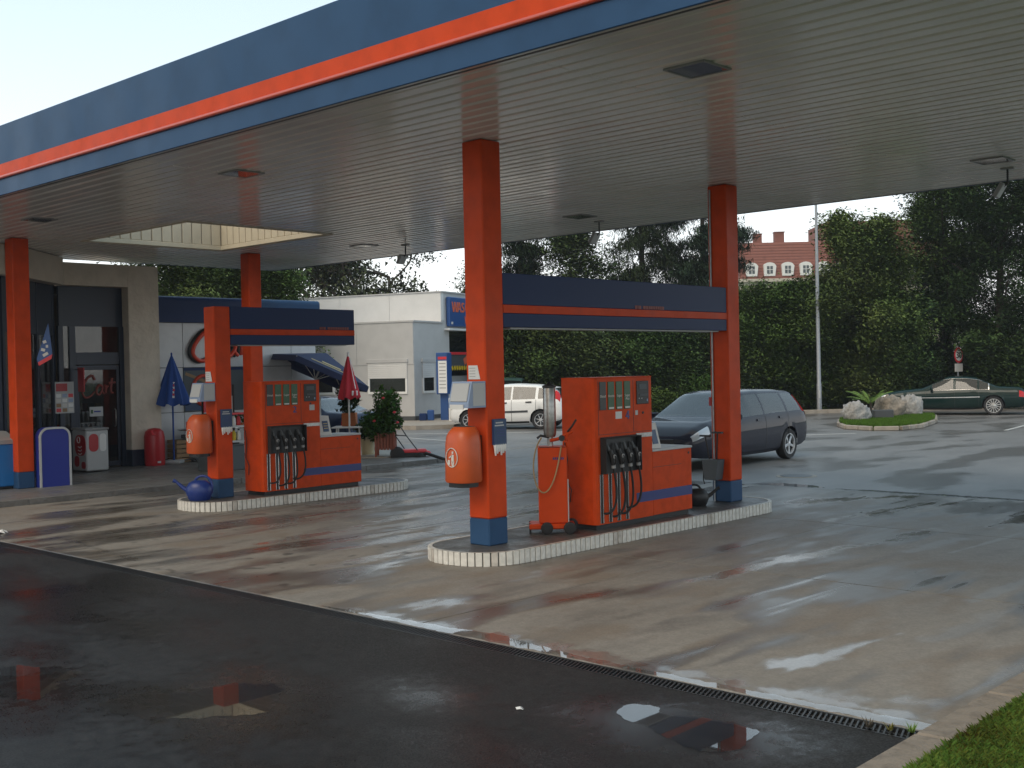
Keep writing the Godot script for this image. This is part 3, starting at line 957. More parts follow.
		boxpart("lens", Vector3(-0.10, -0.28, 0) + tilt * Vector3(0.028, 0, 0), Vector3(0.006, 0.17, 0.19), mats.light_grey, t, 0.0, tilt)

func build_columns() -> void:
	var cols := [[Vector3(0, 0.138, 0), "orange canopy column with blue foot at the near end of the front pump island"], [Vector3(0, 0.138, -4.75), "orange canopy column with blue foot at the far end of the front pump island"], [Vector3(-11.47, 0.1, 0.02), "orange canopy column by the blue freezer in front of the shop"], [Vector3(-11.35, 0.1, -4.75), "orange canopy column standing behind the second pump"]]
	for c in cols:
		var t := thing("canopy_column", c[1], "column", c[0], 0.0, "columns that carry the canopy")
		var b: float = c[0].y
		boxpart("foot", Vector3(0, 0.145, 0), Vector3(0.30, 0.29, 0.30), mats.navy, t, 0.014)
		boxpart("shaft", Vector3(0, (4.495 - b + 0.29) / 2, 0), Vector3(0.298, 4.495 - b - 0.292, 0.298), mats.orange, t, 0.014)
		if c[0].x == 0.0 and c[0].z < -1.0:
			var st := mb()
			tube(st, [Vector3(-0.10, 0.0, 0.166), Vector3(-0.10, 4.3, 0.166)], 0.014)
			part("conduit", st, mats.galvanised, t)
	# short post and sign beams
	var p := thing("beam_post", "short orange post with blue foot carrying the sign beam of the rear pump island", "post", Vector3(-6.72, 0.138, -0.96))
	boxpart("foot", Vector3(0, 0.145, 0), Vector3(0.29, 0.29, 0.29), mats.navy, p, 0.014)
	boxpart("shaft", Vector3(0, 1.615, 0), Vector3(0.288, 2.65, 0.288), mats.orange, p, 0.014)
	for b in [[0.0, -0.155, -4.595, "navy sign beam with orange stripe between the two front columns", 3.18], [-6.72, -1.11, -3.56, "navy sign beam with orange stripe on the short post of the rear island", 3.48]]:
		var z0: float = b[1]
		var z1: float = b[2]
		var t := thing("sign_beam", b[3], "sign beam", Vector3(b[0], 2.49, (z0 + z1) / 2), 0.0, "sign beams over the pump islands")
		var l := z0 - z1
		boxpart("upper_board", Vector3(0, 0.418, 0), Vector3(0.27, 0.345, l), mats.navy_dark, t, 0.006)
		boxpart("stripe", Vector3(0, 0.2, 0), Vector3(0.278, 0.09, l - 0.002), mats.orange, t, 0.003)
		boxpart("lower_board", Vector3(0, 0.077, 0), Vector3(0.27, 0.154, l), mats.navy_dark, t, 0.006)
		boxpart("bottom_rail", Vector3(0, -0.008, 0), Vector3(0.2, 0.014, l - 0.3), mats.light_grey, t)
		# a short line of small orange capitals, too small to read
		var zc: float = (b[4] - absf((z0 + z1) / 2))
		var z := -(zc - 0.66)
		var ws := [0.05, 0.03, 0.05, 0.0, 0.06, 0.05, 0.05, 0.05, 0.05, 0.045, 0.05, 0.045, 0.05]
		for w in ws:
			if w > 0.0:
				boxpart("letter", Vector3(0.1375, 0.272, z - w / 2), Vector3(0.005, 0.042, w - 0.008), mats.faint_orange, t)
			z -= w if w > 0.0 else 0.035

func island_outline(hw: float, z0: float, z1: float, r: float) -> PackedVector2Array:
	# (x, -z) counter-clockwise
	var pts := round_rect(hw * 2, z0 - z1, r, 10)
	var off := Vector2(0, -(z0 + z1) / 2)
	for i in pts.size():
		pts[i] += off
	return pts

func build_islands() -> void:
	for isl in [[0.0, 0.66, -5.3, "long pump island with white tiled kerb carrying the pump numbered 4"], [-6.62, -0.26, -4.5, "pump island with white tiled kerb carrying the pump numbered 2"]]:
		var t := thing("pump_island", isl[3], "pump island", Vector3(isl[0], 0, 0), 0.0, "tiled pump islands")
		var out := island_outline(0.61, isl[1], isl[2], 0.55)
		var core := island_outline(0.586, isl[1] - 0.024, isl[2] + 0.024, 0.526)
		var st := mb()
		prism(st, core, 0.0, 0.137, flat_to())
		part("core", st, mats.mortar, t)
		var inner := island_outline(0.55, isl[1] - 0.06, isl[2] + 0.06, 0.49)
		st = mb()
		prism(st, inner, 0.12, 0.1395, flat_to())
		part("top", st, mats.island_top, t)
		# kerb tiles one by one round the rim
		var ln := 0.0
		for i in out.size():
			ln += out[i].distance_to(out[(i + 1) % out.size()])
		var cnt := int(ln / 0.083)
		var tw := ln / cnt
		var sts := mb()
		cb(sts, Vector3(0, 0.0715, -0.02), Vector3(tw - 0.015, 0.143, 0.026), 0.004)
		var tm := commit(sts)
		sts = mb()
		cb(sts, Vector3(0, 0.142, -0.046), Vector3(tw - 0.007, 0.006, 0.075), 0.002)
		var cap := commit(sts)
		var pos := 0.0
		var seg := 0
		var acc := 0.0
		for k in cnt:
			var want := (k + 0.5) * tw
			while acc + out[seg].distance_to(out[(seg + 1) % out.size()]) < want:
				acc += out[seg].distance_to(out[(seg + 1) % out.size()])
				seg += 1
			var a := out[seg]
			var b := out[(seg + 1) % out.size()]
			var p := a.lerp(b, (want - acc) / a.distance_to(b))
			var d := (b - a).normalized()
			var dir := Vector3(d.x, 0, -d.y)
			var nrm := Vector3(d.y, 0, d.x)
			var xf := Transform3D(Basis(dir, Vector3.UP, -nrm) * Basis(Vector3.UP, PI), Vector3(p.x, rng.randf_range(-0.002, 0.002), -p.y))
			# local +z must point out of the island
			xf.basis = Basis(dir, Vector3.UP, dir.cross(Vector3.UP))
			if rng.randf() < 0.008:
				continue
			inst("kerb_tile", tm, mats.tile_worn if rng.randf() < 0.12 else mats.tile, t, xf)
		st = mb()
		var rim := out
		var n := rim.size()
		for i in n:
			var a := rim[i]
			var b := rim[(i + 1) % n]
			var ia := core[i].lerp(inner[i], 0.8)
			var ib := core[(i + 1) % n].lerp(inner[(i + 1) % n], 0.8)
			var a2 := a.lerp(core[i], 0.35)
			var b2 := b.lerp(core[(i + 1) % n], 0.35)
			quad(st, Vector3(a2.x, 0.145, -a2.y), Vector3(b2.x, 0.145, -b2.y), Vector3(ib.x, 0.145, -ib.y), Vector3(ia.x, 0.145, -ia.y))
			quad(st, Vector3(ia.x, 0.145, -ia.y), Vector3(ib.x, 0.145, -ib.y), Vector3(ib.x, 0.136, -ib.y), Vector3(ia.x, 0.136, -ia.y))
		part("rim", st, mats.tile_worn, t)

# ------------------------------------------------------------------ fuel pumps
func build_pumps() -> void:
	var first := make_pump("4", true)
	first.position = Vector3(0, 0.1395, 0)
	var second := make_pump("2", false)
	second.position = Vector3(-6.6, 0.1395, 0)

func make_pump(num: String, sticker: bool) -> Node3D:
	var t := thing("fuel_pump", "orange fuel pump with four nozzles and a blue %s on the rear island" % num if num == "2" else "orange fuel pump with four nozzles and a blue 4 on the front island", "fuel pump", Vector3.ZERO, 0.0, "orange fuel pumps")
	var o := Vector3(0, -0.1395, 0)
	var F := 0.36
	var B := -0.14
	var xc := (F + B) / 2
	boxpart("plinth", o + Vector3(xc, 0.17, -2.38), Vector3(0.44, 0.06, 1.86), mats.black, t)
	var st := mb()
	# tall cabinet with a soft front corner
	prism(st, PackedVector2Array([Vector2(B, 1.42), Vector2(F - 0.05, 1.42), Vector2(F - 0.015, 1.435), Vector2(F, 1.47), Vector2(F, 2.52), Vector2(B, 2.52)]), 0.2, 1.9, flat_to())
	part("cabinet", st, mats.pump_orange, t, Transform3D(Basis(), o))
	boxpart("low_cabinet", o + Vector3(xc, 0.59, -2.942), Vector3(F - B, 0.78, 0.836), mats.pump_orange, t, 0.006)
	boxpart("counter_top", o + Vector3(xc, 0.995, -2.945), Vector3(F - B + 0.02, 0.03, 0.85), mats.light_grey, t, 0.006)
	boxpart("top_lid", o + Vector3(xc, 1.906, -1.972), Vector3(F - B + 0.012, 0.014, 1.108), mats.pump_orange, t, 0.004)
	for z in [-1.485, -2.155]:
		boxpart("panel_seam", o + Vector3(F + 0.0005, 1.56, z), Vector3(0.003, 0.62, 0.006), mats.black, t)
	boxpart("panel_seam", o + Vector3(F + 0.0005, 1.245, -1.99), Vector3(0.003, 0.005, 1.02), mats.black, t)
	boxpart("panel_seam", o + Vector3(F + 0.0005, 0.79, -2.83), Vector3(0.003, 0.005, 0.6), mats.black, t)
	# fuel labels
	var names := ["Diesel", "Benzin", "Super", "Super"]
	for i in 4:
		var z := -1.565 - 0.155 * i
		var lb := boxpart("fuel_label", o + Vector3(F + 0.005, 1.695, z), Vector3(0.01, 0.33, 0.118), mats.black_label if i == 0 else mats.green_label, t, 0.002)
		words("fuel_name", names[i], 0.028, mats.offwhite, lb, face_x(Vector3(0.006, -0.005, 0)))
		if i == 3:
			words("fuel_name", "Plus", 0.028, mats.offwhite, lb, face_x(Vector3(0.006, -0.045, 0)))
		if i > 0:
			boxpart("small_print", Vector3(0.006, -0.145, 0), Vector3(0.004, 0.02, 0.09), mats.offwhite, lb)
	# display and card reader
	var ds := boxpart("display", o + Vector3(F + 0.006, 1.715, -2.335), Vector3(0.012, 0.28, 0.24), mats.black, t, 0.004)
	boxpart("screen", Vector3(0.007, 0.07, 0.0), Vector3(0.004, 0.06, 0.15), mats.slate, ds)
	boxpart("screen", Vector3(0.007, -0.03, -0.02), Vector3(0.004, 0.03, 0.17), mats.dark_grey, ds)
	boxpart("key", Vector3(0.007, -0.095, -0.085), Vector3(0.005, 0.03, 0.02), mats.plastic_blue, ds)
	for i in 2:
		boxpart("key", Vector3(0.007, -0.07, 0.075 - 0.05 * i), Vector3(0.004, 0.012, 0.018), mats.light_grey, ds)
	boxpart("sticker", o + Vector3(F + 0.002, 1.475, -2.215 if sticker else -2.37), Vector3(0.004, 0.055 if sticker else 0.09, 0.05 if sticker else 0.1), mats.light_grey, t)
	var kst := mb()
	lathe(kst, [Vector2(0.0, 0.0), Vector2(0.016, 0.0), Vector2(0.016, 0.008), Vector2(0.0, 0.01)], 12, Transform3D(Basis(Vector3(0, 0, 1), -PI / 2), o + Vector3(F, 1.47 if sticker else 1.54, -2.34)))
	part("lock", kst, mats.black, t)
	if sticker:
		boxpart("sticker", o + Vector3(F + 0.002, 1.46, -1.865), Vector3(0.004, 0.085, 0.12), mats.paper, t)
	words("pump_number", num, 0.1, mats.stripe_blue, t, face_x(o + Vector3(F + 0.003, 1.455, -2.035)), 0.004, true)
	boxpart("grip_strip", o + Vector3(F + 0.004, 1.2, -2.355), Vector3(0.008, 0.055, 0.32), mats.brushed, t, 0.002)
	# nozzle recess
	var nb := boxpart("nozzle_panel", o + Vector3(F + 0.01, 1.0, -1.85), Vector3(0.02, 0.43, 0.69), mats.black, t, 0.004)
	for s in [-1.0, 1.0]:
		boxpart("side_cheek", Vector3(0.045, 0, s * 0.339), Vector3(0.07, 0.42, 0.012), mats.rubber, nb, 0.003)
	boxpart("top_cheek", Vector3(0.045, 0.205, 0), Vector3(0.07, 0.012, 0.664), mats.rubber, nb, 0.003)
	for i in 4:
		var z := -1.585 - 0.16 * i
		var nz := Node3D.new()
		nz.name = "nozzle"
		t.add_child(nz, true)
		nz.position = o + Vector3(F + 0.055, 0.99, z)
		# body slopes, spout up into the holster, lever guard, hose swivel below
		var s1 := mb()
		tube(s1, [Vector3(-0.01, 0.15, 0.02), Vector3(0.012, 0.09, 0.01), Vector3(0.03, 0.03, -0.005)], 0.017, 0.022)
		part("spout", s1, mats.dark_grey, nz)
		s1 = mb()
		tube(s1, [Vector3(0.022, 0.075, 0.005), Vector3(0.04, 0.0, -0.015), Vector3(0.045, -0.10, -0.035)], 0.034, 0.025)
		part("grip", s1, mats.black, nz)
		s1 = mb()
		tube(s1, [Vector3(0.035, 0.05, 0.0), Vector3(0.095, 0.0, -0.02), Vector3(0.085, -0.07, -0.03), Vector3(0.05, -0.10, -0.035)], 0.008)
		part("guard", s1, mats.black, nz)
		s1 = mb()
		lathe(s1, [Vector2(0.0, 0.0), Vector2(0.026, 0.0), Vector2(0.026, 0.008), Vector2(0.0, 0.010)], 14, Transform3D(Basis(Vector3(0, 0, 1), -PI / 2), Vector3(0.078, 0.0, -0.018)))
		part("badge", s1, mats.grey, nz)
		s1 = mb()
		tube(s1, [Vector3(0.045, -0.10, -0.035), Vector3(0.045, -0.135, -0.04)], 0.027)
		part("swivel", s1, mats.grey, nz)
		# hose sags and returns to the foot of the cabinet
		var pts := []
		var p0 := o + Vector3(F + 0.10, 0.855, z - 0.04)
		var p3 := o + Vector3(F + 0.03, [0.33, 0.28, 0.30, 0.36][i], z + [0.055, 0.05, 0.05, 0.10][i])
		var p1 := p0 + Vector3(0.03, -0.42, -0.075 - 0.02 * (i % 2))
		var p2 := p3 + Vector3(0.05, -0.02, -0.12)
		for q in 17:
			pts.append(p0.bezier_interpolate(p1, p2, p3, q / 16.0))
		var hs := mb()
		tube(hs, pts, 0.0135, 0.0135, 8)
		part("hose", hs, mats.rubber, t)
		boxpart("guide_slot", o + Vector3(F + 0.003, 0.5, z + 0.075), Vector3(0.006, 0.57, 0.03), mats.black, t)
		boxpart("guide_strip", o + Vector3(F + 0.007, 0.5, z + 0.05), Vector3(0.012, 0.57, 0.016), mats.chrome, t, 0.002)
		boxpart("guide_strip", o + Vector3(F + 0.005, 0.5, z + 0.098), Vector3(0.008, 0.57, 0.010), mats.chrome, t, 0.002)
	boxpart("blue_stripe", o + Vector3(F + 0.0015, 0.447, -2.772), Vector3(0.003, 0.118, 1.172), mats.stripe_blue, t)
	boxpart("blue_stripe", o + Vector3(xc, 0.447, -3.3612), Vector3(F - B - 0.01, 0.118, 0.003), mats.stripe_blue, t)
	var dst := mb()
	lathe(dst, [Vector2(0.0, 0.0), Vector2(0.015, 0.0), Vector2(0.015, 0.006), Vector2(0.0, 0.008)], 10, Transform3D(Basis(Vector3(0, 0, 1), -PI / 2), o + Vector3(F, 0.92, -3.29)))
	part("lock", dst, mats.black, t)
	# cable on the near end face
	dst = mb()
	tube(dst, [o + Vector3(-0.1, 1.15, -1.41), o + Vector3(-0.05, 0.95, -1.40), o + Vector3(-0.1, 0.72, -1.41), o + Vector3(0.0, 0.6, -1.40), o + Vector3(-0.03, 0.45, -1.41)], 0.006)
	part("cable", dst, mats.black, t)
	# leaflet stand on the counter is a thing of its own
	var tb := thing("leaflet_box", "white slanted leaflet box on the pump numbered %s%s" % [num, " with a plain blue card" if num == "4" else " with gold print lines"], "leaflet box", Vector3(0.14 if num == "4" else -6.46, 1.0105, -2.69), 0.0, "leaflet boxes on the pump counters")
	var bst := mb()
	prism(bst, PackedVector2Array([Vector2(-0.12, 0), Vector2(0.14, 0), Vector2(0.06, 0.31), Vector2(-0.12, 0.31)]), -0.13, 0.13)
	part("box", bst, mats.offwhite, tb)
	var tl := Basis(Vector3(0, 0, 1), 0.2526)
	boxpart("blue_card", Vector3(0.107, 0.14, -0.03), Vector3(0.008, 0.18, 0.11), mats.sheet_blue, tb, 0.0, tl)
	if num == "2":
		for i in 3:
			boxpart("print_line", Vector3(0.107, 0.14, -0.03) + tl * Vector3(0.0055, 0.045 - 0.04 * i, 0), Vector3(0.003, 0.012, 0.08), mats.gold, tb, 0.0, tl)
	return t

# ------------------------------------------------------------------ things on the islands
func build_island_things() -> void:
	# bin, towel box, glove box on column and short post
	for s in [[Vector3(0, 0, 0), "front column"], [Vector3(-6.72, 0, -0.96), "short post of the rear island"]]:
		var at: Vector3 = s[0]
		var who: String = s[1]
		var b := thing("litter_bin", "orange plastic litter bin with white pictogram hung on the %s" % who, "litter bin", at + Vector3(-0.02, 0.84, 0.345), 0.0, "orange litter bins")
		var prof := []
		var hs := [0.0, 0.02, 0.30, 0.42, 0.49, 0.54, 0.575, 0.59]
		var ws := [0.95, 1.0, 0.98, 0.96, 0.91, 0.80, 0.66, 0.56]
		var st := mb(false)
		st.set_smooth_group(5)
		var base := round_rect(0.37, 0.34, 0.13, 6)
		for i in hs.size() - 1:
			for k in base.size():
				var p := base[k]
				var q := base[(k + 1) % base.size()]
				var f := func(v: Vector2, j: int) -> Vector3: return Vector3(v.x * ws[j], hs[j], -v.y * ws[j] - (1.0 - ws[j]) * 0.06)
				quad(st, f.call(p, i), f.call(q, i), f.call(q, i + 1), f.call(p, i + 1))
		part("shell", st, mats.bin_orange, b)
		st = mb()
		prism(st, base, 0.0, 0.012, Transform3D(Basis(Vector3(0.55, 0, 0), Vector3(0, 0, -0.55), Vector3(0, 1, 0)), Vector3(0, 0.58, -0.026)))
		part("mouth", st, mats.dark_void, b)
		st = mb()
		prism(st, base, -0.05, 0.0, Transform3D(Basis(Vector3(0.8, 0, 0), Vector3(0, 0, -0.8), Vector3(0, 1, 0)), Vector3(0, 0.0, 0)))
		part("bottom_ring", st, mats.black, b)
		st = mb()
		var ring := []
		for k in 25:
			var a := TAU * k / 24
			ring.append(Vector3(cos(a) * 0.085, 0.27 + sin(a) * 0.1, 0.171))
		tube(st, ring, 0.005, 0.005, 6)
		part("pictogram_ring", st, mats.offwhite, b)
		st = mb()
		bx(st, Vector3(0.012, 0.265, 0.17), Vector3(0.034, 0.075, 0.006))
		bx(st, Vector3(0.004, 0.205, 0.17), Vector3(0.014, 0.055, 0.006), Basis(Vector3(0, 0, 1), 0.15))
		bx(st, Vector3(0.024, 0.205, 0.17), Vector3(0.014, 0.055, 0.006), Basis(Vector3(0, 0, 1), -0.15))
		bx(st, Vector3(-0.018, 0.28, 0.17), Vector3(0.05, 0.012, 0.006), Basis(Vector3(0, 0, 1), 0.5))
		bx(st, Vector3(0.014, 0.325, 0.17), Vector3(0.022, 0.024, 0.006))
		bx(st, Vector3(-0.043, 0.22, 0.17), Vector3(0.03, 0.05, 0.006))
		part("pictogram_figure", st, mats.offwhite, b)
		boxpart("bracket", Vector3(0.02, 0.34, -0.178), Vector3(0.14, 0.3, 0.03), mats.black, b)
		var d := thing("towel_dispenser", "blue and white plastic paper towel box on the %s" % who, "dispenser", at + Vector3(0.0, 1.63, 0.17), 0.0, "paper towel boxes")
		st = mb()
		prism(st, PackedVector2Array([Vector2(-0.012, 0.0), Vector2(0.25, 0.0), Vector2(0.25, 0.05), Vector2(0.19, 0.28), Vector2(-0.012, 0.28)]), -0.15, 0.15, Transform3D(Basis(Vector3(0, 0, 1), Vector3(0, 1, 0), Vector3(-1, 0, 0)), Vector3.ZERO))
		part("case", st, mats.plastic_blue, d)
		boxpart("cover", Vector3(0, 0.165, 0.226), Vector3(0.25, 0.2, 0.012), mats.light_grey, d, 0.004, Basis(Vector3(1, 0, 0), -0.255))
		boxpart("side_plate", Vector3(0.1525, 0.14, 0.09), Vector3(0.003, 0.24, 0.18), mats.light_grey, d)
		boxpart("paper_roll", Vector3(-0.02, 0.012, 0.256), Vector3(0.2, 0.05, 0.012), mats.paper, d)
		var nt := thing("notice", "small white notice above the towel box on the %s" % who, "notice", at + Vector3(-0.03, 2.0, 0.152), 0.0, "small white notices")
		st = mb()
		prism(st, PackedVector2Array([Vector2(-0.075, -0.07), Vector2(0.1, -0.07), Vector2(0.06, 0.08), Vector2(-0.075, 0.08)]), 0.0, 0.004)
		part("sheet", st, mats.paper, nt)
		for i in 4:
			boxpart("print_line", Vector3(-0.015, 0.05 - 0.03 * i, 0.0048), Vector3(0.09, 0.006, 0.0016), mats.grey, nt)
		var g := thing("glove_dispenser", "blue glove box with white gloves on the %s" % who, "dispenser", at + Vector3(0.152, 1.22, -0.015), 0.0, "glove boxes")
		boxpart("case", Vector3(0.022, 0.14, 0), Vector3(0.044, 0.28, 0.19), mats.sheet_blue, g, 0.005)
		for i in 2:
			boxpart("print_line", Vector3(0.045, 0.24 - 0.03 * i, 0.02), Vector3(0.002, 0.014, 0.11 + 0.03 * i), mats.light_grey, g)
		for i in 3:
			boxpart("print_line", Vector3(0.045, 0.16 - 0.03 * i, 0.0), Vector3(0.002, 0.008, 0.12), mats.stripe_blue, g)
		st = mb()
		for i in 6:
			var z := -0.075 + i * 0.03
			tube(st, [Vector3(0.025, 0.01, z), Vector3(0.034, -0.04, z + 0.004), Vector3(0.03, -0.07 - 0.02 * (i % 3), z - 0.004)], 0.02, 0.010, 7)
		part("gloves", st, mats.white, g)
	# tyre inflator cart beside the first pump
	var c := thing("tyre_inflator", "red tyre inflator cart with steel air cylinder and looped hose beside the front pump", "tyre inflator", Vector3(-0.01, 0.1395, -1.05), deg_to_rad(43))
	boxpart("base", Vector3(0, 0.085, 0), Vector3(0.52, 0.06, 0.34), mats.orange, c, 0.012)
	boxpart("body", Vector3(0.02, 0.555, 0), Vector3(0.33, 0.88, 0.28), mats.orange, c, 0.014)
	boxpart("body_seam", Vector3(0.02, 0.99, 0.1405), Vector3(0.30, 0.006, 0.003), mats.black, c)
	for i in 6:
		boxpart("letter", Vector3(0.03 + i * 0.022, 0.86, 0.1415), Vector3(0.015, 0.028, 0.003), mats.stripe_blue, c)
	for w in [Vector3(-0.06, 0.07, 0.19), Vector3(0.24, 0.07, -0.12), Vector3(0.2, 0.07, 0.2), Vector3(-0.06, 0.07, -0.19)]:
		var st := mb()
		lathe(st, [Vector2(0.0, -0.02), Vector2(0.055, -0.02), Vector2(0.07, -0.012), Vector2(0.07, 0.012), Vector2(0.055, 0.02), Vector2(0.02, 0.02), Vector2(0.02, 0.025), Vector2(0.0, 0.025)], 18, Transform3D(Basis(Vector3(1, 0, 0), PI / 2), w))
		part("wheel", st, mats.rubber, c)
	var st2 := mb()
	tube(st2, [Vector3(-0.25, 0.0, 0.1), Vector3(-0.25, 0.12, 0.1)], 0.012)
	tube(st2, [Vector3(-0.25, 0.0, -0.1), Vector3(-0.25, 0.12, -0.1)], 0.012)
	part("stop_foot", st2, mats.black, c)
	st2 = mb()
	lathe(st2, [Vector2(0.0, 1.10), Vector2(0.06, 1.10), Vector2(0.072, 1.13), Vector2(0.072, 1.66), Vector2(0.066, 1.67), Vector2(0.0, 1.67)], 24)
	part("cylinder", st2, mats.brushed, c)
	st2 = mb()
	lathe(st2, [Vector2(0.0, 0.99), Vector2(0.035, 0.99), Vector2(0.035, 1.1), Vector2(0.0, 1.1)], 16)
	part("neck", st2, mats.brushed, c)
	st2 = mb()
	lathe(st2, [Vector2(0.0, 1.665), Vector2(0.08, 1.668), Vector2(0.08, 1.69), Vector2(0.03, 1.71), Vector2(0.012, 1.735), Vector2(0.0, 1.735)], 24)
	part("cap", st2, mats.black, c)
	st2 = mb()
	tube(st2, [Vector3(0.0, 1.06, 0.03), Vector3(0.1, 1.08, 0.05), Vector3(0.2, 1.14, 0.05), Vector3(0.26, 1.16, 0.05)], 0.02)
	tube(st2, [Vector3(0.18, 1.05, 0.05), Vector3(0.2, 1.14, 0.05)], 0.018)
	part("handle", st2, mats.orange, c)
	st2 = mb()
	tube(st2, [Vector3(-0.02, 1.1, 0.03), Vector3(-0.11, 1.12, 0.05), Vector3(-0.15, 1.09, 0.06)], 0.014)
	tube(st2, [Vector3(0.2, 1.16, 0.06), Vector3(0.25, 1.22, 0.09), Vector3(0.30, 1.3, 0.10)], 0.012)
	lathe(st2, [Vector2(0.0, 0.0), Vector2(0.035, 0.0), Vector2(0.035, 0.03), Vector2(0.0, 0.03)], 14, Transform3D(Basis(Vector3(1, 0, 0), PI / 2), Vector3(0.13, 1.09, 0.1)))
	part("valve", st2, mats.black, c)
	st2 = mb()
	var hp := []
	for q in 25:
		hp.append(Vector3(-0.1, 1.1, 0.08).bezier_interpolate(Vector3(-0.36, 0.75, 0.16), Vector3(-0.05, -0.05, 0.26), Vector3(0.12, 1.0, 0.15), q / 24.0))
	tube(st2, hp, 0.009)
	part("hose", st2, mats.rope, c)
	st2 = mb()
	tube(st2, [Vector3(0.19, 0.1, 0.12), Vector3(0.19, 0.62, 0.12)], 0.008)
	part("rail", st2, mats.light_grey, c)
	# windscreen wash set on the far column
	var w := thing("wash_bucket", "grey windscreen wash bucket with squeegees hung on the far front column", "wash bucket", Vector3(-0.06, 0.45, -4.5))
	st2 = mb()
	prism(st2, PackedVector2Array([Vector2(-0.09, 0.0), Vector2(0.09, 0.0), Vector2(0.13, 0.28), Vector2(-0.13, 0.28)]), -0.08, 0.09)
	part("bucket", st2, mats.slate, w)
	for s in [[0.05, 0.55, 0.12], [-0.05, 0.5, -0.2]]:
		st2 = mb()
		tube(st2, [Vector3(s[0], 0.2, 0), Vector3(s[0] + s[2] * 0.3, s[1] + 0.1, 0.02)], 0.011)
		var e := Vector3(s[0] + s[2] * 0.3, s[1] + 0.1, 0.02)
		bx(st2, e, Vector3(0.16, 0.025, 0.05))
		part("squeegee", st2, mats.black, w)
	st2 = mb()
	tube(st2, [Vector3(-0.12, 0.27, 0.05), Vector3(-0.12, 0.0, 0.07), Vector3(-0.1, -0.06, 0.07)], 0.008)
	part("hook", st2, mats.black, w)
	watering_can(Vector3(-6.62, 0.1395, -0.52), deg_to_rad(43 + 180), mats.can_blue, "blue plastic watering can at the near end of the rear island", 1.22)
	watering_can(Vector3(-0.02, 0.1395, -4.03), deg_to_rad(43), mats.black, "black plastic watering can between the front pump and the far column", 0.95)
	var rb := thing("reflector_plate", "small red plate on the side of the far front column", "reflector", Vector3(-0.152, 1.52, -4.66))
	boxpart("plate", Vector3(-0.02, 0, 0), Vector3(0.04, 0.12, 0.1), mats.red, rb, 0.006)

func watering_can(p: Vector3, yaw: float, m: Material, label: String, s: float) -> void:
	# spout towards local +x
	var t := thing("watering_can", label, "watering can", p, yaw, "watering cans")
	var st := mb(false)
	lathe(st, [Vector2(0.0, 0.0), Vector2(0.11, 0.0), Vector2(0.125, 0.02), Vector2(0.155, 0.10), Vector2(0.15, 0.16), Vector2(0.12, 0.215), Vector2(0.075, 0.245), Vector2(0.0, 0.25)], 22, Transform3D(Basis().scaled(Vector3(s * 1.08, s, s * 0.8)), Vector3.ZERO))
	part("body", st, m, t)
	st = mb()
	tube(st, [Vector3(0.10, 0.10, 0) * s, Vector3(0.20, 0.16, 0) * s, Vector3(0.29, 0.24, 0) * s], 0.036 * s, 0.016 * s, 10)
	tube(st, [Vector3(0.28, 0.235, 0) * s, Vector3(0.32, 0.25, 0) * s], 0.02 * s, 0.026 * s, 10)
	part("spout", st, m, t)
	st = mb()
	var h := []
	for q in 15:
		h.append((Vector3(0.05, 0.235, 0) * s).bezier_interpolate(Vector3(0.03, 0.34, 0) * s, Vector3(-0.2, 0.33, 0) * s, Vector3(-0.155, 0.12, 0) * s, q / 14.0))
	tube(st, h, 0.016 * s, 0.016 * s, 8)
	part("handle", st, m, t)

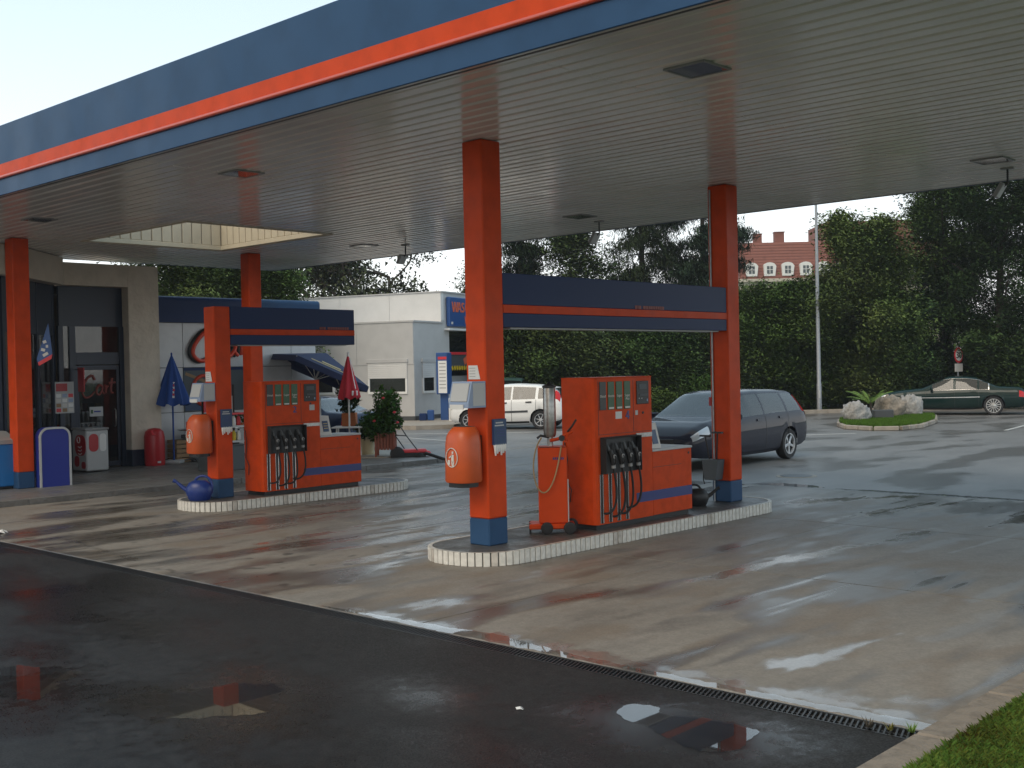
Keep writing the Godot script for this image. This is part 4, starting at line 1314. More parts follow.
# ------------------------------------------------------------------ shop
func build_store() -> void:
	var s := thing("shop_building", "beige filling station shop with dark navy glazed front and recessed door", "building", Vector3(-14.05, 0.1, -3.0))
	var o := Vector3(14.05, -0.1, 3.0)
	var top := 4.40
	# face x = -14.05: pillar, band over the opening
	boxpart("pillar", o + Vector3(-14.27, (top + 0.45) / 2, -3.84), Vector3(0.44, top - 0.45, 0.72), mats.store_beige, s, 0.01)
	boxpart("plinth", o + Vector3(-14.265, 0.275, -3.84), Vector3(0.45, 0.35, 0.728), mats.store_navy, s, 0.008)
	boxpart("band", o + Vector3(-14.27, (3.93 + top) / 2, -2.775), Vector3(0.44, top - 3.93, 1.41), mats.store_beige, s, 0.006)
	# oblique wing towards the left
	var d := Vector3(0.7, 0, 0.714).normalized()
	var a := Vector3(-14.05, 0, -2.07)
	var bs := Basis(Vector3.UP, atan2(d.x, d.z))
	boxpart("wing_band", o + a + d * 1.3 + Vector3(-0.16, (3.93 + 4.49) / 2, 0.16), Vector3(0.44, 4.49 - 3.93, 2.6), mats.store_beige, s, 0.006, bs)
	# glazed front, set back
	var xg := -14.32
	boxpart("header_panel", o + Vector3(xg - 0.03, 3.51, -2.82), Vector3(0.06, 0.84, 1.5), mats.store_navy, s)
	boxpart("frame_post", o + Vector3(xg, 1.6, -2.33), Vector3(0.08, 3.0, 0.14), mats.store_navy, s, 0.005)
	boxpart("frame_post", o + Vector3(xg, 1.6, -3.43), Vector3(0.08, 3.0, 0.10), mats.store_navy, s, 0.005)
	boxpart("frame_post", o + Vector3(xg, 1.6, -2.08), Vector3(0.08, 3.0, 0.1), mats.store_navy, s, 0.005)
	boxpart("transom", o + Vector3(xg, 2.42, -2.88), Vector3(0.07, 0.26, 0.96), mats.store_navy, s, 0.004)
	boxpart("sill", o + Vector3(xg, 0.2, -2.205), Vector3(0.07, 0.2, 0.11), mats.store_navy, s)
	boxpart("fanlight", o + Vector3(xg, 2.82, -2.89), Vector3(0.012, 0.55, 0.96), mats.glass_dark, s)
	var dr := Node3D.new()
	dr.name = "door"
	s.add_child(dr)
	dr.position = o + Vector3(xg, 0.12, -2.88)
	for e in [-0.45, 0.45]:
		boxpart("stile", Vector3(0, 1.08, e), Vector3(0.05, 2.14, 0.06), mats.store_navy, dr, 0.004)
	for e in [0.06, 2.11]:
		boxpart("rail", Vector3(0, e, 0), Vector3(0.048, 0.1, 0.84), mats.store_navy, dr, 0.004)
	boxpart("door_glass", Vector3(0, 1.08, 0), Vector3(0.012, 1.96, 0.84), mats.glass_dark, dr)
	var hst := mb()
	tube(hst, [Vector3(0.03, 0.85, -0.36), Vector3(0.07, 0.87, -0.36), Vector3(0.07, 1.2, -0.36), Vector3(0.03, 1.22, -0.36)], 0.012)
	part("handle", hst, mats.brushed, dr)
	boxpart("side_glass", o + Vector3(xg, 1.7, -2.205), Vector3(0.012, 2.8, 0.11), mats.glass_dark, s)
	boxpart("jamb", o + Vector3(xg - 0.1, 2.01, -3.52), Vector3(0.28, 3.8, 0.07), mats.store_beige, s)
	# oblique glazing
	var g0 := a + Vector3(-0.32, 0, 0.1)
	for k in 4:
		boxpart("frame_post", o + g0 + d * (0.1 + k * 0.82) + Vector3(0, 2.0, 0), Vector3(0.09, 3.86, 0.1), mats.store_navy, s, 0.005, bs)
		if k < 3:
			boxpart("window_pane", o + g0 + d * (0.1 + k * 0.82 + 0.41) + Vector3(0, 1.75, 0), Vector3(0.012, 2.3, 0.72), mats.glass_dark, s, 0.0, bs)
			boxpart("window_rail", o + g0 + d * (0.1 + k * 0.82 + 0.41) + Vector3(0, 0.35, 0), Vector3(0.06, 0.5, 0.72), mats.store_navy, s, 0.004, bs)
			boxpart("header_panel", o + g0 + d * (0.1 + k * 0.82 + 0.41) + Vector3(0, 3.42, 0), Vector3(0.06, 1.04, 0.72), mats.store_navy, s, 0.004, bs)
	# glazed front left of the oblique wing
	boxpart("band", o + Vector3(-12.44, (3.93 + 4.49) / 2, 1.46), Vector3(0.42, 4.49 - 3.93, 3.1), mats.store_beige, s, 0.006)
	for k in 4:
		boxpart("frame_post", o + Vector3(-12.5, 2.0, -0.03 + k * 0.95), Vector3(0.09, 3.86, 0.1), mats.store_navy, s, 0.005)
		if k < 3:
			boxpart("window_pane", o + Vector3(-12.5, 1.75, 0.445 + k * 0.95), Vector3(0.012, 2.3, 0.85), mats.glass_dark, s)
			boxpart("window_rail", o + Vector3(-12.5, 0.35, 0.445 + k * 0.95), Vector3(0.06, 0.5, 0.85), mats.store_navy, s, 0.004)
			boxpart("header_panel", o + Vector3(-12.5, 3.42, 0.445 + k * 0.95), Vector3(0.06, 1.04, 0.85), mats.store_navy, s, 0.004)
	# closing walls, floor and roof
	boxpart("floor", o + Vector3(-17.3, 0.06, -0.7), Vector3(5.9, 0.08, 6.6), mats.paving, s)
	boxpart("rear_wall", o + Vector3(-20.4, 2.2, -0.7), Vector3(0.3, 4.2, 6.9), mats.store_beige, s)
	boxpart("side_wall", o + Vector3(-17.4, 2.2, -4.06), Vector3(5.7, 4.2, 0.26), mats.store_beige, s)
	boxpart("side_wall", o + Vector3(-16.4, 2.2, 2.99), Vector3(8.3, 4.2, 0.16), mats.store_beige, s)
	boxpart("roof", o + Vector3(-17.4, 4.12, -0.6), Vector3(5.7, 0.14, 6.6), mats.dark_grey, s)
	boxpart("ceiling", o + Vector3(-13.5, 4.12, 1.6), Vector3(2.0, 0.14, 2.2), mats.dark_grey, s)
	# shelving seen through the glass
	for k in 3:
		var sh := thing("shop_shelf", "shelf of goods inside the shop, %s from the door" % ["first", "second", "third"][k], "shelf", Vector3(-15.6 - k * 0.2, 0.1, -3.0 + k * 1.4), 0.0, "shelves inside the shop")
		boxpart("upright", Vector3(-0.2, 0.9, 0), Vector3(0.03, 1.8, 1.1), mats.light_grey, sh)
		for j in 4:
			boxpart("board", Vector3(0, 0.25 + j * 0.45, 0), Vector3(0.38, 0.025, 1.1), mats.light_grey, sh)
			for q in 7:
				boxpart("packet", Vector3(0.02, 0.25 + j * 0.45 + 0.11, -0.48 + q * 0.16), Vector3(0.2, 0.19, 0.12), [mats.red, mats.offwhite, mats.green_label, mats.cyan_blue, mats.yellow][(q * 3 + j * 2 + k) % 5], sh)
	# notices on the glass
	var n1 := thing("shop_poster", "pale printed poster with red corner on the shop window beside the door", "poster", Vector3(xg + 0.06, 1.3, -2.12))
	boxpart("sheet", Vector3(0, 0.32, 0), Vector3(0.006, 0.65, 0.4), mats.light_grey, n1)
	boxpart("print_block", Vector3(0.004, 0.53, 0.06), Vector3(0.003, 0.16, 0.24), mats.red, n1)
	for j in 4:
		for i in 3:
			boxpart("print_block", Vector3(0.004, 0.06 + j * 0.1, -0.13 + i * 0.13), Vector3(0.003, 0.075, 0.1), [mats.offwhite, mats.plastic_blue, mats.cardboard, mats.white, mats.bright_red][(i * 2 + j * 3) % 5], n1)
	var n2 := thing("hanging_sign", "dark red hanging sign sticking out beside the shop door", "sign", Vector3(-14.0, 1.72, -2.36))
	boxpart("board", Vector3(0, 0.26, 0), Vector3(0.26, 0.5, 0.02), mats.red, n2, 0.003)
	boxpart("bracket", Vector3(-0.16, 0.47, 0), Vector3(0.2, 0.02, 0.02), mats.black, n2)
	var n3 := thing("door_notice", "small white notice with blue text on the shop door", "notice", Vector3(xg + 0.012, 1.2, -2.83))
	boxpart("sheet", Vector3(0, 0.1, 0), Vector3(0.004, 0.2, 0.3), mats.light_grey, n3)
	boxpart("print_block", Vector3(0.003, 0.1, 0.1), Vector3(0.002, 0.08, 0.05), mats.green_label, n3)
	boxpart("print_block", Vector3(0.003, 0.1, -0.02), Vector3(0.002, 0.03, 0.15), mats.royal_blue, n3)
	var n4 := thing("door_lettering", "orange handwritten lettering on the shop door glass", "lettering", Vector3(xg + 0.012, 1.58, -2.8))
	script_word(n4, mats.faint_orange, Transform3D(Basis(Vector3(0, 0, -1), Vector3(0, 1, 0), Vector3(1, 0, 0)).scaled(Vector3(0.55, 0.5, 0.5)), Vector3(0, 0.0, 0.3)), 0.03, 0)

func script_word(parent: Node, m: Material, xf: Transform3D, r: float, upto: int) -> void:
	# brush-script letters: C, a, r, t / C, a, f, o as bent strokes in a plane (x right, y up), letter height 1
	var letters := [
		[[0.62, 0.78], [0.5, 0.95], [0.3, 0.85], [0.12, 0.55], [0.06, 0.25], [0.2, 0.04], [0.42, 0.1], [0.6, 0.28]],
		[[0.95, 0.5], [0.82, 0.55], [0.7, 0.4], [0.7, 0.2], [0.82, 0.16], [0.94, 0.34], [0.97, 0.5], [0.95, 0.3], [1.02, 0.18]],
		[[1.05, 0.5], [1.1, 0.52], [1.1, 0.2], [1.13, 0.42], [1.24, 0.52]],
		[[1.4, 0.85], [1.34, 0.4], [1.36, 0.22], [1.46, 0.22]],
		[[1.24, 0.62], [1.55, 0.66]]]
	for l in letters:
		var st := mb()
		var pts := []
		for p in l:
			pts.append(Vector3(p[0], p[1], 0.0))
		var sm := []
		for i in pts.size() - 1:
			for k in 4:
				var t := k / 4.0
				var p0: Vector3 = pts[maxi(i - 1, 0)]
				var p3: Vector3 = pts[mini(i + 2, pts.size() - 1)]
				sm.append(xf * (pts[i] as Vector3).cubic_interpolate(pts[i + 1], p0, p3, t))
		sm.append(xf * (pts[-1] as Vector3))
		tube(st, sm, r, r * 0.7, 6)
		part("letter", st, m, parent)

# ------------------------------------------------------------------ low white wing with the script sign
func build_annex() -> void:
	var x := -14.55
	var t := thing("annex", "low white panelled annex with dark blue roof edge beside the shop", "building", Vector3(x, 0.1, -6.5))
	var o := Vector3(-x, -0.1, 6.5)
	var zj := [-4.02, -5.05, -6.045, -7.04, -8.03, -8.78]
	var yj := [0.15, 1.19, 2.2, 3.22]
	for i in 5:
		for j in 3:
			boxpart("wall_panel", o + Vector3(x, (yj[j] + yj[j + 1]) / 2, (zj[i] + zj[i + 1]) / 2), Vector3(0.04, yj[j + 1] - yj[j] - 0.012, zj[i] - zj[i + 1] - 0.012), mats.panel_white, t, 0.004)
	boxpart("wall_core", o + Vector3(x - 0.14, 1.72, -6.5), Vector3(0.22, 3.2, 4.55), mats.dark_void, t)
	boxpart("end_wall", o + Vector3(x - 2.6, 1.72, -8.7), Vector3(5.1, 3.2, 0.15), mats.panel_white, t)
	boxpart("rear_wall", o + Vector3(x - 5.2, 1.72, -6.5), Vector3(0.2, 3.2, 4.5), mats.panel_white, t)
	boxpart("roof", o + Vector3(x - 2.6, 3.55, -6.5), Vector3(5.2, 0.12, 4.7), mats.dark_grey, t)
	# roof edge with a rounded upper lip, in two lengths
	for q in [[-4.24, -6.9], [-6.9, -8.86]]:
		var st := mb(false)
		st.set_smooth_group(4)
		var pr := []
		for k in 7:
			var a := PI / 2 * k / 6.0
			pr.append(Vector2(0.12 + 0.1 * cos(a) - 0.1, 3.71 + 0.1 * sin(a)))
		var prof := PackedVector2Array([Vector2(-0.3, 3.81), Vector2(-0.3, 3.22), Vector2(0.12, 3.22)])
		for k in 7:
			prof.append(pr[k])
		var st2 := mb()
		prism(st2, prof, q[1] + 0.002, q[0] - 0.002, Transform3D(Basis(), o + Vector3(x, 0, 0)))
		part("roof_edge", st2, mats.navy_dark if q[0] > -5.0 else mats.navy, t)
	# sign and poster
	var sg := thing("script_sign", "raised orange script letters with dark shadow edge on the white annex wall", "sign", Vector3(x + 0.03, 2.3, -5.15))
	var xfm := Transform3D(Basis(Vector3(0, 0, -1.25), Vector3(0, 0.78, 0), Vector3(1, 0, 0)), Vector3(0.09, 0.02, -0.02))
	script_word(sg, mats.logo_orange, xfm, 0.062, 0)
	var xfb := Transform3D(Basis(Vector3(0, 0, -1.25), Vector3(0, 0.78, 0), Vector3(1, 0, 0)), Vector3(0.045, 0.015, 0.035))
	script_word(sg, mats.black, xfb, 0.07, 0)
	var ps := thing("annex_poster", "large advertising poster with orange ring on the annex wall under the script letters", "poster", Vector3(x + 0.03, 1.2, -5.92))
	boxpart("sheet", Vector3(0, 0.5, 0), Vector3(0.016, 1.0, 1.76), mats.slate, ps)
	boxpart("print_block", Vector3(0.010, 0.96, 0), Vector3(0.004, 0.06, 1.74), mats.navy_dark, ps)
	boxpart("print_block", Vector3(0.010, 0.1, 0.3), Vector3(0.004, 0.16, 1.1), mats.sheet_blue, ps)
	boxpart("print_block", Vector3(0.010, 0.22, 0.3), Vector3(0.0035, 0.08, 1.14), mats.grey, ps)
	boxpart("print_block", Vector3(0.010, 0.76, 0.55), Vector3(0.004, 0.07, 0.6), mats.cardboard, ps, 0.0, Basis(Vector3(1, 0, 0), -0.35))
	var rs := mb()
	var ring := []
	for k in 22:
		var a := 0.6 + TAU * 0.82 * k / 21.0
		ring.append(Vector3(0.016, 0.48 + sin(a) * 0.33, 0.36 - cos(a) * 0.30))
	tube(rs, ring, 0.035, 0.06, 6)
	part("print_ring", rs, mats.logo_orange, ps)
	boxpart("print_block", Vector3(0.010, 0.5, 0.34), Vector3(0.004, 0.2, 0.1), mats.light_grey, ps, 0.0, Basis(Vector3(1, 0, 0), 0.4))

# ------------------------------------------------------------------ grey wash hall
func build_wash() -> void:
	var yaw := atan2(0.309, 0.951)      # local +x runs along the front to the right, local +z faces the camera side
	var t := thing("wash_hall", "light grey flat-roofed wash hall with shuttered windows and a blue sign", "building", Vector3(-24.0, 0, -22.1), yaw)
	# local: front plane z = 0, corner at x = 0, hall extends to -x and -z
	boxpart("upper_wall", Vector3(-7.0, 4.45, -0.1), Vector3(14.0, 1.2, 0.2), mats.wash_light, t)
	for k in 6:
		boxpart("wall_panel", Vector3(-1.17 - 2.335 * k, 4.45, 0.012), Vector3(2.323, 1.18, 0.024), mats.wash_light, t, 0.004)
	boxpart("coping", Vector3(-7.0, 5.07, -0.1), Vector3(14.1, 0.05, 0.32), mats.wash_grey, t)
	boxpart("hall_wall", Vector3(-7.0, 2.0, -0.1), Vector3(14.0, 3.9, 0.2), mats.wash_grey, t)
	# gable side, facing +x, with the wash bay
	boxpart("side_wall", Vector3(-0.1, 4.3, -5.2), Vector3(0.2, 1.5, 9.98), mats.wash_grey, t)
	boxpart("side_coping", Vector3(-0.1, 5.07, -5.2), Vector3(0.32, 0.05, 9.9), mats.wash_grey, t)
	boxpart("side_pier", Vector3(-0.1, 1.78, -0.4), Vector3(0.2, 3.54, 0.4), mats.wash_grey, t)
	boxpart("side_pier", Vector3(-0.1, 1.78, -4.4), Vector3(0.2, 3.54, 1.2), mats.wash_grey, t)
	boxpart("canopy_ledge", Vector3(0.12, 3.6, -3.0), Vector3(0.25, 0.08, 5.6), mats.wash_light, t)
	boxpart("back_wall", Vector3(-7, 2.5, -10.1), Vector3(14, 5.0, 0.2), mats.wash_grey, t)
	boxpart("roof", Vector3(-7, 4.8, -5.1), Vector3(13.8, 0.1, 9.9), mats.dark_grey, t)
	boxpart("bay_back", Vector3(-4.0, 1.8, -5.2), Vector3(0.2, 3.5, 9.6), mats.dark_grey, t)
	boxpart("bay_window", Vector3(-0.16, 3.12, -2.2), Vector3(0.03, 0.84, 3.2), mats.glass_dark, t)
	boxpart("bay_lintel", Vector3(-0.1, 2.66, -2.2), Vector3(0.14, 0.1, 3.2), mats.bright_red, t)
	boxpart("bay_board", Vector3(-0.12, 2.37, -2.2), Vector3(0.08, 0.46, 3.2), mats.dark_grey, t)
	boxpart("bay_emblem", Vector3(-0.07, 2.4, -2.15), Vector3(0.02, 0.26, 0.4), mats.sign_orange, t, 0.005, Basis(Vector3(1, 0, 0), 0.5))
	for k in 14:
		boxpart("hazard_stripe", Vector3(-0.07, 2.07, -0.75 - k * 0.21), Vector3(0.02, 0.16, 0.12), mats.yellow, t, 0.0, Basis(Vector3(1, 0, 0), 0.5))
	boxpart("hazard_board", Vector3(-0.1, 2.07, -2.2), Vector3(0.04, 0.15, 3.2), mats.black, t)
	boxpart("bay_panel", Vector3(-0.6, 1.45, -2.2), Vector3(0.04, 0.6, 2.4), mats.light_grey, t)
	# office block in front
	var b0 := 2.22
	boxpart("office_wall", Vector3(-5.0, 1.95, b0 - 0.1), Vector3(10.0, 3.86, 0.2), mats.wash_grey, t)
	for k in 4:
		boxpart("office_panel", Vector3(-1.25 - 2.5 * k, 3.05, b0 + 0.01), Vector3(2.485, 1.62, 0.02), mats.wash_grey, t, 0.004)
	boxpart("office_side", Vector3(-0.1, 1.95, b0 / 2 - 0.1), Vector3(0.2, 3.86, b0 - 0.2), mats.wash_grey, t)
	boxpart("office_roof", Vector3(-5.0, 3.86, b0 / 2), Vector3(10.1, 0.06, b0 + 0.1), mats.wash_grey, t)
	boxpart("office_plinth", Vector3(-5.0, 0.15, b0 + 0.012), Vector3(10.0, 0.3, 0.024), mats.dark_grey, t)
	boxpart("side_plinth", Vector3(0.012, 0.15, b0 / 2), Vector3(0.024, 0.3, b0), mats.dark_grey, t)
	for wn in [[Vector3(-1.15, 1.73, b0), 1.72, 0.0], [Vector3(0.0, 1.73, 1.15), 0.95, PI / 2], [Vector3(-4.4, 1.73, b0), 1.72, 0.0]]:
		var w := Node3D.new()
		w.name = "window"
		t.add_child(w, true)
		w.position = wn[0]
		w.rotation.y = wn[2]
		var ww: float = wn[1]
		boxpart("shutter_box", Vector3(0, 0.66, 0.035), Vector3(ww + 0.1, 0.14, 0.07), mats.wash_grey, w, 0.006)
		for k in 8:
			boxpart("shutter_slat", Vector3(0, 0.56 - k * 0.075, 0.028), Vector3(ww, 0.071, 0.02), mats.wash_light, w, 0.006)
		for e in [-1.0, 1.0]:
			boxpart("frame", Vector3(e * (ww / 2 - 0.04), -0.29, 0.026), Vector3(0.08, 0.56, 0.04), mats.white, w, 0.005)
		boxpart("frame", Vector3(0, -0.55, 0.026), Vector3(ww, 0.09, 0.05), mats.white, w, 0.005)
		boxpart("pane", Vector3(0, -0.26, 0.016), Vector3(ww - 0.16, 0.5, 0.012), mats.glass_dark, w)
	# sign on the gable
	var sg := thing("wash_sign", "blue sign with orange capitals high on the grey wash hall", "sign", t.position + t.basis * Vector3(0.1, 3.72, -2.35), yaw)
	boxpart("board", Vector3(0, 0.58, 0), Vector3(0.16, 1.16, 4.0), mats.sign_blue, sg, 0.03)
	for q in 5:
		words("letter", "WASCH"[q], 0.40, mats.sign_orange, sg, face_x(Vector3(0.085, 0.76, 1.55 - [0.0, 0.37, 0.69, 1.0, 1.34][q])), 0.02, true)
	words("letter", "W", 0.3, mats.sign_orange, sg, face_x(Vector3(0.085, 0.27, 0.55)), 0.02, true)
	boxpart("corner_mark", Vector3(0.083, 0.13, 1.8), Vector3(0.01, 0.1, 0.14), mats.offwhite, sg)
	# kerbed apron in front of the hall
	var k := structure("apron")
	var st := mb()
	prism(st, arr2([-33.0, -13.5, -24.6, -16.0, -20.3, -17.3, -19.6, -18.4, -20.6, -20.2, -23.6, -23.0, -34.0, -20.0]), 0.0, 0.14, flat_to())
	part("paving", st, mats.kerb_far, k)

# ------------------------------------------------------------------ far house with mansard roof
func build_far_house() -> void:
	var yaw := deg_to_rad(43)
	var t := thing("town_house", "distant house with red mansard roof and white arched dormers above the trees", "building", Vector3(-46.3, 0, -90.3), yaw)
	boxpart("facade", Vector3(4.5, 4.9, -5), Vector3(20, 9.8, 10), mats.plaster, t)
	boxpart("cornice", Vector3(4.5, 9.85, -5), Vector3(20.6, 0.3, 10.6), mats.plaster, t)
	var st := mb()
	prism(st, PackedVector2Array([Vector2(0.2, 0), Vector2(-1.4, 3.6), Vector2(-9.0, 3.6), Vector2(-10.3, 0)]), -10.2, 10.2, Transform3D(Basis(Vector3(0, 0, 1), Vector3(0, 1, 0), Vector3(-1, 0, 0)), Vector3(4.5, 10.0, 0)))
	part("roof", st, mats.brick_roof, t)
	for k in 12:
		boxpart("tile_course", Vector3(4.5, 10.15 + k * 0.29, 0.13 - k * 0.129), Vector3(20.4, 0.06, 0.1), mats.brick_roof, t)
	for k in 10:
		var x := -4.55 + k * 1.72
		var w := Node3D.new()
		w.name = "dormer"
		t.add_child(w, true)
		w.position = Vector3(x, 10.25, 0.1)
		st = mb()
		var arch := PackedVector2Array([Vector2(-0.55, 0), Vector2(0.5, 0), Vector2(0.62, 0.95)])
		for q in 7:
			var a := PI * (q + 0.5) / 7.0
			arch.append(Vector2(cos(a) * 0.56, 0.98 + sin(a) * 0.32))
		arch.append(Vector2(-0.55, 0.95))
		prism(st, arch, -1.3, 0.1)
		part("frame", st, mats.white, w)
		boxpart("pane", Vector3(0, 0.58, 0.104), Vector3(0.56, 0.72, 0.012), mats.slate, w)
		boxpart("glazing_bar", Vector3(0, 0.58, 0.116), Vector3(0.06, 0.72, 0.012), mats.white, w)
		boxpart("glazing_bar", Vector3(0, 0.6, 0.124), Vector3(0.56, 0.05, 0.012), mats.white, w)
	for c in [[-3.4, 0.75, 1.2], [-1.3, 0.9, 1.35], [4.1, 1.2, 1.2]]:
		boxpart("chimney", Vector3(c[0], 13.6 + c[2] / 2 - 0.3, -2.6), Vector3(c[1], c[2], 0.8), mats.brick_roof, t)
		boxpart("chimney_cap", Vector3(c[0], 13.3 + c[2] + 0.03, -2.6), Vector3(c[1] + 0.12, 0.08, 0.92), mats.brick_roof, t)
	boxpart("gable_block", Vector3(7.6, 13.2, -5), Vector3(9.0, 4.6, 7.0), mats.brick_roof, t)
	for k in 8:
		var w := Node3D.new()
		w.name = "window"
		t.add_child(w, true)
		w.position = Vector3(-4 + k * 2.4, 7.6, 0.02)
		boxpart("frame", Vector3.ZERO, Vector3(1.2, 1.8, 0.06), mats.white, w)
		boxpart("pane", Vector3(0, 0, 0.04), Vector3(1.0, 1.6, 0.03), mats.slate, w)

# ------------------------------------------------------------------ in front of the shop
func build_shopfront_things() -> void:
	var y := 0.1
	var f := thing("chest_freezer", "bright blue chest freezer with grey lid by the left canopy column", "freezer", Vector3(-11.85, y, 0.85))
	boxpart("body", Vector3(0, 0.42, 0), Vector3(0.7, 0.74, 1.5), mats.cyan_blue, f, 0.015)
	boxpart("base", Vector3(0, 0.03, 0), Vector3(0.64, 0.05, 1.44), mats.black, f)
	var st := mb()
	prism(st, PackedVector2Array([Vector2(0.36, 0.79), Vector2(0.36, 0.86), Vector2(-0.1, 1.0), Vector2(-0.36, 1.0), Vector2(-0.36, 0.79)]), -0.76, 0.76)
	part("lid", st, mats.grey, f)
	for s in [-0.6, 0.6]:
		st = mb()
		tube(st, [Vector3(0.25, 0.025, s - 0.02), Vector3(0.25, 0.025, s + 0.02)], 0.025)
		part("castor", st, mats.dark_grey, f)
	# rounded display board
	var b := thing("display_board", "royal blue display board with rounded grey frame by the shop", "display board", Vector3(-11.22, y, -0.46))
	var outer := PackedVector2Array([Vector2(-0.29, 0)])
	var inner := PackedVector2Array([Vector2(-0.255, 0.0)])
	for k in 13:
		var a := PI - PI * k / 12.0
		var ex := 0.18 * cos(a)
		var sx := -0.11 if k < 6.5 else 0.11
		outer.append(Vector2((sx + ex) if k != 6 else 0.0, 0.88 + 0.18 * sin(a)))
		inner.append(Vector2((sx + ex * 0.81) if k != 6 else 0.0, 0.88 + 0.145 * sin(a)))
	outer.append(Vector2(0.29, 0))
	inner.append(Vector2(0.255, 0))
	var toface := Transform3D(Basis(Vector3(0, 0, -1), Vector3(0, 1, 0), Vector3(1, 0, 0)), Vector3.ZERO)
	st = mb()
	prism(st, outer, -0.16, 0.0, toface)
	part("body", st, mats.royal_blue, b)
	st = mb()
	for k in outer.size() - 1:
		var a0 := outer[k]
		var a1 := outer[k + 1]
		var b0 := inner[k]
		var b1 := inner[k + 1]
		quad(st, toface * Vector3(b0.x, b0.y, 0.022), toface * Vector3(a0.x, a0.y, 0.022), toface * Vector3(a1.x, a1.y, 0.022), toface * Vector3(b1.x, b1.y, 0.022))
		quad(st, toface * Vector3(a1.x, a1.y, 0.022), toface * Vector3(a0.x, a0.y, 0.022), toface * Vector3(a0.x, a0.y, -0.02), toface * Vector3(a1.x, a1.y, -0.02))
		quad(st, toface * Vector3(b0.x, b0.y, 0.022), toface * Vector3(b1.x, b1.y, 0.022), toface * Vector3(b1.x, b1.y, 0.0), toface * Vector3(b0.x, b0.y, 0.0))
	part("frame", st, mats.light_grey, b)
	st = mb()
	prism(st, inner, -0.002, 0.006, toface)
	part("panel", st, mats.royal_blue, b)
	# drinks cooler
	var c := thing("drinks_cooler", "white drinks cooler with red print beside the shop door", "cooler", Vector3(-13.68, y, -2.36))
	boxpart("body", Vector3(0, 0.44, 0), Vector3(0.6, 0.82, 0.48), mats.light_grey, c, 0.02)
	boxpart("lid", Vector3(0, 0.875, 0), Vector3(0.63, 0.045, 0.51), mats.grey, c, 0.012)
	for q in [[Vector3(0.06, 0.55, 0.242), Vector3(0.46, 0.42, 0.005)], [Vector3(-0.1, 0.22, 0.242), Vector3(0.2, 0.22, 0.005)], [Vector3(0.18, 0.15, 0.242), Vector3(0.17, 0.14, 0.005)]]:
		st = mb()
		prism(st, round_rect(q[1].x, q[1].y, minf(q[1].x, q[1].y) * 0.4), 0.0, 0.005, Transform3D(Basis(), q[0]))
		part("red_print", st, mats.red, c)
	st = mb()
	var rg := []
	for k in 17:
		rg.append(Vector3(0.0 + 0.06 * cos(TAU * k / 16), 0.66 + 0.06 * sin(TAU * k / 16), 0.25))
	tube(st, rg, 0.008, 0.008, 6)
	for k in 3:
		tube(st, [Vector3(-0.02, 0.52 - k * 0.07, 0.25), Vector3(0.06, 0.5 - k * 0.07, 0.25), Vector3(0.12, 0.53 - k * 0.07, 0.25)], 0.009, 0.009, 6)
	part("white_print", st, mats.white, c)
	st = mb()
	prism(st, round_rect(0.2, 0.36, 0.09), 0.0, 0.005, Transform3D(Basis(Vector3(0, 0, -1), Vector3(0, 1, 0), Vector3(1, 0, 0)), Vector3(0.301, 0.6, 0.08)))
	part("red_print", st, mats.red, c)
	st = mb()
	prism(st, round_rect(0.14, 0.36, 0.06), 0.0, 0.005, Transform3D(Basis(Vector3(0, 0, -1), Vector3(0, 1, 0), Vector3(1, 0, 0)), Vector3(0.301, 0.6, -0.12)))
	part("white_print", st, mats.white, c)
	# red bin
	var r := thing("red_bin", "red barrel-shaped waste bin with slanted top against the beige pillar", "waste bin", Vector3(-13.85, y, -3.9))
	st = mb(false)
	lathe(st, [Vector2(0.0, 0.0), Vector2(0.2, 0.0), Vector2(0.215, 0.05), Vector2(0.215, 0.62), Vector2(0.19, 0.73), Vector2(0.12, 0.79), Vector2(0.0, 0.81)], 24)
	part("barrel", st, mats.red, r)
	boxpart("flap", Vector3(0.15, 0.71, 0.06), Vector3(0.02, 0.12, 0.2), mats.bright_red, r, 0.006, Basis(Vector3(0, 0, 1), 0.6))
	boxpart("lock", Vector3(0.216, 0.08, 0.02), Vector3(0.01, 0.04, 0.08), mats.light_grey, r)
	# closed blue parasol
	var p := thing("closed_parasol", "closed blue parasol with small white and red print in front of the annex", "parasol", Vector3(-14.02, y, -4.46))
	boxpart("base_slab", Vector3(0, 0.035, 0), Vector3(0.36, 0.07, 0.36), mats.light_grey, p, 0.012, Basis(Vector3.UP, 0.75))
	st = mb()
	tube(st, [Vector3(0, 0.05, 0), Vector3(0, 2.42, 0)], 0.02)
	part("pole", st, mats.parasol_blue, p)
	closed_canopy(p, mats.parasol_blue, 1.28, 2.36, 0.33, 8, 3)
	for q in 7:
		boxpart("print_mark", Vector3(0.195 - 0.0 * q, 1.46 + q * 0.05, 0.12 - 0.01 * q) + Vector3(0.03 - q * 0.012, 0, 0.02), Vector3(0.02, 0.045, 0.1 - 0.012 * (q % 3)), [mats.white, mats.bright_red][q % 2], p, 0.0, Basis(Vector3.UP, -0.7))
	# bistro tables and the red box
	for q in [[Vector3(-14.0, y, -4.95), "round metal bistro table nearest the closed blue parasol"], [Vector3(-13.8, y, -5.75), "round metal bistro table farther along the annex, behind the orange bin"]]:
		var t := thing("bistro_table", q[1], "table", q[0], 0.0, "metal bistro tables")
		st = mb()
		lathe(st, [Vector2(0.0, 0.70), Vector2(0.34, 0.70), Vector2(0.35, 0.71), Vector2(0.35, 0.725), Vector2(0.34, 0.735), Vector2(0.0, 0.735)], 28)
		part("table_top", st, mats.chrome, t)
		st = mb()
		tube(st, [Vector3(0, 0.06, 0), Vector3(0, 0.71, 0)], 0.03)
		part("pedestal", st, mats.brushed, t)
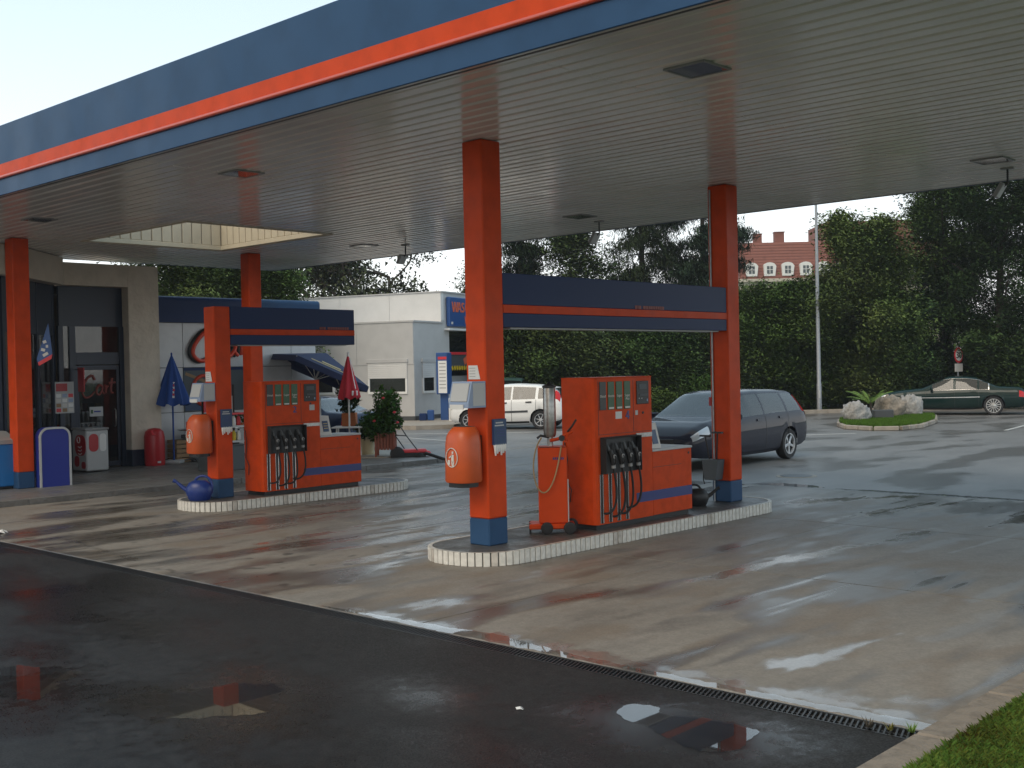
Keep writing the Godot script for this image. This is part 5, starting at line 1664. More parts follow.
		for k in 4:
			st = mb()
			var a := TAU * k / 4 + 0.3
			tube(st, [Vector3(0, 0.08, 0), Vector3(cos(a) * 0.26, 0.03, sin(a) * 0.26)], 0.02, 0.015)
			part("foot", st, mats.dark_grey, t)
	boxthing("red_box", "small red box on the bistro table by the blue parasol", "box", Vector3(-13.95, 0.838, -4.86), Vector3(0.2, 0.15, 0.15), mats.bright_red)
	boxthing("wooden_crate", "brown wooden crate under the bistro table", "crate", Vector3(-14.25, 0.1, -4.75), Vector3(0.4, 0.5, 0.4), mats.cardboard, true)
	boxthing("dark_crate", "dark slatted crate behind the orange litter bin of the rear island", "crate", Vector3(-14.2, 0.1, -5.5), Vector3(0.5, 0.6, 1.2), mats.dark_grey, true)
	for k in 4:
		var t := thing("potted_herb", "small potted herb on the table ledge of the annex, %s from the left" % ["first", "second", "third", "fourth"][k], "plant", Vector3(-13.75 + 0.04 * k, 0.835, -5.6 - 0.12 * k), 0.0, "herbs on the far bistro table")
		st = mb()
		lathe(st, [Vector2(0.0, 0.0), Vector2(0.035, 0.0), Vector2(0.05, 0.09), Vector2(0.0, 0.09)], 12)
		part("pot", st, mats.terracotta, t)
		leaf_ball(t, Vector3(0, 0.2, 0), Vector3(0.09, 0.13, 0.09), 40, 0.05, Color(0.06, 0.09, 0.02), 60 + k)
	# storage cabinet and goods rack beside the rear column
	boxthing("storage_box", "low slate grey storage cabinet behind the rear island post", "cabinet", Vector3(-11.4, y, -3.98), Vector3(0.55, 0.52, 0.74), mats.slate, false)
	var rk := thing("goods_rack", "black goods rack with red strip and bottles on the grey cabinet", "rack", Vector3(-11.4, y + 0.52, -4.05))
	for s in [-0.36, 0.36]:
		boxpart("upright", Vector3(-0.18, 0.6, s), Vector3(0.03, 1.2, 0.03), mats.black, rk)
		boxpart("upright", Vector3(0.2, 0.3, s), Vector3(0.02, 0.6, 0.02), mats.black, rk)
	for h in [0.06, 0.36, 0.62]:
		boxpart("shelf", Vector3(0.0, h, 0), Vector3(0.42, 0.02, 0.74), mats.black, rk)
		boxpart("price_rail", Vector3(0.215, h - 0.005, 0), Vector3(0.012, 0.04, 0.74), mats.light_grey if h < 0.6 else mats.bright_red, rk)
	boxpart("back_board", Vector3(-0.17, 0.8, -0.08), Vector3(0.02, 0.34, 0.5), mats.light_grey, rk)
	boxpart("banner", Vector3(-0.14, 0.95, 0.28), Vector3(0.02, 0.6, 0.16), mats.red, rk)
	boxpart("banner_mark", Vector3(-0.128, 0.95, 0.26), Vector3(0.006, 0.3, 0.06), mats.yellow, rk)
	var k2 := 0
	for h in [0.071, 0.371]:
		for q in 6:
			var t := thing("bottle", "%s bottle on the goods rack, %s shelf, %s from the post side" % [["yellow", "white", "red", "blue"][(q + k2) % 4], "lower" if h < 0.2 else "upper", ["first", "second", "third", "fourth", "fifth", "sixth"][q]], "bottle", Vector3(-11.3, y + 0.52 + h, -3.76 - q * 0.115), 0.0, "bottles on the goods rack")
			st = mb()
			lathe(st, [Vector2(0.0, 0.0), Vector2(0.042, 0.0), Vector2(0.045, 0.02), Vector2(0.045, 0.14), Vector2(0.018, 0.19), Vector2(0.018, 0.2), Vector2(0.0, 0.2)], 12)
			part("body", st, [mats.yellow, mats.white, mats.bright_red, mats.plastic_blue][(q + k2) % 4], t)
			st = mb()
			lathe(st, [Vector2(0.0, 0.2), Vector2(0.021, 0.2), Vector2(0.021, 0.225), Vector2(0.0, 0.225)], 10)
			part("cap", st, mats.black, t)
		k2 += 1
	# pennant on the left column
	var pn := thing("pennant", "small blue and white pennant with red edge hung on the left canopy column", "pennant", Vector3(-11.19, 2.25, -0.18), deg_to_rad(43))
	st = mb()
	prism(st, PackedVector2Array([Vector2(-0.02, 0.12), Vector2(0.2, 0.75), Vector2(0.26, 0.2), Vector2(0.0, 0.06)]), 0.0, 0.012)
	part("cloth", st, mats.sign_blue, pn)
	st = mb()
	prism(st, PackedVector2Array([Vector2(0.0, 0.06), Vector2(0.26, 0.2), Vector2(0.24, 0.12), Vector2(0.02, 0.0)]), 0.0, 0.012)
	part("red_edge", st, mats.bright_red, pn)
	for q in [[0.13, 0.42, 0.06, 0.4], [0.1, 0.28, 0.07, -0.3], [0.14, 0.2, 0.1, 0.5], [0.17, 0.34, 0.04, 0.0]]:
		boxpart("white_mark", Vector3(q[0], q[1], 0.014), Vector3(q[2], 0.05, 0.005), mats.offwhite, pn, 0.0, Basis(Vector3(0, 0, 1), q[3]))

func boxthing(nm: String, label: String, cat: String, p: Vector3, s: Vector3, m: Material, slats := false) -> Node3D:
	var t := thing(nm, label, cat, p)
	if slats:
		var n := int(s.y / 0.1)
		for k in n:
			for e in [-1.0, 1.0]:
				boxpart("slat", Vector3(0, (k + 0.5) * s.y / n, e * (s.z / 2 - 0.01)), Vector3(s.x, s.y / n - 0.02, 0.018), m, t)
				boxpart("slat", Vector3(e * (s.x / 2 - 0.01), (k + 0.5) * s.y / n, 0), Vector3(0.018, s.y / n - 0.02, s.z - 0.04), m, t)
		boxpart("bottom", Vector3(0, 0.015, 0), Vector3(s.x - 0.05, 0.02, s.z - 0.05), m, t)
	else:
		boxpart("body", Vector3(0, s.y * 0.47, 0), Vector3(s.x, s.y * 0.94, s.z), m, t, 0.012)
		boxpart("lid", Vector3(0, s.y * 0.97, 0), Vector3(s.x + 0.01, s.y * 0.055, s.z + 0.01), m, t, 0.006)
	return t

func closed_canopy(parent: Node, m: Material, y0: float, y1: float, r: float, folds: int, sd: int) -> void:
	# folded cloth: a pleated cone with a wavy hem
	var st := mb(false)
	st.set_smooth_group(1)
	var n := folds * 6
	var rows := 7
	var at := func(i: int, k: int) -> Vector3:
		var t := float(i) / rows
		var a := TAU * k / n
		var pleat := 1.0 + 0.22 * cos(folds * a) * (1.0 - t * 0.6)
		var rr := (r * pow(1.0 - t, 0.9) * pleat + 0.02)
		var yy := y0 + (y1 - y0) * t
		if i == 0:
			yy += 0.05 * cos(folds * a + 0.5) * 0.6
			rr *= 0.96
		return Vector3(cos(a) * rr, yy, -sin(a) * rr)
	for i in rows:
		for k in n:
			quad(st, at.call(i, k), at.call(i, k + 1), at.call(i + 1, k + 1), at.call(i + 1, k))
	part("cloth", st, m, parent)
	st = mb()
	lathe(st, [Vector2(0.0, y0 + 0.04), Vector2(r * 0.7, y0 + 0.05), Vector2(0.0, y0 + 0.2)], 16)
	part("lining", st, m, parent)
	st = mb()
	lathe(st, [Vector2(0.0, y1), Vector2(0.02, y1), Vector2(0.015, y1 + 0.06), Vector2(0.0, y1 + 0.08)], 10)
	part("finial", st, m, parent)

# ------------------------------------------------------------------ planted corner behind the rear pump
func build_terrace_things() -> void:
	var isl := structure("terrace")
	var st := mb()
	prism(st, arr2([-14.2, -6.9, -11.6, -7.15, -10.75, -7.75, -10.7, -8.15, -11.1, -8.7, -12.4, -9.2, -14.2, -9.0]), 0.0, 0.12, flat_to())
	part("paving", st, mats.kerb_far, isl)
	# open navy parasol, tipped over
	var R := Vector3(0.7301, 0, -0.683)
	var A := Vector3(-0.683, 0, -0.73)
	var U := Vector3(0, 1, 0)
	var e1 := R * 1.52 - U * 0.77 + A * 0.87
	var e2 := -R * 0.96 + U * 0.07 + A * 1.75
	var nrm := e1.cross(e2).normalized()
	if nrm.y < 0:
		nrm = -nrm
	var cen := Vector3(-13.48, 2.08, -8.07)
	var p := thing("open_parasol", "open navy square parasol tipped sideways above the terrace", "parasol", Vector3(cen.x, 0.12, cen.z))
	var o := -p.position
	var apex := cen + nrm * 0.45
	var cs := [cen - e1 / 2 - e2 / 2, cen + e1 / 2 - e2 / 2, cen + e1 / 2 + e2 / 2, cen - e1 / 2 + e2 / 2]
	for k in 4:
		var a: Vector3 = cs[k]
		var b: Vector3 = cs[(k + 1) % 4]
		st = mb()
		var th := -nrm * 0.012
		quad(st, o + a, o + b, o + apex, o + apex)
		tri(st, o + a + th, o + apex + th, o + b + th)
		quad(st, o + a, o + a + th, o + b + th, o + b)
		part("canopy_panel", st, mats.parasol_navy, p)
		var dn := -nrm * 0.14
		st = mb()
		quad(st, o + a, o + a + dn, o + b + dn, o + b)
		quad(st, o + a + (cen - a) * 0.008, o + b + (cen - b) * 0.008, o + b + dn + (cen - b) * 0.008, o + a + dn + (cen - a) * 0.008)
		part("valance", st, mats.parasol_navy, p)
		st = mb()
		tube(st, [o + apex - nrm * 0.06, o + a - nrm * 0.02], 0.012)
		part("rib", st, mats.offwhite, p)
		st = mb()
		tube(st, [o + cen - nrm * 0.25, o + a.lerp(apex, 0.5) - nrm * 0.03], 0.010)
		part("strut", st, mats.offwhite, p)
	var e1n := e1.normalized()
	var off: Vector3 = (cs[0] + cs[1]) / 2
	var up2: Vector3 = (apex - off).normalized()
	var fn := e1n.cross(up2).normalized()
	for q in [[0.0, 0.2, 1.1, 0.05], [0.0, 0.32, 0.5, 0.08]]:
		boxpart("gold_print", o + off + e1n * q[0] + up2 * q[1] + fn * 0.006, Vector3(q[2], q[3], 0.004), mats.gold, p, 0.0, Basis(e1n, up2, fn))
	st = mb()
	tube(st, [o + apex + nrm * 0.06, o + cen - nrm * 0.35, Vector3(0.0, 1.3, 0.0), Vector3(0, 0.05, 0)], 0.024)
	part("pole", st, mats.offwhite, p)
	boxpart("base_slab", Vector3(0, 0.04, 0), Vector3(0.5, 0.08, 0.5), mats.grey, p, 0.01)
	# white table with pot and closed red parasol
	var tb := thing("white_table", "white table behind the pump numbered 2, carrying a terracotta pot", "table", Vector3(-12.1, 0.12, -7.82))
	boxpart("table_top", Vector3(0, 0.64, 0), Vector3(0.7, 0.03, 0.7), mats.white, tb, 0.008, Basis(Vector3.UP, 0.75))
	for k in 4:
		var a := TAU * k / 4 + 0.75 + PI / 4
		st = mb()
		tube(st, [Vector3(cos(a) * 0.4, 0, sin(a) * 0.4), Vector3(cos(a) * 0.36, 0.63, sin(a) * 0.36)], 0.018)
		part("leg", st, mats.white, tb)
	var rp := thing("closed_parasol", "closed red parasol with white print on a white pole behind the rear pump", "parasol", Vector3(-11.95, 0.12, -7.72))
	st = mb()
	tube(st, [Vector3(0, 0.0, 0), Vector3(0, 2.36, 0)], 0.022)
	part("pole", st, mats.white, rp)
	closed_canopy(rp, mats.parasol_red, 1.3, 2.26, 0.22, 7, 5)
	for q in 5:
		var a := -0.2 + q * 0.55
		var rr := 0.228
		boxpart("white_print", Vector3(cos(a) * rr, 1.42, -sin(a) * rr) * Vector3(0.93, 1, 0.93), Vector3(0.03, 0.11, 0.06), mats.white, rp, 0.01, Basis(Vector3.UP, a))
	for q in 2:
		var a := 0.15 + q * 1.2
		st = mb()
		tube(st, [Vector3(cos(a) * 0.205, 1.52, -sin(a) * 0.205), Vector3(cos(a) * 0.05, 2.2, -sin(a) * 0.05)], 0.018, 0.008, 6)
		part("white_stripe", st, mats.white, rp)
	var pt := thing("potted_bush", "dark leafy plant in a terracotta pot on the white table", "plant", Vector3(-12.2, 0.778, -7.93))
	boxpart("pot", Vector3(0, 0.15, 0), Vector3(0.32, 0.3, 0.32), mats.terracotta, pt, 0.012, Basis(Vector3.UP, 0.75))
	leaf_ball(pt, Vector3(-0.03, 0.62, 0), Vector3(0.24, 0.4, 0.24), 320, 0.08, Color(0.03, 0.05, 0.018), 71)
	# wooden planter with big bush
	var wp := thing("wooden_planter", "reddish slatted wooden planter with a big flowering bush at the terrace corner", "planter", Vector3(-11.0, 0.12, -7.98), deg_to_rad(43))
	for e in [[-1.0, -1.0], [1.0, -1.0], [1.0, 1.0], [-1.0, 1.0]]:
		boxpart("leg", Vector3(e[0] * 0.2, 0.27, e[1] * 0.2), Vector3(0.05, 0.54, 0.05), mats.wood_red, wp, 0.004)
	for k in 5:
		for e in [-1.0, 1.0]:
			boxpart("slat", Vector3(-0.14 + k * 0.07, 0.34, e * 0.2), Vector3(0.055, 0.38, 0.02), mats.wood_red, wp, 0.003)
			boxpart("slat", Vector3(e * 0.2, 0.34, -0.14 + k * 0.07), Vector3(0.02, 0.38, 0.055), mats.wood_red, wp, 0.003)
	boxpart("soil", Vector3(0, 0.46, 0), Vector3(0.37, 0.06, 0.37), mats.soil, wp)
	leaf_ball(wp, Vector3(-0.05, 0.75, 0.05), Vector3(0.46, 0.36, 0.42), 800, 0.07, Color(0.04, 0.095, 0.02), 72)
	leaf_ball(wp, Vector3(0.05, 1.15, 0.0), Vector3(0.34, 0.38, 0.34), 600, 0.07, Color(0.05, 0.11, 0.025), 73)
	for k in 4:
		var bl := [Vector3(0.24, 0.98, 0.3), Vector3(-0.2, 0.8, 0.4), Vector3(0.3, 0.75, 0.25), Vector3(0.0, 1.3, 0.3)]
		st = mb()
		lathe(st, [Vector2(0.0, -0.03), Vector2(0.04, 0.0), Vector2(0.03, 0.03), Vector2(0.0, 0.04)], 8, Transform3D(Basis(), bl[k]))
		part("blossom", st, mats.bright_red, wp)
	var cp := thing("cream_planter", "cream cylindrical planter with a low dark bush left of the wooden planter", "planter", Vector3(-11.85, 0.12, -8.15))
	st = mb()
	lathe(st, [Vector2(0.0, 0.0), Vector2(0.17, 0.0), Vector2(0.17, 0.04), Vector2(0.155, 0.05), Vector2(0.17, 0.36), Vector2(0.185, 0.37), Vector2(0.185, 0.41), Vector2(0.15, 0.41), Vector2(0.0, 0.38)], 24)
	part("pot", st, mats.cream_pot, cp)
	leaf_ball(cp, Vector3(0.12, 0.58, 0.0), Vector3(0.38, 0.28, 0.32), 500, 0.07, Color(0.032, 0.07, 0.018), 74)
	var wl := thing("white_canister", "small white canister on the terrace kerb by the pump", "canister", Vector3(-12.15, 0.12, -8.0))
	st = mb()
	lathe(st, [Vector2(0.0, 0.0), Vector2(0.06, 0.0), Vector2(0.065, 0.02), Vector2(0.065, 0.13), Vector2(0.03, 0.17), Vector2(0.0, 0.17)], 14)
	part("body", st, mats.white, wl)
	# push sweeper
	var s := thing("push_sweeper", "red and black push sweeper with tubular handle on the wet yard", "sweeper", Vector3(-10.55, 0.0, -8.3), deg_to_rad(43 + 8))
	boxpart("hood", Vector3(0.1, 0.22, 0.0), Vector3(0.56, 0.1, 0.34), mats.bright_red, s, 0.035)
	boxpart("nose", Vector3(0.36, 0.18, 0.03), Vector3(0.2, 0.08, 0.28), mats.bright_red, s, 0.03)
	boxpart("chassis", Vector3(0.05, 0.14, 0.0), Vector3(0.6, 0.12, 0.36), mats.black, s, 0.02)
	for w in [Vector3(-0.28, 0.16, 0.18), Vector3(-0.28, 0.16, -0.18), Vector3(0.2, 0.1, 0.2)]:
		st = mb()
		var rr: float = w.y
		lathe(st, [Vector2(0.0, -0.05), Vector2(rr * 0.8, -0.05), Vector2(rr, -0.035), Vector2(rr, 0.035), Vector2(rr * 0.8, 0.05), Vector2(0.0, 0.05)], 20, Transform3D(Basis(Vector3(1, 0, 0), PI / 2), w))
		part("wheel", st, mats.rubber, s)
	st = mb()
	lathe(st, [Vector2(0.0, 0.0), Vector2(0.16, 0.0), Vector2(0.1, 0.09), Vector2(0.0, 0.09)], 18, Transform3D(Basis(), Vector3(0.4, 0.0, 0.14)))
	part("side_brush", st, mats.black, s)
	st = mb()
	tube(st, [Vector3(0.16, 0.25, 0.15), Vector3(-0.08, 0.58, 0.15), Vector3(-0.28, 0.9, 0.15), Vector3(-0.32, 0.93, 0.1), Vector3(-0.5, 0.94, -0.12), Vector3(-0.5, 0.9, -0.18), Vector3(-0.32, 0.58, -0.2), Vector3(-0.1, 0.25, -0.2)], 0.013)
	tube(st, [Vector3(-0.08, 0.58, 0.15), Vector3(-0.32, 0.58, -0.2)], 0.011)
	part("handle", st, mats.dark_grey, s)
	var br := thing("broom", "black broom leaning behind the orange litter bin", "broom", Vector3(-9.35, 0.0, -8.0), deg_to_rad(43))
	st = mb()
	tube(st, [Vector3(-0.25, 0.25, 0), Vector3(0.5, 0.0, 0.1)], 0.035, 0.03)
	part("stick", st, mats.black, br)
	boxpart("head", Vector3(0.5, 0.04, 0.1), Vector3(0.3, 0.08, 0.1), mats.black, br, 0.01)

# ------------------------------------------------------------------ yard: islands, rocks, posts, signs
func build_yard_things() -> void:
	var isl := structure("planted_island")
	var rim := arr2([-8.2, -24.0, -7.4, -22.9, -6.4, -22.5, -5.8, -22.9, -5.75, -24.2, -6.5, -27.0, -7.7, -29.8, -9.2, -30.8, -10.0, -30.4, -10.0, -28.6, -9.2, -26.0])
	var st := mb()
	prism(st, rim, 0.0, 0.11, flat_to())
	part("turf", st, mats.lawn, isl)
	for i in rim.size():
		var a := rim[i]
		var b := rim[(i + 1) % rim.size()]
		var n := maxi(1, int(a.distance_to(b) / 0.42))
		for k in n:
			var c := a.lerp(b, (k + 0.5) / n)
			var d := (b - a).normalized()
			boxpart("kerb_stone", Vector3(c.x, 0.065, -c.y), Vector3(a.distance_to(b) / n - 0.03, 0.13, 0.2), mats.kerb_far if (k + i) % 3 else mats.kerb_stone, isl, 0.02, Basis(Vector3.UP, atan2(d.y, d.x)))
	grass_tufts(rim, 0.11, 9000, 91)
	boulder("boulder", "pale grey boulder at the left end of the planted island", Vector3(-8.3, 0.05, -25.3), Vector3(0.40, 0.33, 0.34), mats.rock, 1)
	boulder("boulder", "brownish boulder in the middle of the planted island behind the trough", Vector3(-8.45, 0.05, -28.0), Vector3(0.5, 0.38, 0.4), mats.rock_brown, 2)
	boulder("boulder", "pale boulder at the right end of the planted island before the green car", Vector3(-8.2, 0.05, -29.1), Vector3(0.36, 0.38, 0.34), mats.rock, 3)
	var tr := thing("stone_trough", "dark stone trough between the boulders on the planted island", "trough", Vector3(-7.95, 0.1, -26.4), deg_to_rad(40))
	boxpart("bottom", Vector3(0, 0.04, 0), Vector3(0.6, 0.08, 0.4), mats.soil, tr)
	for e in [-1.0, 1.0]:
		boxpart("wall", Vector3(0, 0.18, e * 0.18), Vector3(0.6, 0.3, 0.06), mats.dark_grey, tr, 0.012)
		boxpart("wall", Vector3(e * 0.28, 0.18, 0), Vector3(0.06, 0.3, 0.29), mats.dark_grey, tr, 0.012)
	boxpart("soil", Vector3(0, 0.24, 0), Vector3(0.49, 0.06, 0.29), mats.soil, tr)
	# spreading fern-like plant
	var fn := thing("fern", "bright green spreading fern between the boulders", "plant", Vector3(-8.75, 0.1, -27.2))
	st = mb()
	tube(st, [Vector3(0, 0, 0), Vector3(0.02, 0.55, 0)], 0.06, 0.04)
	part("stem", st, mats.bark, fn)
	var r := RandomNumberGenerator.new()
	r.seed = 31
	for k in 13:
		var a := TAU * k / 13.0 + r.randf_range(-0.2, 0.2)
		var el := r.randf_range(0.25, 1.1)
		var d := Vector3(cos(a), 0, sin(a))
		var ln := r.randf_range(0.65, 0.95)
		st = mb()
		var pts := []
		for q in 9:
			var t := q / 8.0
			pts.append(Vector3(0, 0.5, 0) + d * ln * t * cos(el * 0.8) + Vector3(0, ln * (sin(el) * t + 0.15 * t - 0.35 * t * t), 0))
		var sd := Vector3(-d.z, 0, d.x)
		for q in 8:
			var w0 := 0.13 * sin(PI * (q + 0.6) / 9.0)
			for e in [-1.0, 1.0]:
				for f in 2:
					var b0: Vector3 = (pts[q] as Vector3).lerp(pts[q + 1], f * 0.5)
					var b1: Vector3 = (pts[q] as Vector3).lerp(pts[q + 1], f * 0.5 + 0.32)
					tri(st, b0, b1, b1 + sd * e * w0 + d * 0.06 - Vector3(0, 0.02, 0))
		tube(st, pts, 0.008, 0.003, 4)
		part("frond", st, mats.fern, fn)
	# lamp posts
	var lp := thing("lamp_post", "tall grey tapered lamp post on the far verge behind the dark estate car", "lamp post", Vector3(-13.4, 0.05, -32.4))
	st = mb(false)
	lathe(st, [Vector2(0.0, 0.0), Vector2(0.1, 0.0), Vector2(0.1, 1.1), Vector2(0.085, 1.15), Vector2(0.078, 4.2), Vector2(0.06, 6.2), Vector2(0.04, 9.6), Vector2(0.0, 9.6)], 16)
	part("mast", st, mats.galvanised, lp)
	boxpart("hatch", Vector3(0.07, 0.7, 0.09), Vector3(0.06, 0.3, 0.02), mats.light_grey, lp, 0.0, Basis(Vector3.UP, 0.7))
	boxpart("lamp_head", Vector3(-0.3, 9.6, 0), Vector3(0.8, 0.12, 0.25), mats.grey, lp, 0.03)
	var l2 := thing("lamp_post", "slim white post rising behind the annex roof", "lamp post", Vector3(-29.4, 0.0, -18.5))
	st = mb()
	tube(st, [Vector3(0, 0, 0), Vector3(0, 7.4, 0)], 0.07, 0.055, 12)
	part("mast", st, mats.light_grey, l2)
	boxpart("lamp_head", Vector3(0.25, 7.4, 0), Vector3(0.6, 0.1, 0.22), mats.light_grey, l2, 0.02)
	# round speed sign
	var sg := thing("road_sign", "round red-rimmed road sign with a small white plate behind the green saloon", "road sign", Vector3(-9.75, 0.05, -37.0), deg_to_rad(43 + 38))
	st = mb()
	tube(st, [Vector3(0, 0, 0), Vector3(0, 2.5, 0)], 0.03)
	part("post", st, mats.galvanised, sg)
	st = mb()
	lathe(st, [Vector2(0.0, 0.0), Vector2(0.31, 0.0), Vector2(0.31, 0.012), Vector2(0.0, 0.012)], 28, Transform3D(Basis(Vector3(1, 0, 0), PI / 2), Vector3(0, 2.12, 0.032)))
	part("rim_disc", st, mats.bright_red, sg)
	st = mb()
	lathe(st, [Vector2(0.0, 0.0), Vector2(0.23, 0.0), Vector2(0.23, 0.006), Vector2(0.0, 0.006)], 28, Transform3D(Basis(Vector3(1, 0, 0), PI / 2), Vector3(0, 2.12, 0.045)))
	part("face_disc", st, mats.white, sg)
	words("number", "30", 0.26, mats.black, sg, Transform3D(Basis(), Vector3(0, 2.12, 0.056)), 0.006, true)
	boxpart("plate", Vector3(0, 1.62, 0.04), Vector3(0.56, 0.32, 0.012), mats.offwhite, sg)
	# blue price pylon, white box and blue cart by the wash hall
	var py := thing("price_pylon", "narrow blue price board with white list on a post by the wash hall corner", "price board", Vector3(-22.5, 0.13, -20.75), deg_to_rad(25))
	boxpart("post", Vector3(0, 0.5, 0), Vector3(0.3, 1.0, 0.1), mats.sign_blue, py, 0.01)
	boxpart("board", Vector3(0, 1.75, 0), Vector3(0.44, 1.55, 0.5), mats.sign_blue, py, 0.02)
	boxpart("list", Vector3(0.04, 1.62, 0.254), Vector3(0.34, 1.2, 0.008), mats.white, py)
	boxpart("list_head", Vector3(0.04, 2.32, 0.254), Vector3(0.34, 0.1, 0.008), mats.bright_red, py)
	for k in 8:
		boxpart("print_line", Vector3(0.04, 2.12 - k * 0.13, 0.259), Vector3(0.26, 0.03, 0.004), mats.grey, py)
	var wb := thing("white_cabinet", "white service cabinet beside the price board at the wash hall", "cabinet", Vector3(-21.6, 0.13, -20.5), deg_to_rad(30))
	boxpart("body", Vector3(0, 0.42, 0), Vector3(0.5, 0.84, 0.4), mats.white, wb, 0.015)
	boxpart("door", Vector3(0, 0.42, 0.204), Vector3(0.42, 0.72, 0.012), mats.offwhite, wb, 0.004)
	var bc := thing("blue_canister", "dark blue canister heap at the foot of the price board", "canister", Vector3(-22.9, 0.13, -20.2), deg_to_rad(43))
	boxpart("canister", Vector3(0.15, 0.2, 0), Vector3(0.25, 0.4, 0.25), mats.sign_blue, bc, 0.03)
	boxpart("canister", Vector3(-0.13, 0.14, 0.05), Vector3(0.28, 0.28, 0.25), mats.navy_dark, bc, 0.03)

func boulder(nm: String, label: String, p: Vector3, s: Vector3, m: Material, sd: int) -> void:
	var t := thing(nm, label, "boulder", p, sd * 1.3, "boulders on the planted island")
	var n := fnl(300 + sd, 1.1, 4)
	var st := mb(false)
	st.set_smooth_group(0)
	var rows := 18
	var cols := 28
	var at := func(i: int, k: int) -> Vector3:
		var th := PI * i / rows
		var ph := TAU * (k % cols) / cols
		var d := Vector3(sin(th) * cos(ph), cos(th), sin(th) * sin(ph))
		# squared-off lump
		var q := pow(pow(absf(d.x), 4.0) + pow(absf(d.y), 4.0) + pow(absf(d.z), 4.0), -0.25)
		var rr := lerpf(1.0, q, 0.7) * (1.0 + 0.34 * n.get_noise_3d(d.x * 1.3, d.y * 1.3, d.z * 1.3) + 0.1 * n.get_noise_3d(d.x * 5.0, d.y * 5.0, d.z * 5.0))
		return Vector3(d.x * s.x, d.y * s.y + s.y * 0.86, d.z * s.z) * Vector3(rr, rr if d.y > 0 else 1.0, rr)
	for i in rows:
		for k in cols:
			if i < rows - 1:
				tri(st, at.call(i, k), at.call(i + 1, k + 1), at.call(i + 1, k))
			if i > 0:
				tri(st, at.call(i, k), at.call(i, k + 1), at.call(i + 1, k + 1))
	part("stone", st, m, t)

func grass_tufts(rim: PackedVector2Array, y: float, n: int, sd: int) -> void:
	var r := RandomNumberGenerator.new()
	r.seed = sd
	var st := mb()
	for k in 6:
		var a := TAU * k / 6.0
		var d := Vector3(cos(a), 0, sin(a))
		var s := Vector3(-d.z, 0, d.x) * 0.012
		tri(st, d * 0.02 - s, d * 0.02 + s, d * 0.07 + Vector3(0, 0.1, 0))
	var mesh := commit(st)
	var xs := []
	while xs.size() < n:
		var p := Vector2(r.randf_range(-10.9, -5.4), r.randf_range(21.5, 31.3))
		if Geometry2D.is_point_in_polygon(p, rim):
			xs.append(Transform3D(Basis(Vector3.UP, r.randf() * TAU).scaled(Vector3.ONE * r.randf_range(0.5, 1.2)), Vector3(p.x, y, -p.y)))
	var mm := MultiMesh.new()
	mm.transform_format = MultiMesh.TRANSFORM_3D
	mm.use_colors = true
	mm.mesh = mesh
	mm.instance_count = n
	for i in n:
		mm.set_instance_transform(i, xs[i])
		var v := r.randf_range(0.6, 1.3)
		mm.set_instance_color(i, Color(0.075 * v, 0.15 * v, 0.02 * v))
	var o := MultiMeshInstance3D.new()
	o.name = numbered("grass")
	o.multimesh = mm
	o.material_override = mats.leaf
	o.set_meta("kind", "stuff")
	o.set_meta("label", "short grass on the planted island around the boulders")
	add_child(o)

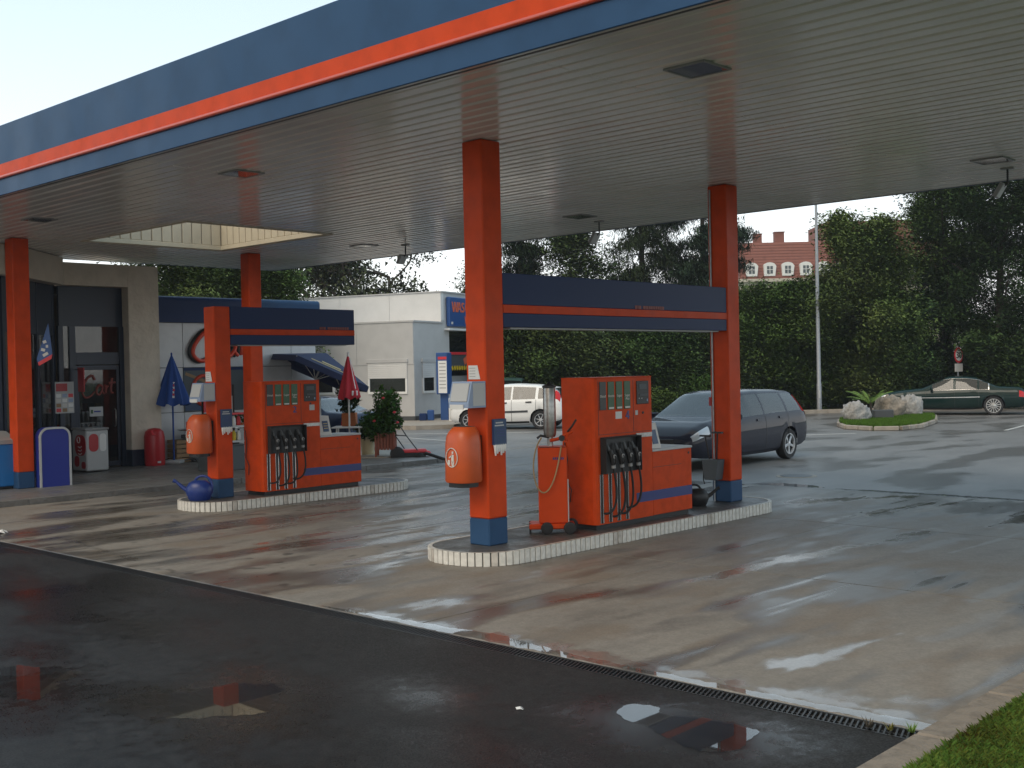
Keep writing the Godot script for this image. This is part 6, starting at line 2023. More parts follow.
# ------------------------------------------------------------------ cars
# A body is lofted over stations along its length: [z, sill y, belt y, top y, half width at belt, half width at top]; front is +z.
class Shell:
	var zs := PackedFloat32Array()
	var rows := []            # per station: Array of 13 half-section points (x >= 0)
	var axles := [0.0, 0.0]
	var arch := 0.36
	var arch_y := 0.31

	func setup(st: Array, step: float) -> void:
		var z0: float = st[0][0]
		var z1: float = st[-1][0]
		var n := int(ceil((z1 - z0) / step))
		var keys := []
		for i in n + 1:
			var z := lerpf(z0, z1, float(i) / n)
			zs.append(z)
			var k := 0
			while k < st.size() - 2 and st[k + 1][0] < z:
				k += 1
			var t: float = clampf((z - st[k][0]) / (st[k + 1][0] - st[k][0]), 0, 1)
			var row := []
			for c in range(1, 6):
				row.append(lerpf(st[k][c], st[k + 1][c], t))
			keys.append(row)
		for pass_ in 4:
			var nk := keys.duplicate(true)
			for i in range(1, n):
				for c in 5:
					nk[i][c] = keys[i - 1][c] * 0.25 + keys[i][c] * 0.5 + keys[i + 1][c] * 0.25
			keys = nk
		for i in n + 1:
			rows.append(section(keys[i]))

	func section(k: Array) -> Array:
		var yb: float = k[0]
		var ys: float = k[1]
		var yt: float = k[2]
		var w: float = k[3]
		var wt: float = k[4]
		var h := ys - yb
		var ye := yt - (yt - ys) * 0.11
		var b := Vector2(w * 0.955, ys)
		var e := Vector2(wt, ye)
		return [Vector2(w * 0.88, yb), Vector2(w * 0.96, yb + 0.10 * h), Vector2(w * 0.992, yb + 0.34 * h), Vector2(w, yb + 0.6 * h), Vector2(w * 0.988, yb + 0.84 * h), b,
			b.lerp(e, 0.07), b.lerp(e, 0.5) + Vector2(0.02, 0.0), b.lerp(e, 0.92) + Vector2(0.004, 0), e, Vector2(wt * 0.87, yt - 0.42 * (yt - ye)), Vector2(wt * 0.5, yt - 0.1 * (yt - ye)), Vector2(0, yt)]

	func at(z: float, t: float) -> Vector3:
		var n := zs.size()
		var f: float = clampf((z - zs[0]) / (zs[n - 1] - zs[0]) * (n - 1), 0, n - 1.001)
		var i := int(f)
		var u := f - i
		var k := clampi(int(t), 0, 11)
		var v := t - k
		var a: Vector2 = (rows[i][k] as Vector2).lerp(rows[i][k + 1], v)
		var b: Vector2 = (rows[i + 1][k] as Vector2).lerp(rows[i + 1][k + 1], v)
		var p := a.lerp(b, u)
		return Vector3(p.x, p.y, z)

	func normal(z: float, t: float) -> Vector3:
		var a := at(z + 0.02, t) - at(z - 0.02, t)
		var b := at(z, minf(t + 0.1, 12.0)) - at(z, maxf(t - 0.1, 0.0))
		return a.cross(b).normalized() * -1.0

	func cell(i: int, k: int) -> Vector3:
		# body point, pushed out of the wheel arches
		var p: Vector2 = rows[i][k]
		var z := zs[i]
		if k <= 5:
			for ax in axles:
				var d := Vector2(z - ax, p.y - arch_y)
				if d.length() < arch and p.y > 0.0:
					var q := d.normalized() * arch
					if d.length() < 0.01:
						q = Vector2(0, arch)
					if q.y < 0.0 and p.y < arch_y:
						q = Vector2(signf(d.x) * sqrt(maxf(0.0, arch * arch - d.y * d.y)), d.y)
					return Vector3(p.x, arch_y + q.y, ax + q.x)
		return Vector3(p.x, p.y, z)

func patch(sh: Shell, z0: float, z1: float, t0: float, t1: float, off: float, side: float, nz := 8, nt := 4) -> SurfaceTool:
	# a piece of skin laid on the body: lamps, handles, mouldings, seams
	var st := mb(false)
	st.set_smooth_group(0)
	var g := []
	for i in nz + 1:
		var r := []
		for k in nt + 1:
			var z := lerpf(z0, z1, float(i) / nz)
			var t := lerpf(t0, t1, float(k) / nt)
			var n := sh.normal(z, t)
			if n.x < 0:
				n = -n
			var p := sh.at(z, t) + n * off
			r.append(Vector3(p.x * side, p.y, p.z))
		g.append(r)
	for i in nz:
		for k in nt:
			if side > 0:
				quad(st, g[i][k], g[i][k + 1], g[i + 1][k + 1], g[i + 1][k])
			else:
				quad(st, g[i][k], g[i + 1][k], g[i + 1][k + 1], g[i][k + 1])
	# rim so that it has thickness
	var rim := []
	for i in nz + 1:
		rim.append(g[i][0])
	for k in range(1, nt + 1):
		rim.append(g[nz][k])
	for i in range(nz - 1, -1, -1):
		rim.append(g[i][nt])
	for k in range(nt - 1, 0, -1):
		rim.append(g[0][k])
	st.set_smooth_group(-1)
	for i in rim.size():
		var a: Vector3 = rim[i]
		var b: Vector3 = rim[(i + 1) % rim.size()]
		var ia := a - Vector3(side * (off + 0.004), 0, 0)
		var ib := b - Vector3(side * (off + 0.004), 0, 0)
		quad(st, a, b, ib, ia)
	return st

func make_car(nm: String, label: String, cat: String, sp: Dictionary, pos: Vector3, yaw: float) -> Node3D:
	var t := thing(nm, label, cat, pos, yaw, "cars at the station")
	var sh := Shell.new()
	sh.axles = [sp.front, sp.rear]
	sh.arch = sp.wheel + 0.055
	sh.arch_y = sp.wheel
	sh.setup(sp.stations, 0.03)
	var paint: Material = mats[sp.paint]
	var body := mb(false)
	body.set_smooth_group(0)
	var wind := mb(false)
	wind.set_smooth_group(0)
	var rearw := mb(false)
	rearw.set_smooth_group(0)
	var sides := {}
	var n := sh.zs.size()
	var used := {"w": false, "r": false}
	for i in n - 1:
		var zm := (sh.zs[i] + sh.zs[i + 1]) / 2
		for k in 12:
			var a := sh.cell(i, k)
			var b := sh.cell(i, k + 1)
			var c := sh.cell(i + 1, k + 1)
			var d := sh.cell(i + 1, k)
			if k <= 5:
				var inside := 0
				for ax in sh.axles:
					for q in [[i, k], [i, k + 1], [i + 1, k + 1], [i + 1, k]]:
						var pp: Vector2 = sh.rows[q[0]][q[1]]
						if Vector2(sh.zs[q[0]] - ax, pp.y - sh.arch_y).length() < sh.arch:
							inside += 1
				if inside == 4:
					continue
			for s in [1.0, -1.0]:
				var target := body
				if k >= 9 and zm > sp.screen[0] and zm < sp.screen[1]:
					target = wind
				elif k >= 9 and zm > sp.back[0] and zm < sp.back[1]:
					target = rearw
				elif k == 6 or k == 7:
					for w in sp.windows.size():
						if zm > sp.windows[w][0] and zm < sp.windows[w][1]:
							var key: int = w * 2 + (0 if s > 0 else 1)
							if not sides.has(key):
								sides[key] = mb(false)
								sides[key].set_smooth_group(0)
							target = sides[key]
				var m := Vector3(s, 1, 1)
				if s > 0:
					quad(target, a * m, b * m, c * m, d * m)
				else:
					quad(target, a * m, d * m, c * m, b * m)
	# end caps and floor
	body.set_smooth_group(-1)
	for e in [0, n - 1]:
		var r: Array = sh.rows[e]
		for k in 12:
			for s in [1.0, -1.0]:
				var p := Vector3(r[k].x * s, r[k].y, sh.zs[e])
				var q := Vector3(r[k + 1].x * s, r[k + 1].y, sh.zs[e])
				var c := Vector3(0, (r[0].y + r[12].y) * 0.5, sh.zs[e])
				if (s > 0) == (e == 0):
					tri(body, c, q, p)
				else:
					tri(body, c, p, q)
		for s in [1.0]:
			var c := Vector3(0, (r[0].y + r[12].y) * 0.5, sh.zs[e])
			var p := Vector3(r[0].x, r[0].y, sh.zs[e])
			var q := Vector3(-r[0].x, r[0].y, sh.zs[e])
			tri(body, c, p, q)
	part("body", body, paint, t)
	part("windscreen", wind, mats.glass_car, t)
	part("rear_window", rearw, mats.glass_car, t)
	for key in sides:
		part("side_window", sides[key], mats.glass_car, t)
	# dark inside: floor pan, arches, seats
	var st := mb()
	var zl: float = sp.rear - 0.7
	bx(st, Vector3(0, 0.30, (sp.front + sp.rear) / 2), Vector3(sp.w * 1.5, 0.14, sp.front - sp.rear + 1.1))
	for ax in sh.axles:
		bx(st, Vector3(0, sp.wheel + 0.18, ax), Vector3(sp.w * 1.25, 0.3, sh.arch * 2.3))
	part("underbody", st, mats.interior, t)
	for s in [-1.0, 1.0]:
		for z in [sp.seats[0], sp.seats[1]]:
			st = mb()
			cb(st, Vector3(s * 0.36, 0.58, z + 0.2), Vector3(0.5, 0.2, 0.5), 0.05)
			cb(st, Vector3(s * 0.36, 0.86, z - 0.1), Vector3(0.48, 0.58, 0.14), 0.05, Basis(Vector3(1, 0, 0), -0.2))
			cb(st, Vector3(s * 0.36, 1.2, z - 0.18), Vector3(0.26, 0.17, 0.1), 0.03)
			part("seat", st, mats.interior, t)
	boxpart("dashboard", Vector3(0, 0.86, sp.screen[0] + 0.42), Vector3(sp.w * 1.5, 0.2, 0.4), mats.interior, t, 0.05)
	# wheels
	for ax in sh.axles:
		for s in [1.0, -1.0]:
			wheel(t, Vector3(s * (sp.w - 0.115), sp.wheel, ax), sp.wheel, s, sp.spokes, sp.rim)
	# seams, handles, mouldings, lamps
	for s in [1.0, -1.0]:
		for z in sp.seams:
			part("door_seam", patch(sh, z - 0.006, z + 0.006, 0.5, 5.6, 0.0025, s, 1, 10), mats.black, t)
		for z in sp.handles:
			part("door_handle", patch(sh, z - 0.10, z + 0.10, 4.25, 4.62, 0.022, s, 4, 2), mats[sp.handle], t)
		part("sill", patch(sh, sp.rear + sh.arch + 0.04, sp.front - sh.arch - 0.04, 0.05, 0.9, 0.012, s, 16, 2), mats.black if sp.paint != "paint_graphite" else paint, t)
		if sp.has("moulding"):
			part("moulding", patch(sh, sp.rear + sh.arch + 0.06, sp.front - sh.arch - 0.06, sp.moulding[0], sp.moulding[1], 0.012, s, 16, 2), mats[sp.moulding_mat], t)
		for l in sp.head:
			part("headlamp", patch(sh, l[0], l[1], l[2], l[3], 0.008, s, 8, 6), mats.lens_clear, t)
		for l in sp.tail:
			part("tail_lamp", patch(sh, l[0], l[1], l[2], l[3], 0.010, s, 6, 6), mats.lens_red, t)
		if sp.has("trim"):
			part("window_trim", patch(sh, sp.trim[0], sp.trim[1], 5.75, 6.0, 0.008, s, 24, 1), mats.chrome, t)
			part("window_trim", patch(sh, sp.trim[0] + 0.25, sp.trim[1] - 0.5, 8.0, 8.22, 0.008, s, 24, 1), mats.chrome, t)
			part("window_trim", patch(sh, sp.trim[0], sp.trim[0] + 0.035, 5.8, 8.0, 0.008, s, 2, 8), mats.chrome, t)
		# mirror
		st = mb()
		var mp := sh.at(sp.screen[1] - 0.28, 6.1)
		cb(st, Vector3(s * (mp.x + 0.12), mp.y + 0.06, mp.z), Vector3(0.2, 0.13, 0.09), 0.03)
		bx(st, Vector3(s * (mp.x + 0.02), mp.y, mp.z), Vector3(0.1, 0.03, 0.05))
		part("mirror", st, paint, t)
		if sp.has("rails"):
			st = mb()
			var pts := []
			for q in 13:
				var z: float = lerpf(sp.rails[0], sp.rails[1], q / 12.0)
				var p := sh.at(z, 9.6)
				pts.append(Vector3(s * p.x, p.y + 0.035 * (1.0 if q > 0 and q < 12 else 0.0), z))
			tube(st, pts, 0.016)
			part("roof_rail", st, mats.dark_grey, t)
	var nose: float = sp.stations[-1][0]
	var tail: float = sp.stations[0][0]
	var nr: Array = sh.rows[n - 1]
	var fw: float = nr[3].x
	boxpart("grille", Vector3(0, sp.grille_y, nose + 0.004), Vector3(fw * 1.1, 0.12, 0.03), mats.black, t, 0.01)
	boxpart("number_plate", Vector3(0, sp.grille_y - 0.16, nose + 0.008), Vector3(0.5, 0.11, 0.02), mats.white, t)
	boxpart("number_plate", Vector3(0, sp.plate_y, tail - 0.006), Vector3(0.5, 0.11, 0.02), mats.white, t)
	boxpart("rear_bumper", Vector3(0, 0.46, tail + 0.06), Vector3(sp.w * 1.72, 0.16, 0.16), mats[sp.bumper], t, 0.05)
	return t

func wheel(parent: Node, p: Vector3, r: float, side: float, spokes: int, rimf: float) -> void:
	var w := Node3D.new()
	w.name = "wheel"
	parent.add_child(w, true)
	w.position = p
	w.rotation.z = -PI / 2 * side      # local +y points outwards
	var rr := r * rimf
	var st := mb()
	lathe(st, [Vector2(rr, -0.1), Vector2(r * 0.93, -0.1), Vector2(r, -0.07), Vector2(r, 0.07), Vector2(r * 0.94, 0.1), Vector2(rr, 0.095)], 36)
	part("tyre", st, mats.rubber, w)
	st = mb()
	lathe(st, [Vector2(0.0, 0.02), Vector2(rr * 0.9, 0.02), Vector2(rr * 0.93, 0.09), Vector2(rr, 0.097), Vector2(rr, -0.09)], 36)
	part("rim_well", st, mats.dark_grey, w)
	st = mb()
	lathe(st, [Vector2(rr * 0.9, 0.06), Vector2(rr * 0.92, 0.1), Vector2(rr * 1.01, 0.1), Vector2(rr * 1.01, 0.06)], 36)
	lathe(st, [Vector2(rr * 0.24, 0.03), Vector2(rr * 0.22, 0.085), Vector2(rr * 0.1, 0.092), Vector2(0.0, 0.092)], 18)
	for k in spokes:
		var a := TAU * k / spokes
		var d := Vector3(cos(a), 0, sin(a))
		var bs := Basis(d, Vector3.UP, d.cross(Vector3.UP))
		cb(st, d * rr * 0.54 + Vector3(0, 0.068, 0), Vector3(rr * 0.8, 0.028, rr * (0.26 if spokes < 7 else 0.14)), 0.008, bs)
	part("rim", st, mats.lens_clear if spokes < 12 else mats.chrome, w)

func build_cars() -> void:
	var estate := {"paint": "paint_graphite", "w": 0.92, "front": 1.32, "rear": -1.32, "wheel": 0.32, "spokes": 5, "rim": 0.68,
		"stations": [[-2.26, 0.40, 0.66, 0.74, 0.74, 0.66], [-2.2, 0.32, 0.86, 0.98, 0.86, 0.70], [-2.08, 0.28, 0.97, 1.28, 0.895, 0.60], [-1.92, 0.26, 0.985, 1.44, 0.905, 0.60], [-1.3, 0.22, 0.975, 1.485, 0.915, 0.63], [-0.4, 0.2, 0.955, 1.505, 0.92, 0.65], [0.2, 0.2, 0.94, 1.49, 0.92, 0.64], [0.48, 0.2, 0.93, 1.44, 0.92, 0.62], [1.26, 0.21, 0.90, 0.985, 0.91, 0.76], [1.75, 0.22, 0.84, 0.915, 0.89, 0.72], [2.02, 0.24, 0.74, 0.82, 0.84, 0.64], [2.16, 0.28, 0.64, 0.70, 0.74, 0.56], [2.22, 0.34, 0.56, 0.61, 0.6, 0.46]],
		"screen": [0.46, 1.22], "back": [-2.19, -1.98], "windows": [[-1.9, -1.34], [-1.25, -0.36], [-0.28, 0.86]], "seats": [0.05, -0.85],
		"seams": [-1.28, -0.32, 0.86], "handles": [-0.98, -0.06], "handle": "paint_graphite", "head": [[1.80, 2.15, 3.8, 6.4]], "tail": [[-2.16, -1.98, 5.2, 9.4]], "grille_y": 0.55, "plate_y": 0.72, "bumper": "paint_graphite"}
	make_car("estate_car", "dark graphite estate car driving up behind the far front column", "car", estate, Vector3(-4.45, 0.0, -11.45), 0.03)
	var hatch := {"paint": "paint_white", "w": 0.86, "front": 1.25, "rear": -1.25, "wheel": 0.31, "spokes": 7, "rim": 0.66,
		"stations": [[-2.0, 0.40, 0.62, 0.7, 0.72, 0.64], [-1.95, 0.32, 0.84, 0.98, 0.81, 0.66], [-1.82, 0.28, 0.97, 1.28, 0.84, 0.58], [-1.62, 0.25, 0.985, 1.37, 0.85, 0.57], [-1.0, 0.22, 0.965, 1.47, 0.86, 0.60], [-0.3, 0.2, 0.945, 1.51, 0.86, 0.61], [0.1, 0.2, 0.93, 1.495, 0.86, 0.60], [0.4, 0.2, 0.92, 1.42, 0.86, 0.58], [1.2, 0.21, 0.90, 1.0, 0.85, 0.7], [1.6, 0.22, 0.84, 0.92, 0.83, 0.66], [1.84, 0.25, 0.74, 0.82, 0.78, 0.58], [1.97, 0.3, 0.62, 0.68, 0.68, 0.5], [2.02, 0.36, 0.54, 0.58, 0.54, 0.4]],
		"screen": [0.46, 1.16], "back": [-1.93, -1.66], "windows": [[-1.5, -1.16], [-1.08, -0.3], [-0.22, 0.8]], "seats": [0.1, -0.75],
		"seams": [-1.1, -0.26, 0.82], "handles": [-0.85, 0.0], "handle": "black", "moulding": [2.5, 2.85], "moulding_mat": "dark_grey", "head": [[1.56, 1.9, 4.4, 7.4]], "tail": [[-1.9, -1.72, 5.8, 8.4]], "grille_y": 0.52, "plate_y": 0.72, "bumper": "dark_grey"}
	make_car("hatchback_car", "white tall hatchback parked between the column and the air cylinder", "car", hatch, Vector3(-17.85, 0.0, -19.44), atan2(-0.90, 0.43))
	var saloon := {"paint": "paint_green", "w": 0.93, "front": 1.465, "rear": -1.465, "wheel": 0.335, "spokes": 14, "rim": 0.74,
		"stations": [[-2.52, 0.38, 0.66, 0.74, 0.78, 0.7], [-2.46, 0.30, 0.82, 0.93, 0.86, 0.74], [-2.3, 0.26, 0.86, 0.985, 0.89, 0.76], [-1.62, 0.24, 0.88, 1.02, 0.91, 0.76], [-0.98, 0.22, 0.885, 1.33, 0.925, 0.58], [-0.6, 0.2, 0.885, 1.39, 0.93, 0.60], [-0.1, 0.2, 0.88, 1.40, 0.93, 0.61], [0.16, 0.2, 0.87, 1.36, 0.93, 0.59], [0.92, 0.21, 0.86, 0.98, 0.92, 0.76], [1.8, 0.22, 0.80, 0.90, 0.90, 0.74], [2.3, 0.24, 0.72, 0.80, 0.85, 0.68], [2.42, 0.28, 0.64, 0.70, 0.78, 0.62], [2.47, 0.34, 0.58, 0.62, 0.68, 0.52]],
		"screen": [0.15, 0.88], "back": [-1.58, -0.95], "windows": [[-1.3, -1.0], [-0.94, -0.22], [-0.14, 0.58]], "seats": [0.0, -0.8],
		"seams": [-0.98, -0.18, 0.8], "handles": [-0.8, -0.02], "handle": "paint_green", "moulding": [3.1, 3.3], "moulding_mat": "chrome", "trim": [-1.33, 0.7], "head": [[2.1, 2.36, 4.3, 6.2]], "tail": [[-2.48, -2.3, 3.2, 5.6]], "grille_y": 0.56, "plate_y": 0.74, "bumper": "paint_green"}
	make_car("saloon_car", "dark green saloon with chrome window trim parked at the right before the trees", "car", saloon, Vector3(-8.4, 0.0, -32.93), atan2(-0.94, 0.34))
	var blue := saloon.duplicate(true)
	blue.paint = "paint_blue"
	blue.handle = "paint_blue"
	blue.bumper = "paint_blue"
	blue.spokes = 5
	make_car("blue_saloon_car", "dark blue saloon with chrome window arc half hidden behind the terrace plants", "car", blue, Vector3(-16.55, 0.0, -9.9), atan2(-0.99, 0.10))
	var small := hatch.duplicate(true)
	small.paint = "paint_teal"
	small.handle = "paint_teal"
	small.bumper = "paint_teal"
	make_car("wash_bay_car", "small green car standing at the wash bay behind the price board", "car", small, Vector3(-23.4, 0.14, -25.2), 0.6)

# ------------------------------------------------------------------ trees
func leaf_mesh(key: String, n: int, spread: float, ln: float, wd: float, sd: int, droop := 0.0, flatness := 0.55) -> Array:
	# a clump of single-face leaves: [corner points, normals]
	if shared.has(key):
		return shared[key]
	var r := RandomNumberGenerator.new()
	r.seed = sd
	var vs := PackedVector3Array()
	var ns := PackedVector3Array()
	for i in n:
		var p := Vector3(r.randfn(), r.randfn() * 0.7, r.randfn()) * spread * 0.5
		var d := Vector3(r.randf_range(-1, 1), r.randf_range(-1.0, 1.0) * (1.0 - flatness) - droop, r.randf_range(-1, 1)).normalized()
		var s := d.cross(Vector3(r.randf_range(-0.6, 0.6), 1.0, r.randf_range(-0.6, 0.6))).normalized()
		var l := ln * r.randf_range(0.7, 1.3)
		var w := wd * r.randf_range(0.7, 1.2)
		var a := p - s * w
		var b := p + s * w
		var c := p + d * l
		var nn := (b - a).cross(c - a).normalized()
		if nn.y < 0.0:
			nn = -nn
			var q := a
			a = b
			b = q
		for v in [a, c, b]:
			vs.append(v)
			ns.append((nn * 0.45 + p.normalized() * 0.45 + Vector3(0, 0.3, 0)).normalized())
	shared[key] = [vs, ns]
	return shared[key]

func scatter(parent: Node, nm: String, clump: Array, m: Material, xfs: Array, cols: Array) -> void:
	# all clumps of one crown as one mesh
	var vs := PackedVector3Array()
	var ns := PackedVector3Array()
	var cs := PackedColorArray()
	var one := PackedColorArray()
	one.resize((clump[0] as PackedVector3Array).size())
	for i in xfs.size():
		var x: Transform3D = xfs[i]
		vs.append_array(x * (clump[0] as PackedVector3Array))
		ns.append_array(Transform3D(x.basis.orthonormalized(), Vector3.ZERO) * (clump[1] as PackedVector3Array))
		one.fill(cols[i])
		cs.append_array(one)
	var arr := []
	arr.resize(Mesh.ARRAY_MAX)
	arr[Mesh.ARRAY_VERTEX] = vs
	arr[Mesh.ARRAY_NORMAL] = ns
	arr[Mesh.ARRAY_COLOR] = cs
	var am := ArrayMesh.new()
	am.add_surface_from_arrays(Mesh.PRIMITIVE_TRIANGLES, arr)
	inst(nm, am, m, parent)

func leaf_ball(parent: Node, c: Vector3, r: Vector3, n: int, size: float, col: Color, sd: int) -> void:
	# foliage of a small plant: single leaves in an uneven ball
	var g := RandomNumberGenerator.new()
	g.seed = sd
	var mesh := leaf_mesh("plant", 4, 0.6, 1.0, 0.3, 9, 0.0, 0.2)
	var xfs := []
	var cols := []
	for i in n:
		var d := Vector3(g.randfn(), g.randfn(), g.randfn()).normalized()
		var k := pow(g.randf(), 0.4) * (1.0 + 0.25 * sin(d.x * 7.0 + sd) * cos(d.y * 6.0))
		var s := size * g.randf_range(0.6, 1.3)
		xfs.append(Transform3D(Basis(Vector3(g.randf() - 0.5, g.randf() - 0.5, g.randf() - 0.5).normalized(), g.randf() * TAU).scaled(Vector3.ONE * s), c + d * r * k))
		var v := g.randf_range(0.6, 1.5)
		cols.append(Color(col.r * v * g.randf_range(0.8, 1.3), col.g * v, col.b * v))
	scatter(parent, "foliage", mesh, mats.leaf, xfs, cols)

func limb_set(parent: Node, h: float, r: float, sd: int, lean := 0.0) -> Array:
	# trunk and main limbs; returns the limb ends
	var g := RandomNumberGenerator.new()
	g.seed = sd
	var st := mb()
	var top := Vector3(lean * h, h * 0.72, g.randf_range(-0.3, 0.3))
	var trunk := []
	for q in 7:
		var t := q / 6.0
		trunk.append(Vector3(0, -0.2, 0).lerp(top, t) + Vector3(sin(t * 4.0 + sd) * 0.12, 0, cos(t * 3.0 + sd) * 0.12) * h * 0.1 * t)
	tube(st, trunk, 0.035 * h * 0.62, 0.012 * h * 0.6, 9)
	part("trunk", st, mats.bark, parent)
	var ends := [top]
	for k in 9:
		st = mb()
		var t := 0.32 + 0.62 * k / 9.0
		var b: Vector3 = (trunk[int(t * 6)] as Vector3)
		var a := k * 2.4 + g.randf()
		var l := r * g.randf_range(0.7, 1.0)
		var e := b + Vector3(cos(a) * l, l * g.randf_range(0.4, 0.9), sin(a) * l)
		var mid := b.lerp(e, 0.5) + Vector3(0, -0.12 * l, 0)
		tube(st, [b, mid, e], 0.011 * h * 0.5, 0.003 * h * 0.5, 6)
		ends.append(e)
		part("limb", st, mats.bark, parent)
	return ends

func broadleaf(nm: String, label: String, cat: String, p: Vector3, h: float, r: float, low: float, n: int, col: Color, hi: Color, sd: int, group: String, leaf := 0.12, gaps := 0.0) -> void:
	var t := thing(nm, label, cat, p, 0.0, group)
	limb_set(t, h, r, sd)
	var g := RandomNumberGenerator.new()
	g.seed = sd * 13 + 1
	var noise := fnl(sd, 0.35, 3)
	# crown: inner lobes for body, many smaller ones round the outside for a ragged outline, leaves mostly near each lobe's skin
	var lobes := []
	var nl := int(12 + h * 3.2)
	for i in nl:
		var u := (i + g.randf() * 0.8) / nl
		var y := lerpf(low + 0.3, h - 0.4, u)
		var wide := r * pow(sin(PI * clampf(0.16 + 0.78 * u, 0.05, 0.97)), 0.6) * (1.0 + 0.16 * sin(u * 11.0 + sd))
		var a := i * 2.4 + g.randf_range(-0.5, 0.5)
		if i % 3 == 0:
			lobes.append([Vector3(cos(a), 0, sin(a)) * wide * 0.35 + Vector3(0, y, 0), g.randf_range(0.36, 0.5) * r + 0.15, 0.9])
		else:
			lobes.append([Vector3(cos(a), 0, sin(a)) * wide * g.randf_range(0.65, 1.0) + Vector3(0, y, 0), g.randf_range(0.14, 0.3) * r + 0.15, g.randf_range(0.8, 1.3)])
	for i in 4:
		lobes.append([Vector3(g.randfn() * r * 0.3, h - 0.3 + g.randf_range(-0.3, 0.35), g.randfn() * r * 0.3), 0.13 * r + 0.12, 1.2])
	nl = lobes.size()
	var mesh := leaf_mesh("leaf%d" % int(leaf * 100), 28, leaf * 4.2, leaf, leaf * 0.3, 3)
	var xfs := []
	var cols := []
	var tries := 0
	while xfs.size() < n and tries < n * 4:
		tries += 1
		var lb: Array = lobes[g.randi() % nl]
		var d := Vector3(g.randfn(), g.randfn(), g.randfn()).normalized()
		var q: Vector3 = lb[0] + d * Vector3(1, 0.8, 1) * lb[1] * pow(g.randf(), 0.28)
		if q.y < 0.15 or noise.get_noise_3dv(q * 2.6) < -0.13 + gaps:
			continue
		var s := g.randf_range(0.75, 1.25)
		xfs.append(Transform3D((Basis(Vector3.UP, g.randf() * TAU) * Basis(Vector3.RIGHT, g.randfn() * 0.35)).scaled(Vector3.ONE * s), q))
		var v: float = lb[2] * g.randf_range(0.8, 1.2)
		var c := col.lerp(hi, clampf(0.35 + 1.2 * noise.get_noise_3dv(q * 1.1 + Vector3(40, 0, 0)) + g.randf_range(-0.2, 0.2), 0.0, 1.0))
		cols.append(Color(c.r * v, c.g * v, c.b * v))
	scatter(t, "crown", mesh, mats.leaf, xfs, cols)

func conifer(nm: String, label: String, p: Vector3, h: float, r: float, col: Color, sd: int, droop: float, dens: float) -> void:
	var t := thing(nm, label, "tree", p, 0.0, "conifers behind the hedge")
	var g := RandomNumberGenerator.new()
	g.seed = sd
	var st := mb()
	tube(st, [Vector3(0, -0.2, 0), Vector3(0.05, h * 0.5, 0.0), Vector3(0, h, 0)], 0.28, 0.04, 10)
	part("trunk", st, mats.bark, t)
	st = mb()
	var mesh := leaf_mesh("needle", 20, 0.5, 0.34, 0.022, 5, 0.9, 0.0)
	var xfs := []
	var cols := []
	var y := 1.6
	while y < h - 0.3:
		var u := y / h
		var nb := 4 + g.randi() % 2
		for k in nb:
			var a := g.randf() * TAU
			var ln := r * (1.0 - 0.75 * u) * g.randf_range(0.65, 1.1)
			var d := Vector3(cos(a), 0, sin(a))
			var pts := []
			for q in 6:
				var s := q / 5.0
				pts.append(Vector3(0, y, 0) + d * ln * s + Vector3(0, ln * (0.22 * s - droop * s * s), 0))
			tube(st, pts, 0.035, 0.008, 5)
			var cnt := int(ln * dens)
			for c in cnt:
				var s := pow(g.randf(), 0.5)
				var f := s * 4.99
				var b: Vector3 = (pts[int(f)] as Vector3).lerp(pts[int(f) + 1], f - int(f))
				var side := Vector3(-d.z, 0, d.x) * g.randfn() * 0.28 * (1.1 - s * 0.5)
				xfs.append(Transform3D(Basis(Vector3.UP, g.randf() * TAU).scaled(Vector3.ONE * g.randf_range(0.7, 1.3)), b + side + Vector3(0, -absf(g.randfn()) * 0.14, 0)))
				var v := g.randf_range(0.6, 1.35)
				cols.append(Color(col.r * v, col.g * v, col.b * v))
		y += g.randf_range(0.5, 0.9)
	part("limbs", st, mats.bark, t)
	scatter(t, "crown", mesh, mats.needle, xfs, cols)

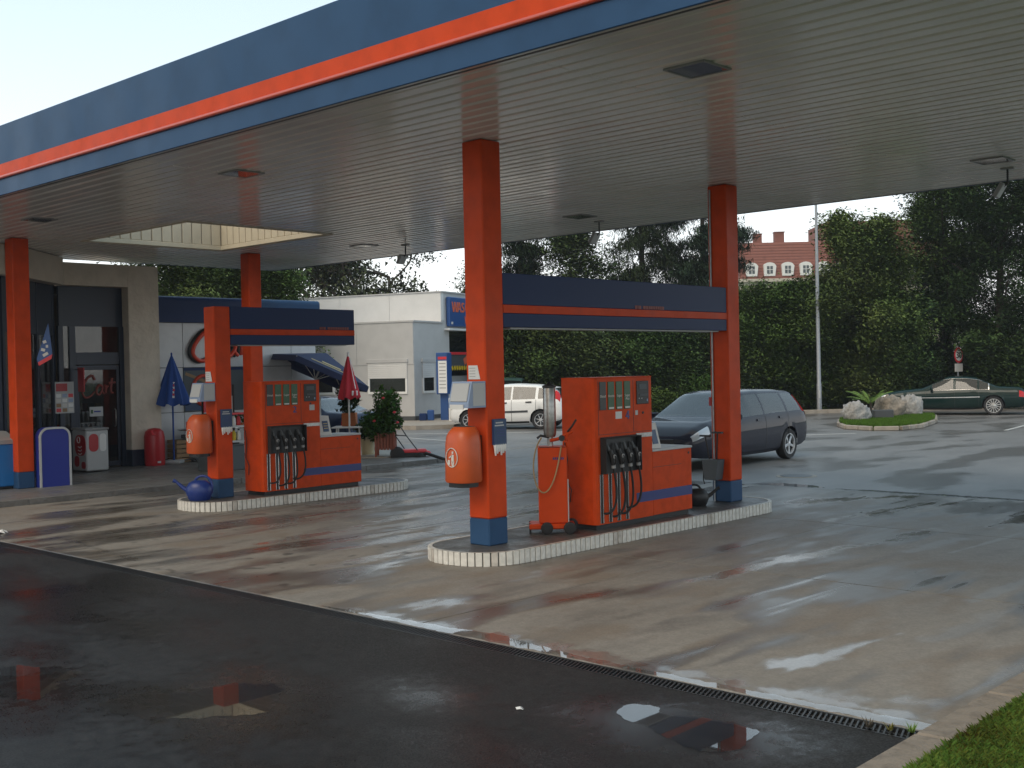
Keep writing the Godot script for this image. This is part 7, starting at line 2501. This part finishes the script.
func build_trees() -> void:
	var dk := Color(0.045, 0.08, 0.026)
	var md := Color(0.075, 0.12, 0.034)
	var lt := Color(0.12, 0.155, 0.05)
	var gr := "trees beyond the yard"
	broadleaf("broadleaf_tree", "yellowish green bushy tree right of the lamp post", "tree", Vector3(-12.9, 0, -35.4), 7.7, 2.2, 0.4, 4600, md, lt, 21, gr)
	broadleaf("broadleaf_tree", "tall dark green tree between the yellowish tree and the road sign", "tree", Vector3(-11.6, 0, -40.6), 10.8, 2.6, 0.4, 5000, dk, md, 22, gr)
	broadleaf("broadleaf_tree", "tall dark tree directly behind the road sign", "tree", Vector3(-9.2, 0, -40.3), 11.2, 2.7, 0.4, 5200, Color(0.032, 0.06, 0.022), dk, 23, gr)
	broadleaf("broadleaf_tree", "very dark tree at the right image edge", "tree", Vector3(-6.0, 0, -42.0), 11.5, 3.2, 0.4, 5200, Color(0.024, 0.046, 0.015), dk, 24, gr)
	broadleaf("broadleaf_tree", "round mid green tree left of the lamp post under the red roof", "tree", Vector3(-16.6, 0, -33.4), 5.0, 2.0, 0.1, 3600, md, Color(0.055, 0.1, 0.02), 25, gr)
	broadleaf("broadleaf_tree", "mid green bushy tree at the foot of the lamp post", "tree", Vector3(-15.1, 0, -34.8), 5.1, 1.7, 0.1, 3200, md, Color(0.05, 0.095, 0.02), 26, gr)
	# hedge: shrubs shoulder to shoulder
	var hp := [[-24.4, -27.1], [-22.7, -27.4], [-21.9, -28.8], [-20.5, -29.4], [-19.8, -30.8], [-18.5, -31.3], [-17.7, -32.7], [-15.2, -37.2], [-12.0, -36.7], [-8.5, -39.3]]
	var ord := ["first", "second", "third", "fourth", "fifth", "sixth", "seventh", "eighth", "ninth", "tenth"]
	for i in hp.size():
		broadleaf("hedge_shrub", "dark green shrub of the tall hedge behind the cars, %s from the left" % ord[i], "shrub", Vector3(hp[i][0] - 0.7 * sin(i * 2.7), 0, hp[i][1] - 0.7 * sin(i * 2.7)), 3.9 + 1.0 * sin(i * 1.9), 1.45 + 0.3 * sin(i * 3.1), 0.0, 2700, Color(0.048 + 0.014 * sin(i * 2.1), 0.08 + 0.018 * sin(i * 2.1), 0.03), Color(0.085 + 0.02 * sin(i * 1.3), 0.125, 0.04), 40 + i, "tall hedge shrubs")
	for i in 2:
		broadleaf("round_bush", "low round clipped bush on the verge %s" % ["beside the pump display", "behind the estate car windscreen"][i], "bush", [Vector3(-17.6, 0.05, -27.4), Vector3(-16.4, 0.05, -28.6)][i], [0.95, 1.25][i], [0.75, 1.0][i], 0.0, 700, Color(0.035, 0.07, 0.015), Color(0.08, 0.11, 0.03), 60 + i, "round bushes on the verge", 0.09)
	conifer("conifer", "cedar with dark trunk and drooping branches left of the red-roofed house", Vector3(-23.3, 0, -39.3), 12.5, 4.6, Color(0.03, 0.052, 0.03), 31, 0.34, 24.0)
	conifer("conifer", "sparse drooping conifer in the gap above the sign beam", Vector3(-25.8, 0, -37.6), 12.5, 3.8, Color(0.045, 0.066, 0.03), 32, 0.5, 15.0)
	conifer("conifer", "dark conifer just right of the front column", Vector3(-29.4, 0, -32.6), 12.0, 2.6, Color(0.025, 0.045, 0.02), 33, 0.4, 30.0)
	broadleaf("broadleaf_tree", "lighter olive tree above the left end of the sign beam", "tree", Vector3(-27.0, 0, -33.6), 9.5, 1.3, 2.0, 1500, Color(0.045, 0.075, 0.025), Color(0.1, 0.13, 0.045), 34, gr, 0.15, 0.12)
	# behind annex and wash hall
	broadleaf("broadleaf_tree", "dense green tree above the annex roof next to the beige pillar", "tree", Vector3(-28.6, 0, -13.3), 8.4, 2.6, 1.0, 3400, md, lt, 35, gr)
	broadleaf("broadleaf_tree", "light green tree above the annex roof left of the rear column", "tree", Vector3(-29.6, 0, -15.4), 8.0, 2.4, 1.0, 3400, md, Color(0.13, 0.16, 0.035), 36, gr)
	broadleaf("broadleaf_tree", "light green tree above the annex roof right of the rear column", "tree", Vector3(-27.6, 0, -16.4), 7.0, 1.5, 1.0, 2000, md, lt, 37, gr)
	bare_tree("gnarled_tree", "dark gnarled tree with sparse leaves behind the wash hall roof, left one", Vector3(-40.5, 0, -28.2), 12.0, 4.0, 51, 420)
	bare_tree("gnarled_tree", "dark gnarled tree with denser crown behind the wash hall roof, right one", Vector3(-36.6, 0, -29.4), 11.0, 2.6, 52, 1100)
	broadleaf("broadleaf_tree", "small tree just showing above the wash hall beside the front column", "tree", Vector3(-31.0, 0, -31.0), 7.0, 1.0, 1.0, 600, dk, md, 38, gr)

func bare_tree(nm: String, label: String, p: Vector3, h: float, r: float, sd: int, leaves: int) -> void:
	var t := thing(nm, label, "tree", p, 0.0, "gnarled trees behind the wash hall")
	var g := RandomNumberGenerator.new()
	g.seed = sd
	var st := mb()
	tube(st, [Vector3(0, -0.2, 0), Vector3(0.2, h * 0.2, 0.1), Vector3(-0.1, h * 0.4, 0)], 0.34, 0.22, 9)
	part("trunk", st, mats.bark, t)
	st = mb()
	var tips := []
	var todo := []
	for k in 6:
		var a := TAU * k / 6.0 + g.randf() * 0.6
		todo.append([Vector3(-0.1, h * (0.32 + 0.02 * k), 0), Vector3(cos(a), g.randf_range(0.5, 1.3), sin(a)).normalized(), h * g.randf_range(0.24, 0.34), 0.15, 0])
	while not todo.is_empty():
		var b: Array = todo.pop_back()
		var s: Vector3 = b[0]
		var d: Vector3 = b[1]
		var pts := [s]
		var dd := d
		for q in 4:
			dd = (dd + Vector3(g.randfn(), g.randfn() * 0.6, g.randfn()) * 0.28).normalized()
			s += dd * b[2] / 4.0
			pts.append(s)
		tube(st, pts, b[3], b[3] * 0.5, 6)
		if b[4] < 3:
			for k in 3:
				var nd := (dd + Vector3(g.randfn(), g.randfn() * 0.5 + 0.1, g.randfn()) * 0.75).normalized()
				todo.append([pts[4 - k % 2], nd, b[2] * 0.66, b[3] * 0.5, b[4] + 1])
		else:
			tips.append(s)
		if b[4] >= 2:
			tips.append(pts[2])
	part("limbs", st, mats.bark, t)
	var mesh := leaf_mesh("sparse", 16, 0.55, 0.17, 0.06, 8, 0.3, 0.2)
	var xfs := []
	var cols := []
	for i in leaves:
		var q: Vector3 = tips[g.randi() % tips.size()] + Vector3(g.randfn(), g.randfn(), g.randfn()) * 0.22
		xfs.append(Transform3D(Basis(Vector3.UP, g.randf() * TAU).scaled(Vector3.ONE * g.randf_range(0.7, 1.4)), q))
		var v := g.randf_range(0.6, 1.4)
		cols.append(Color(0.05 * v, 0.06 * v, 0.03 * v))
	scatter(t, "crown", mesh, mats.leaf, xfs, cols)
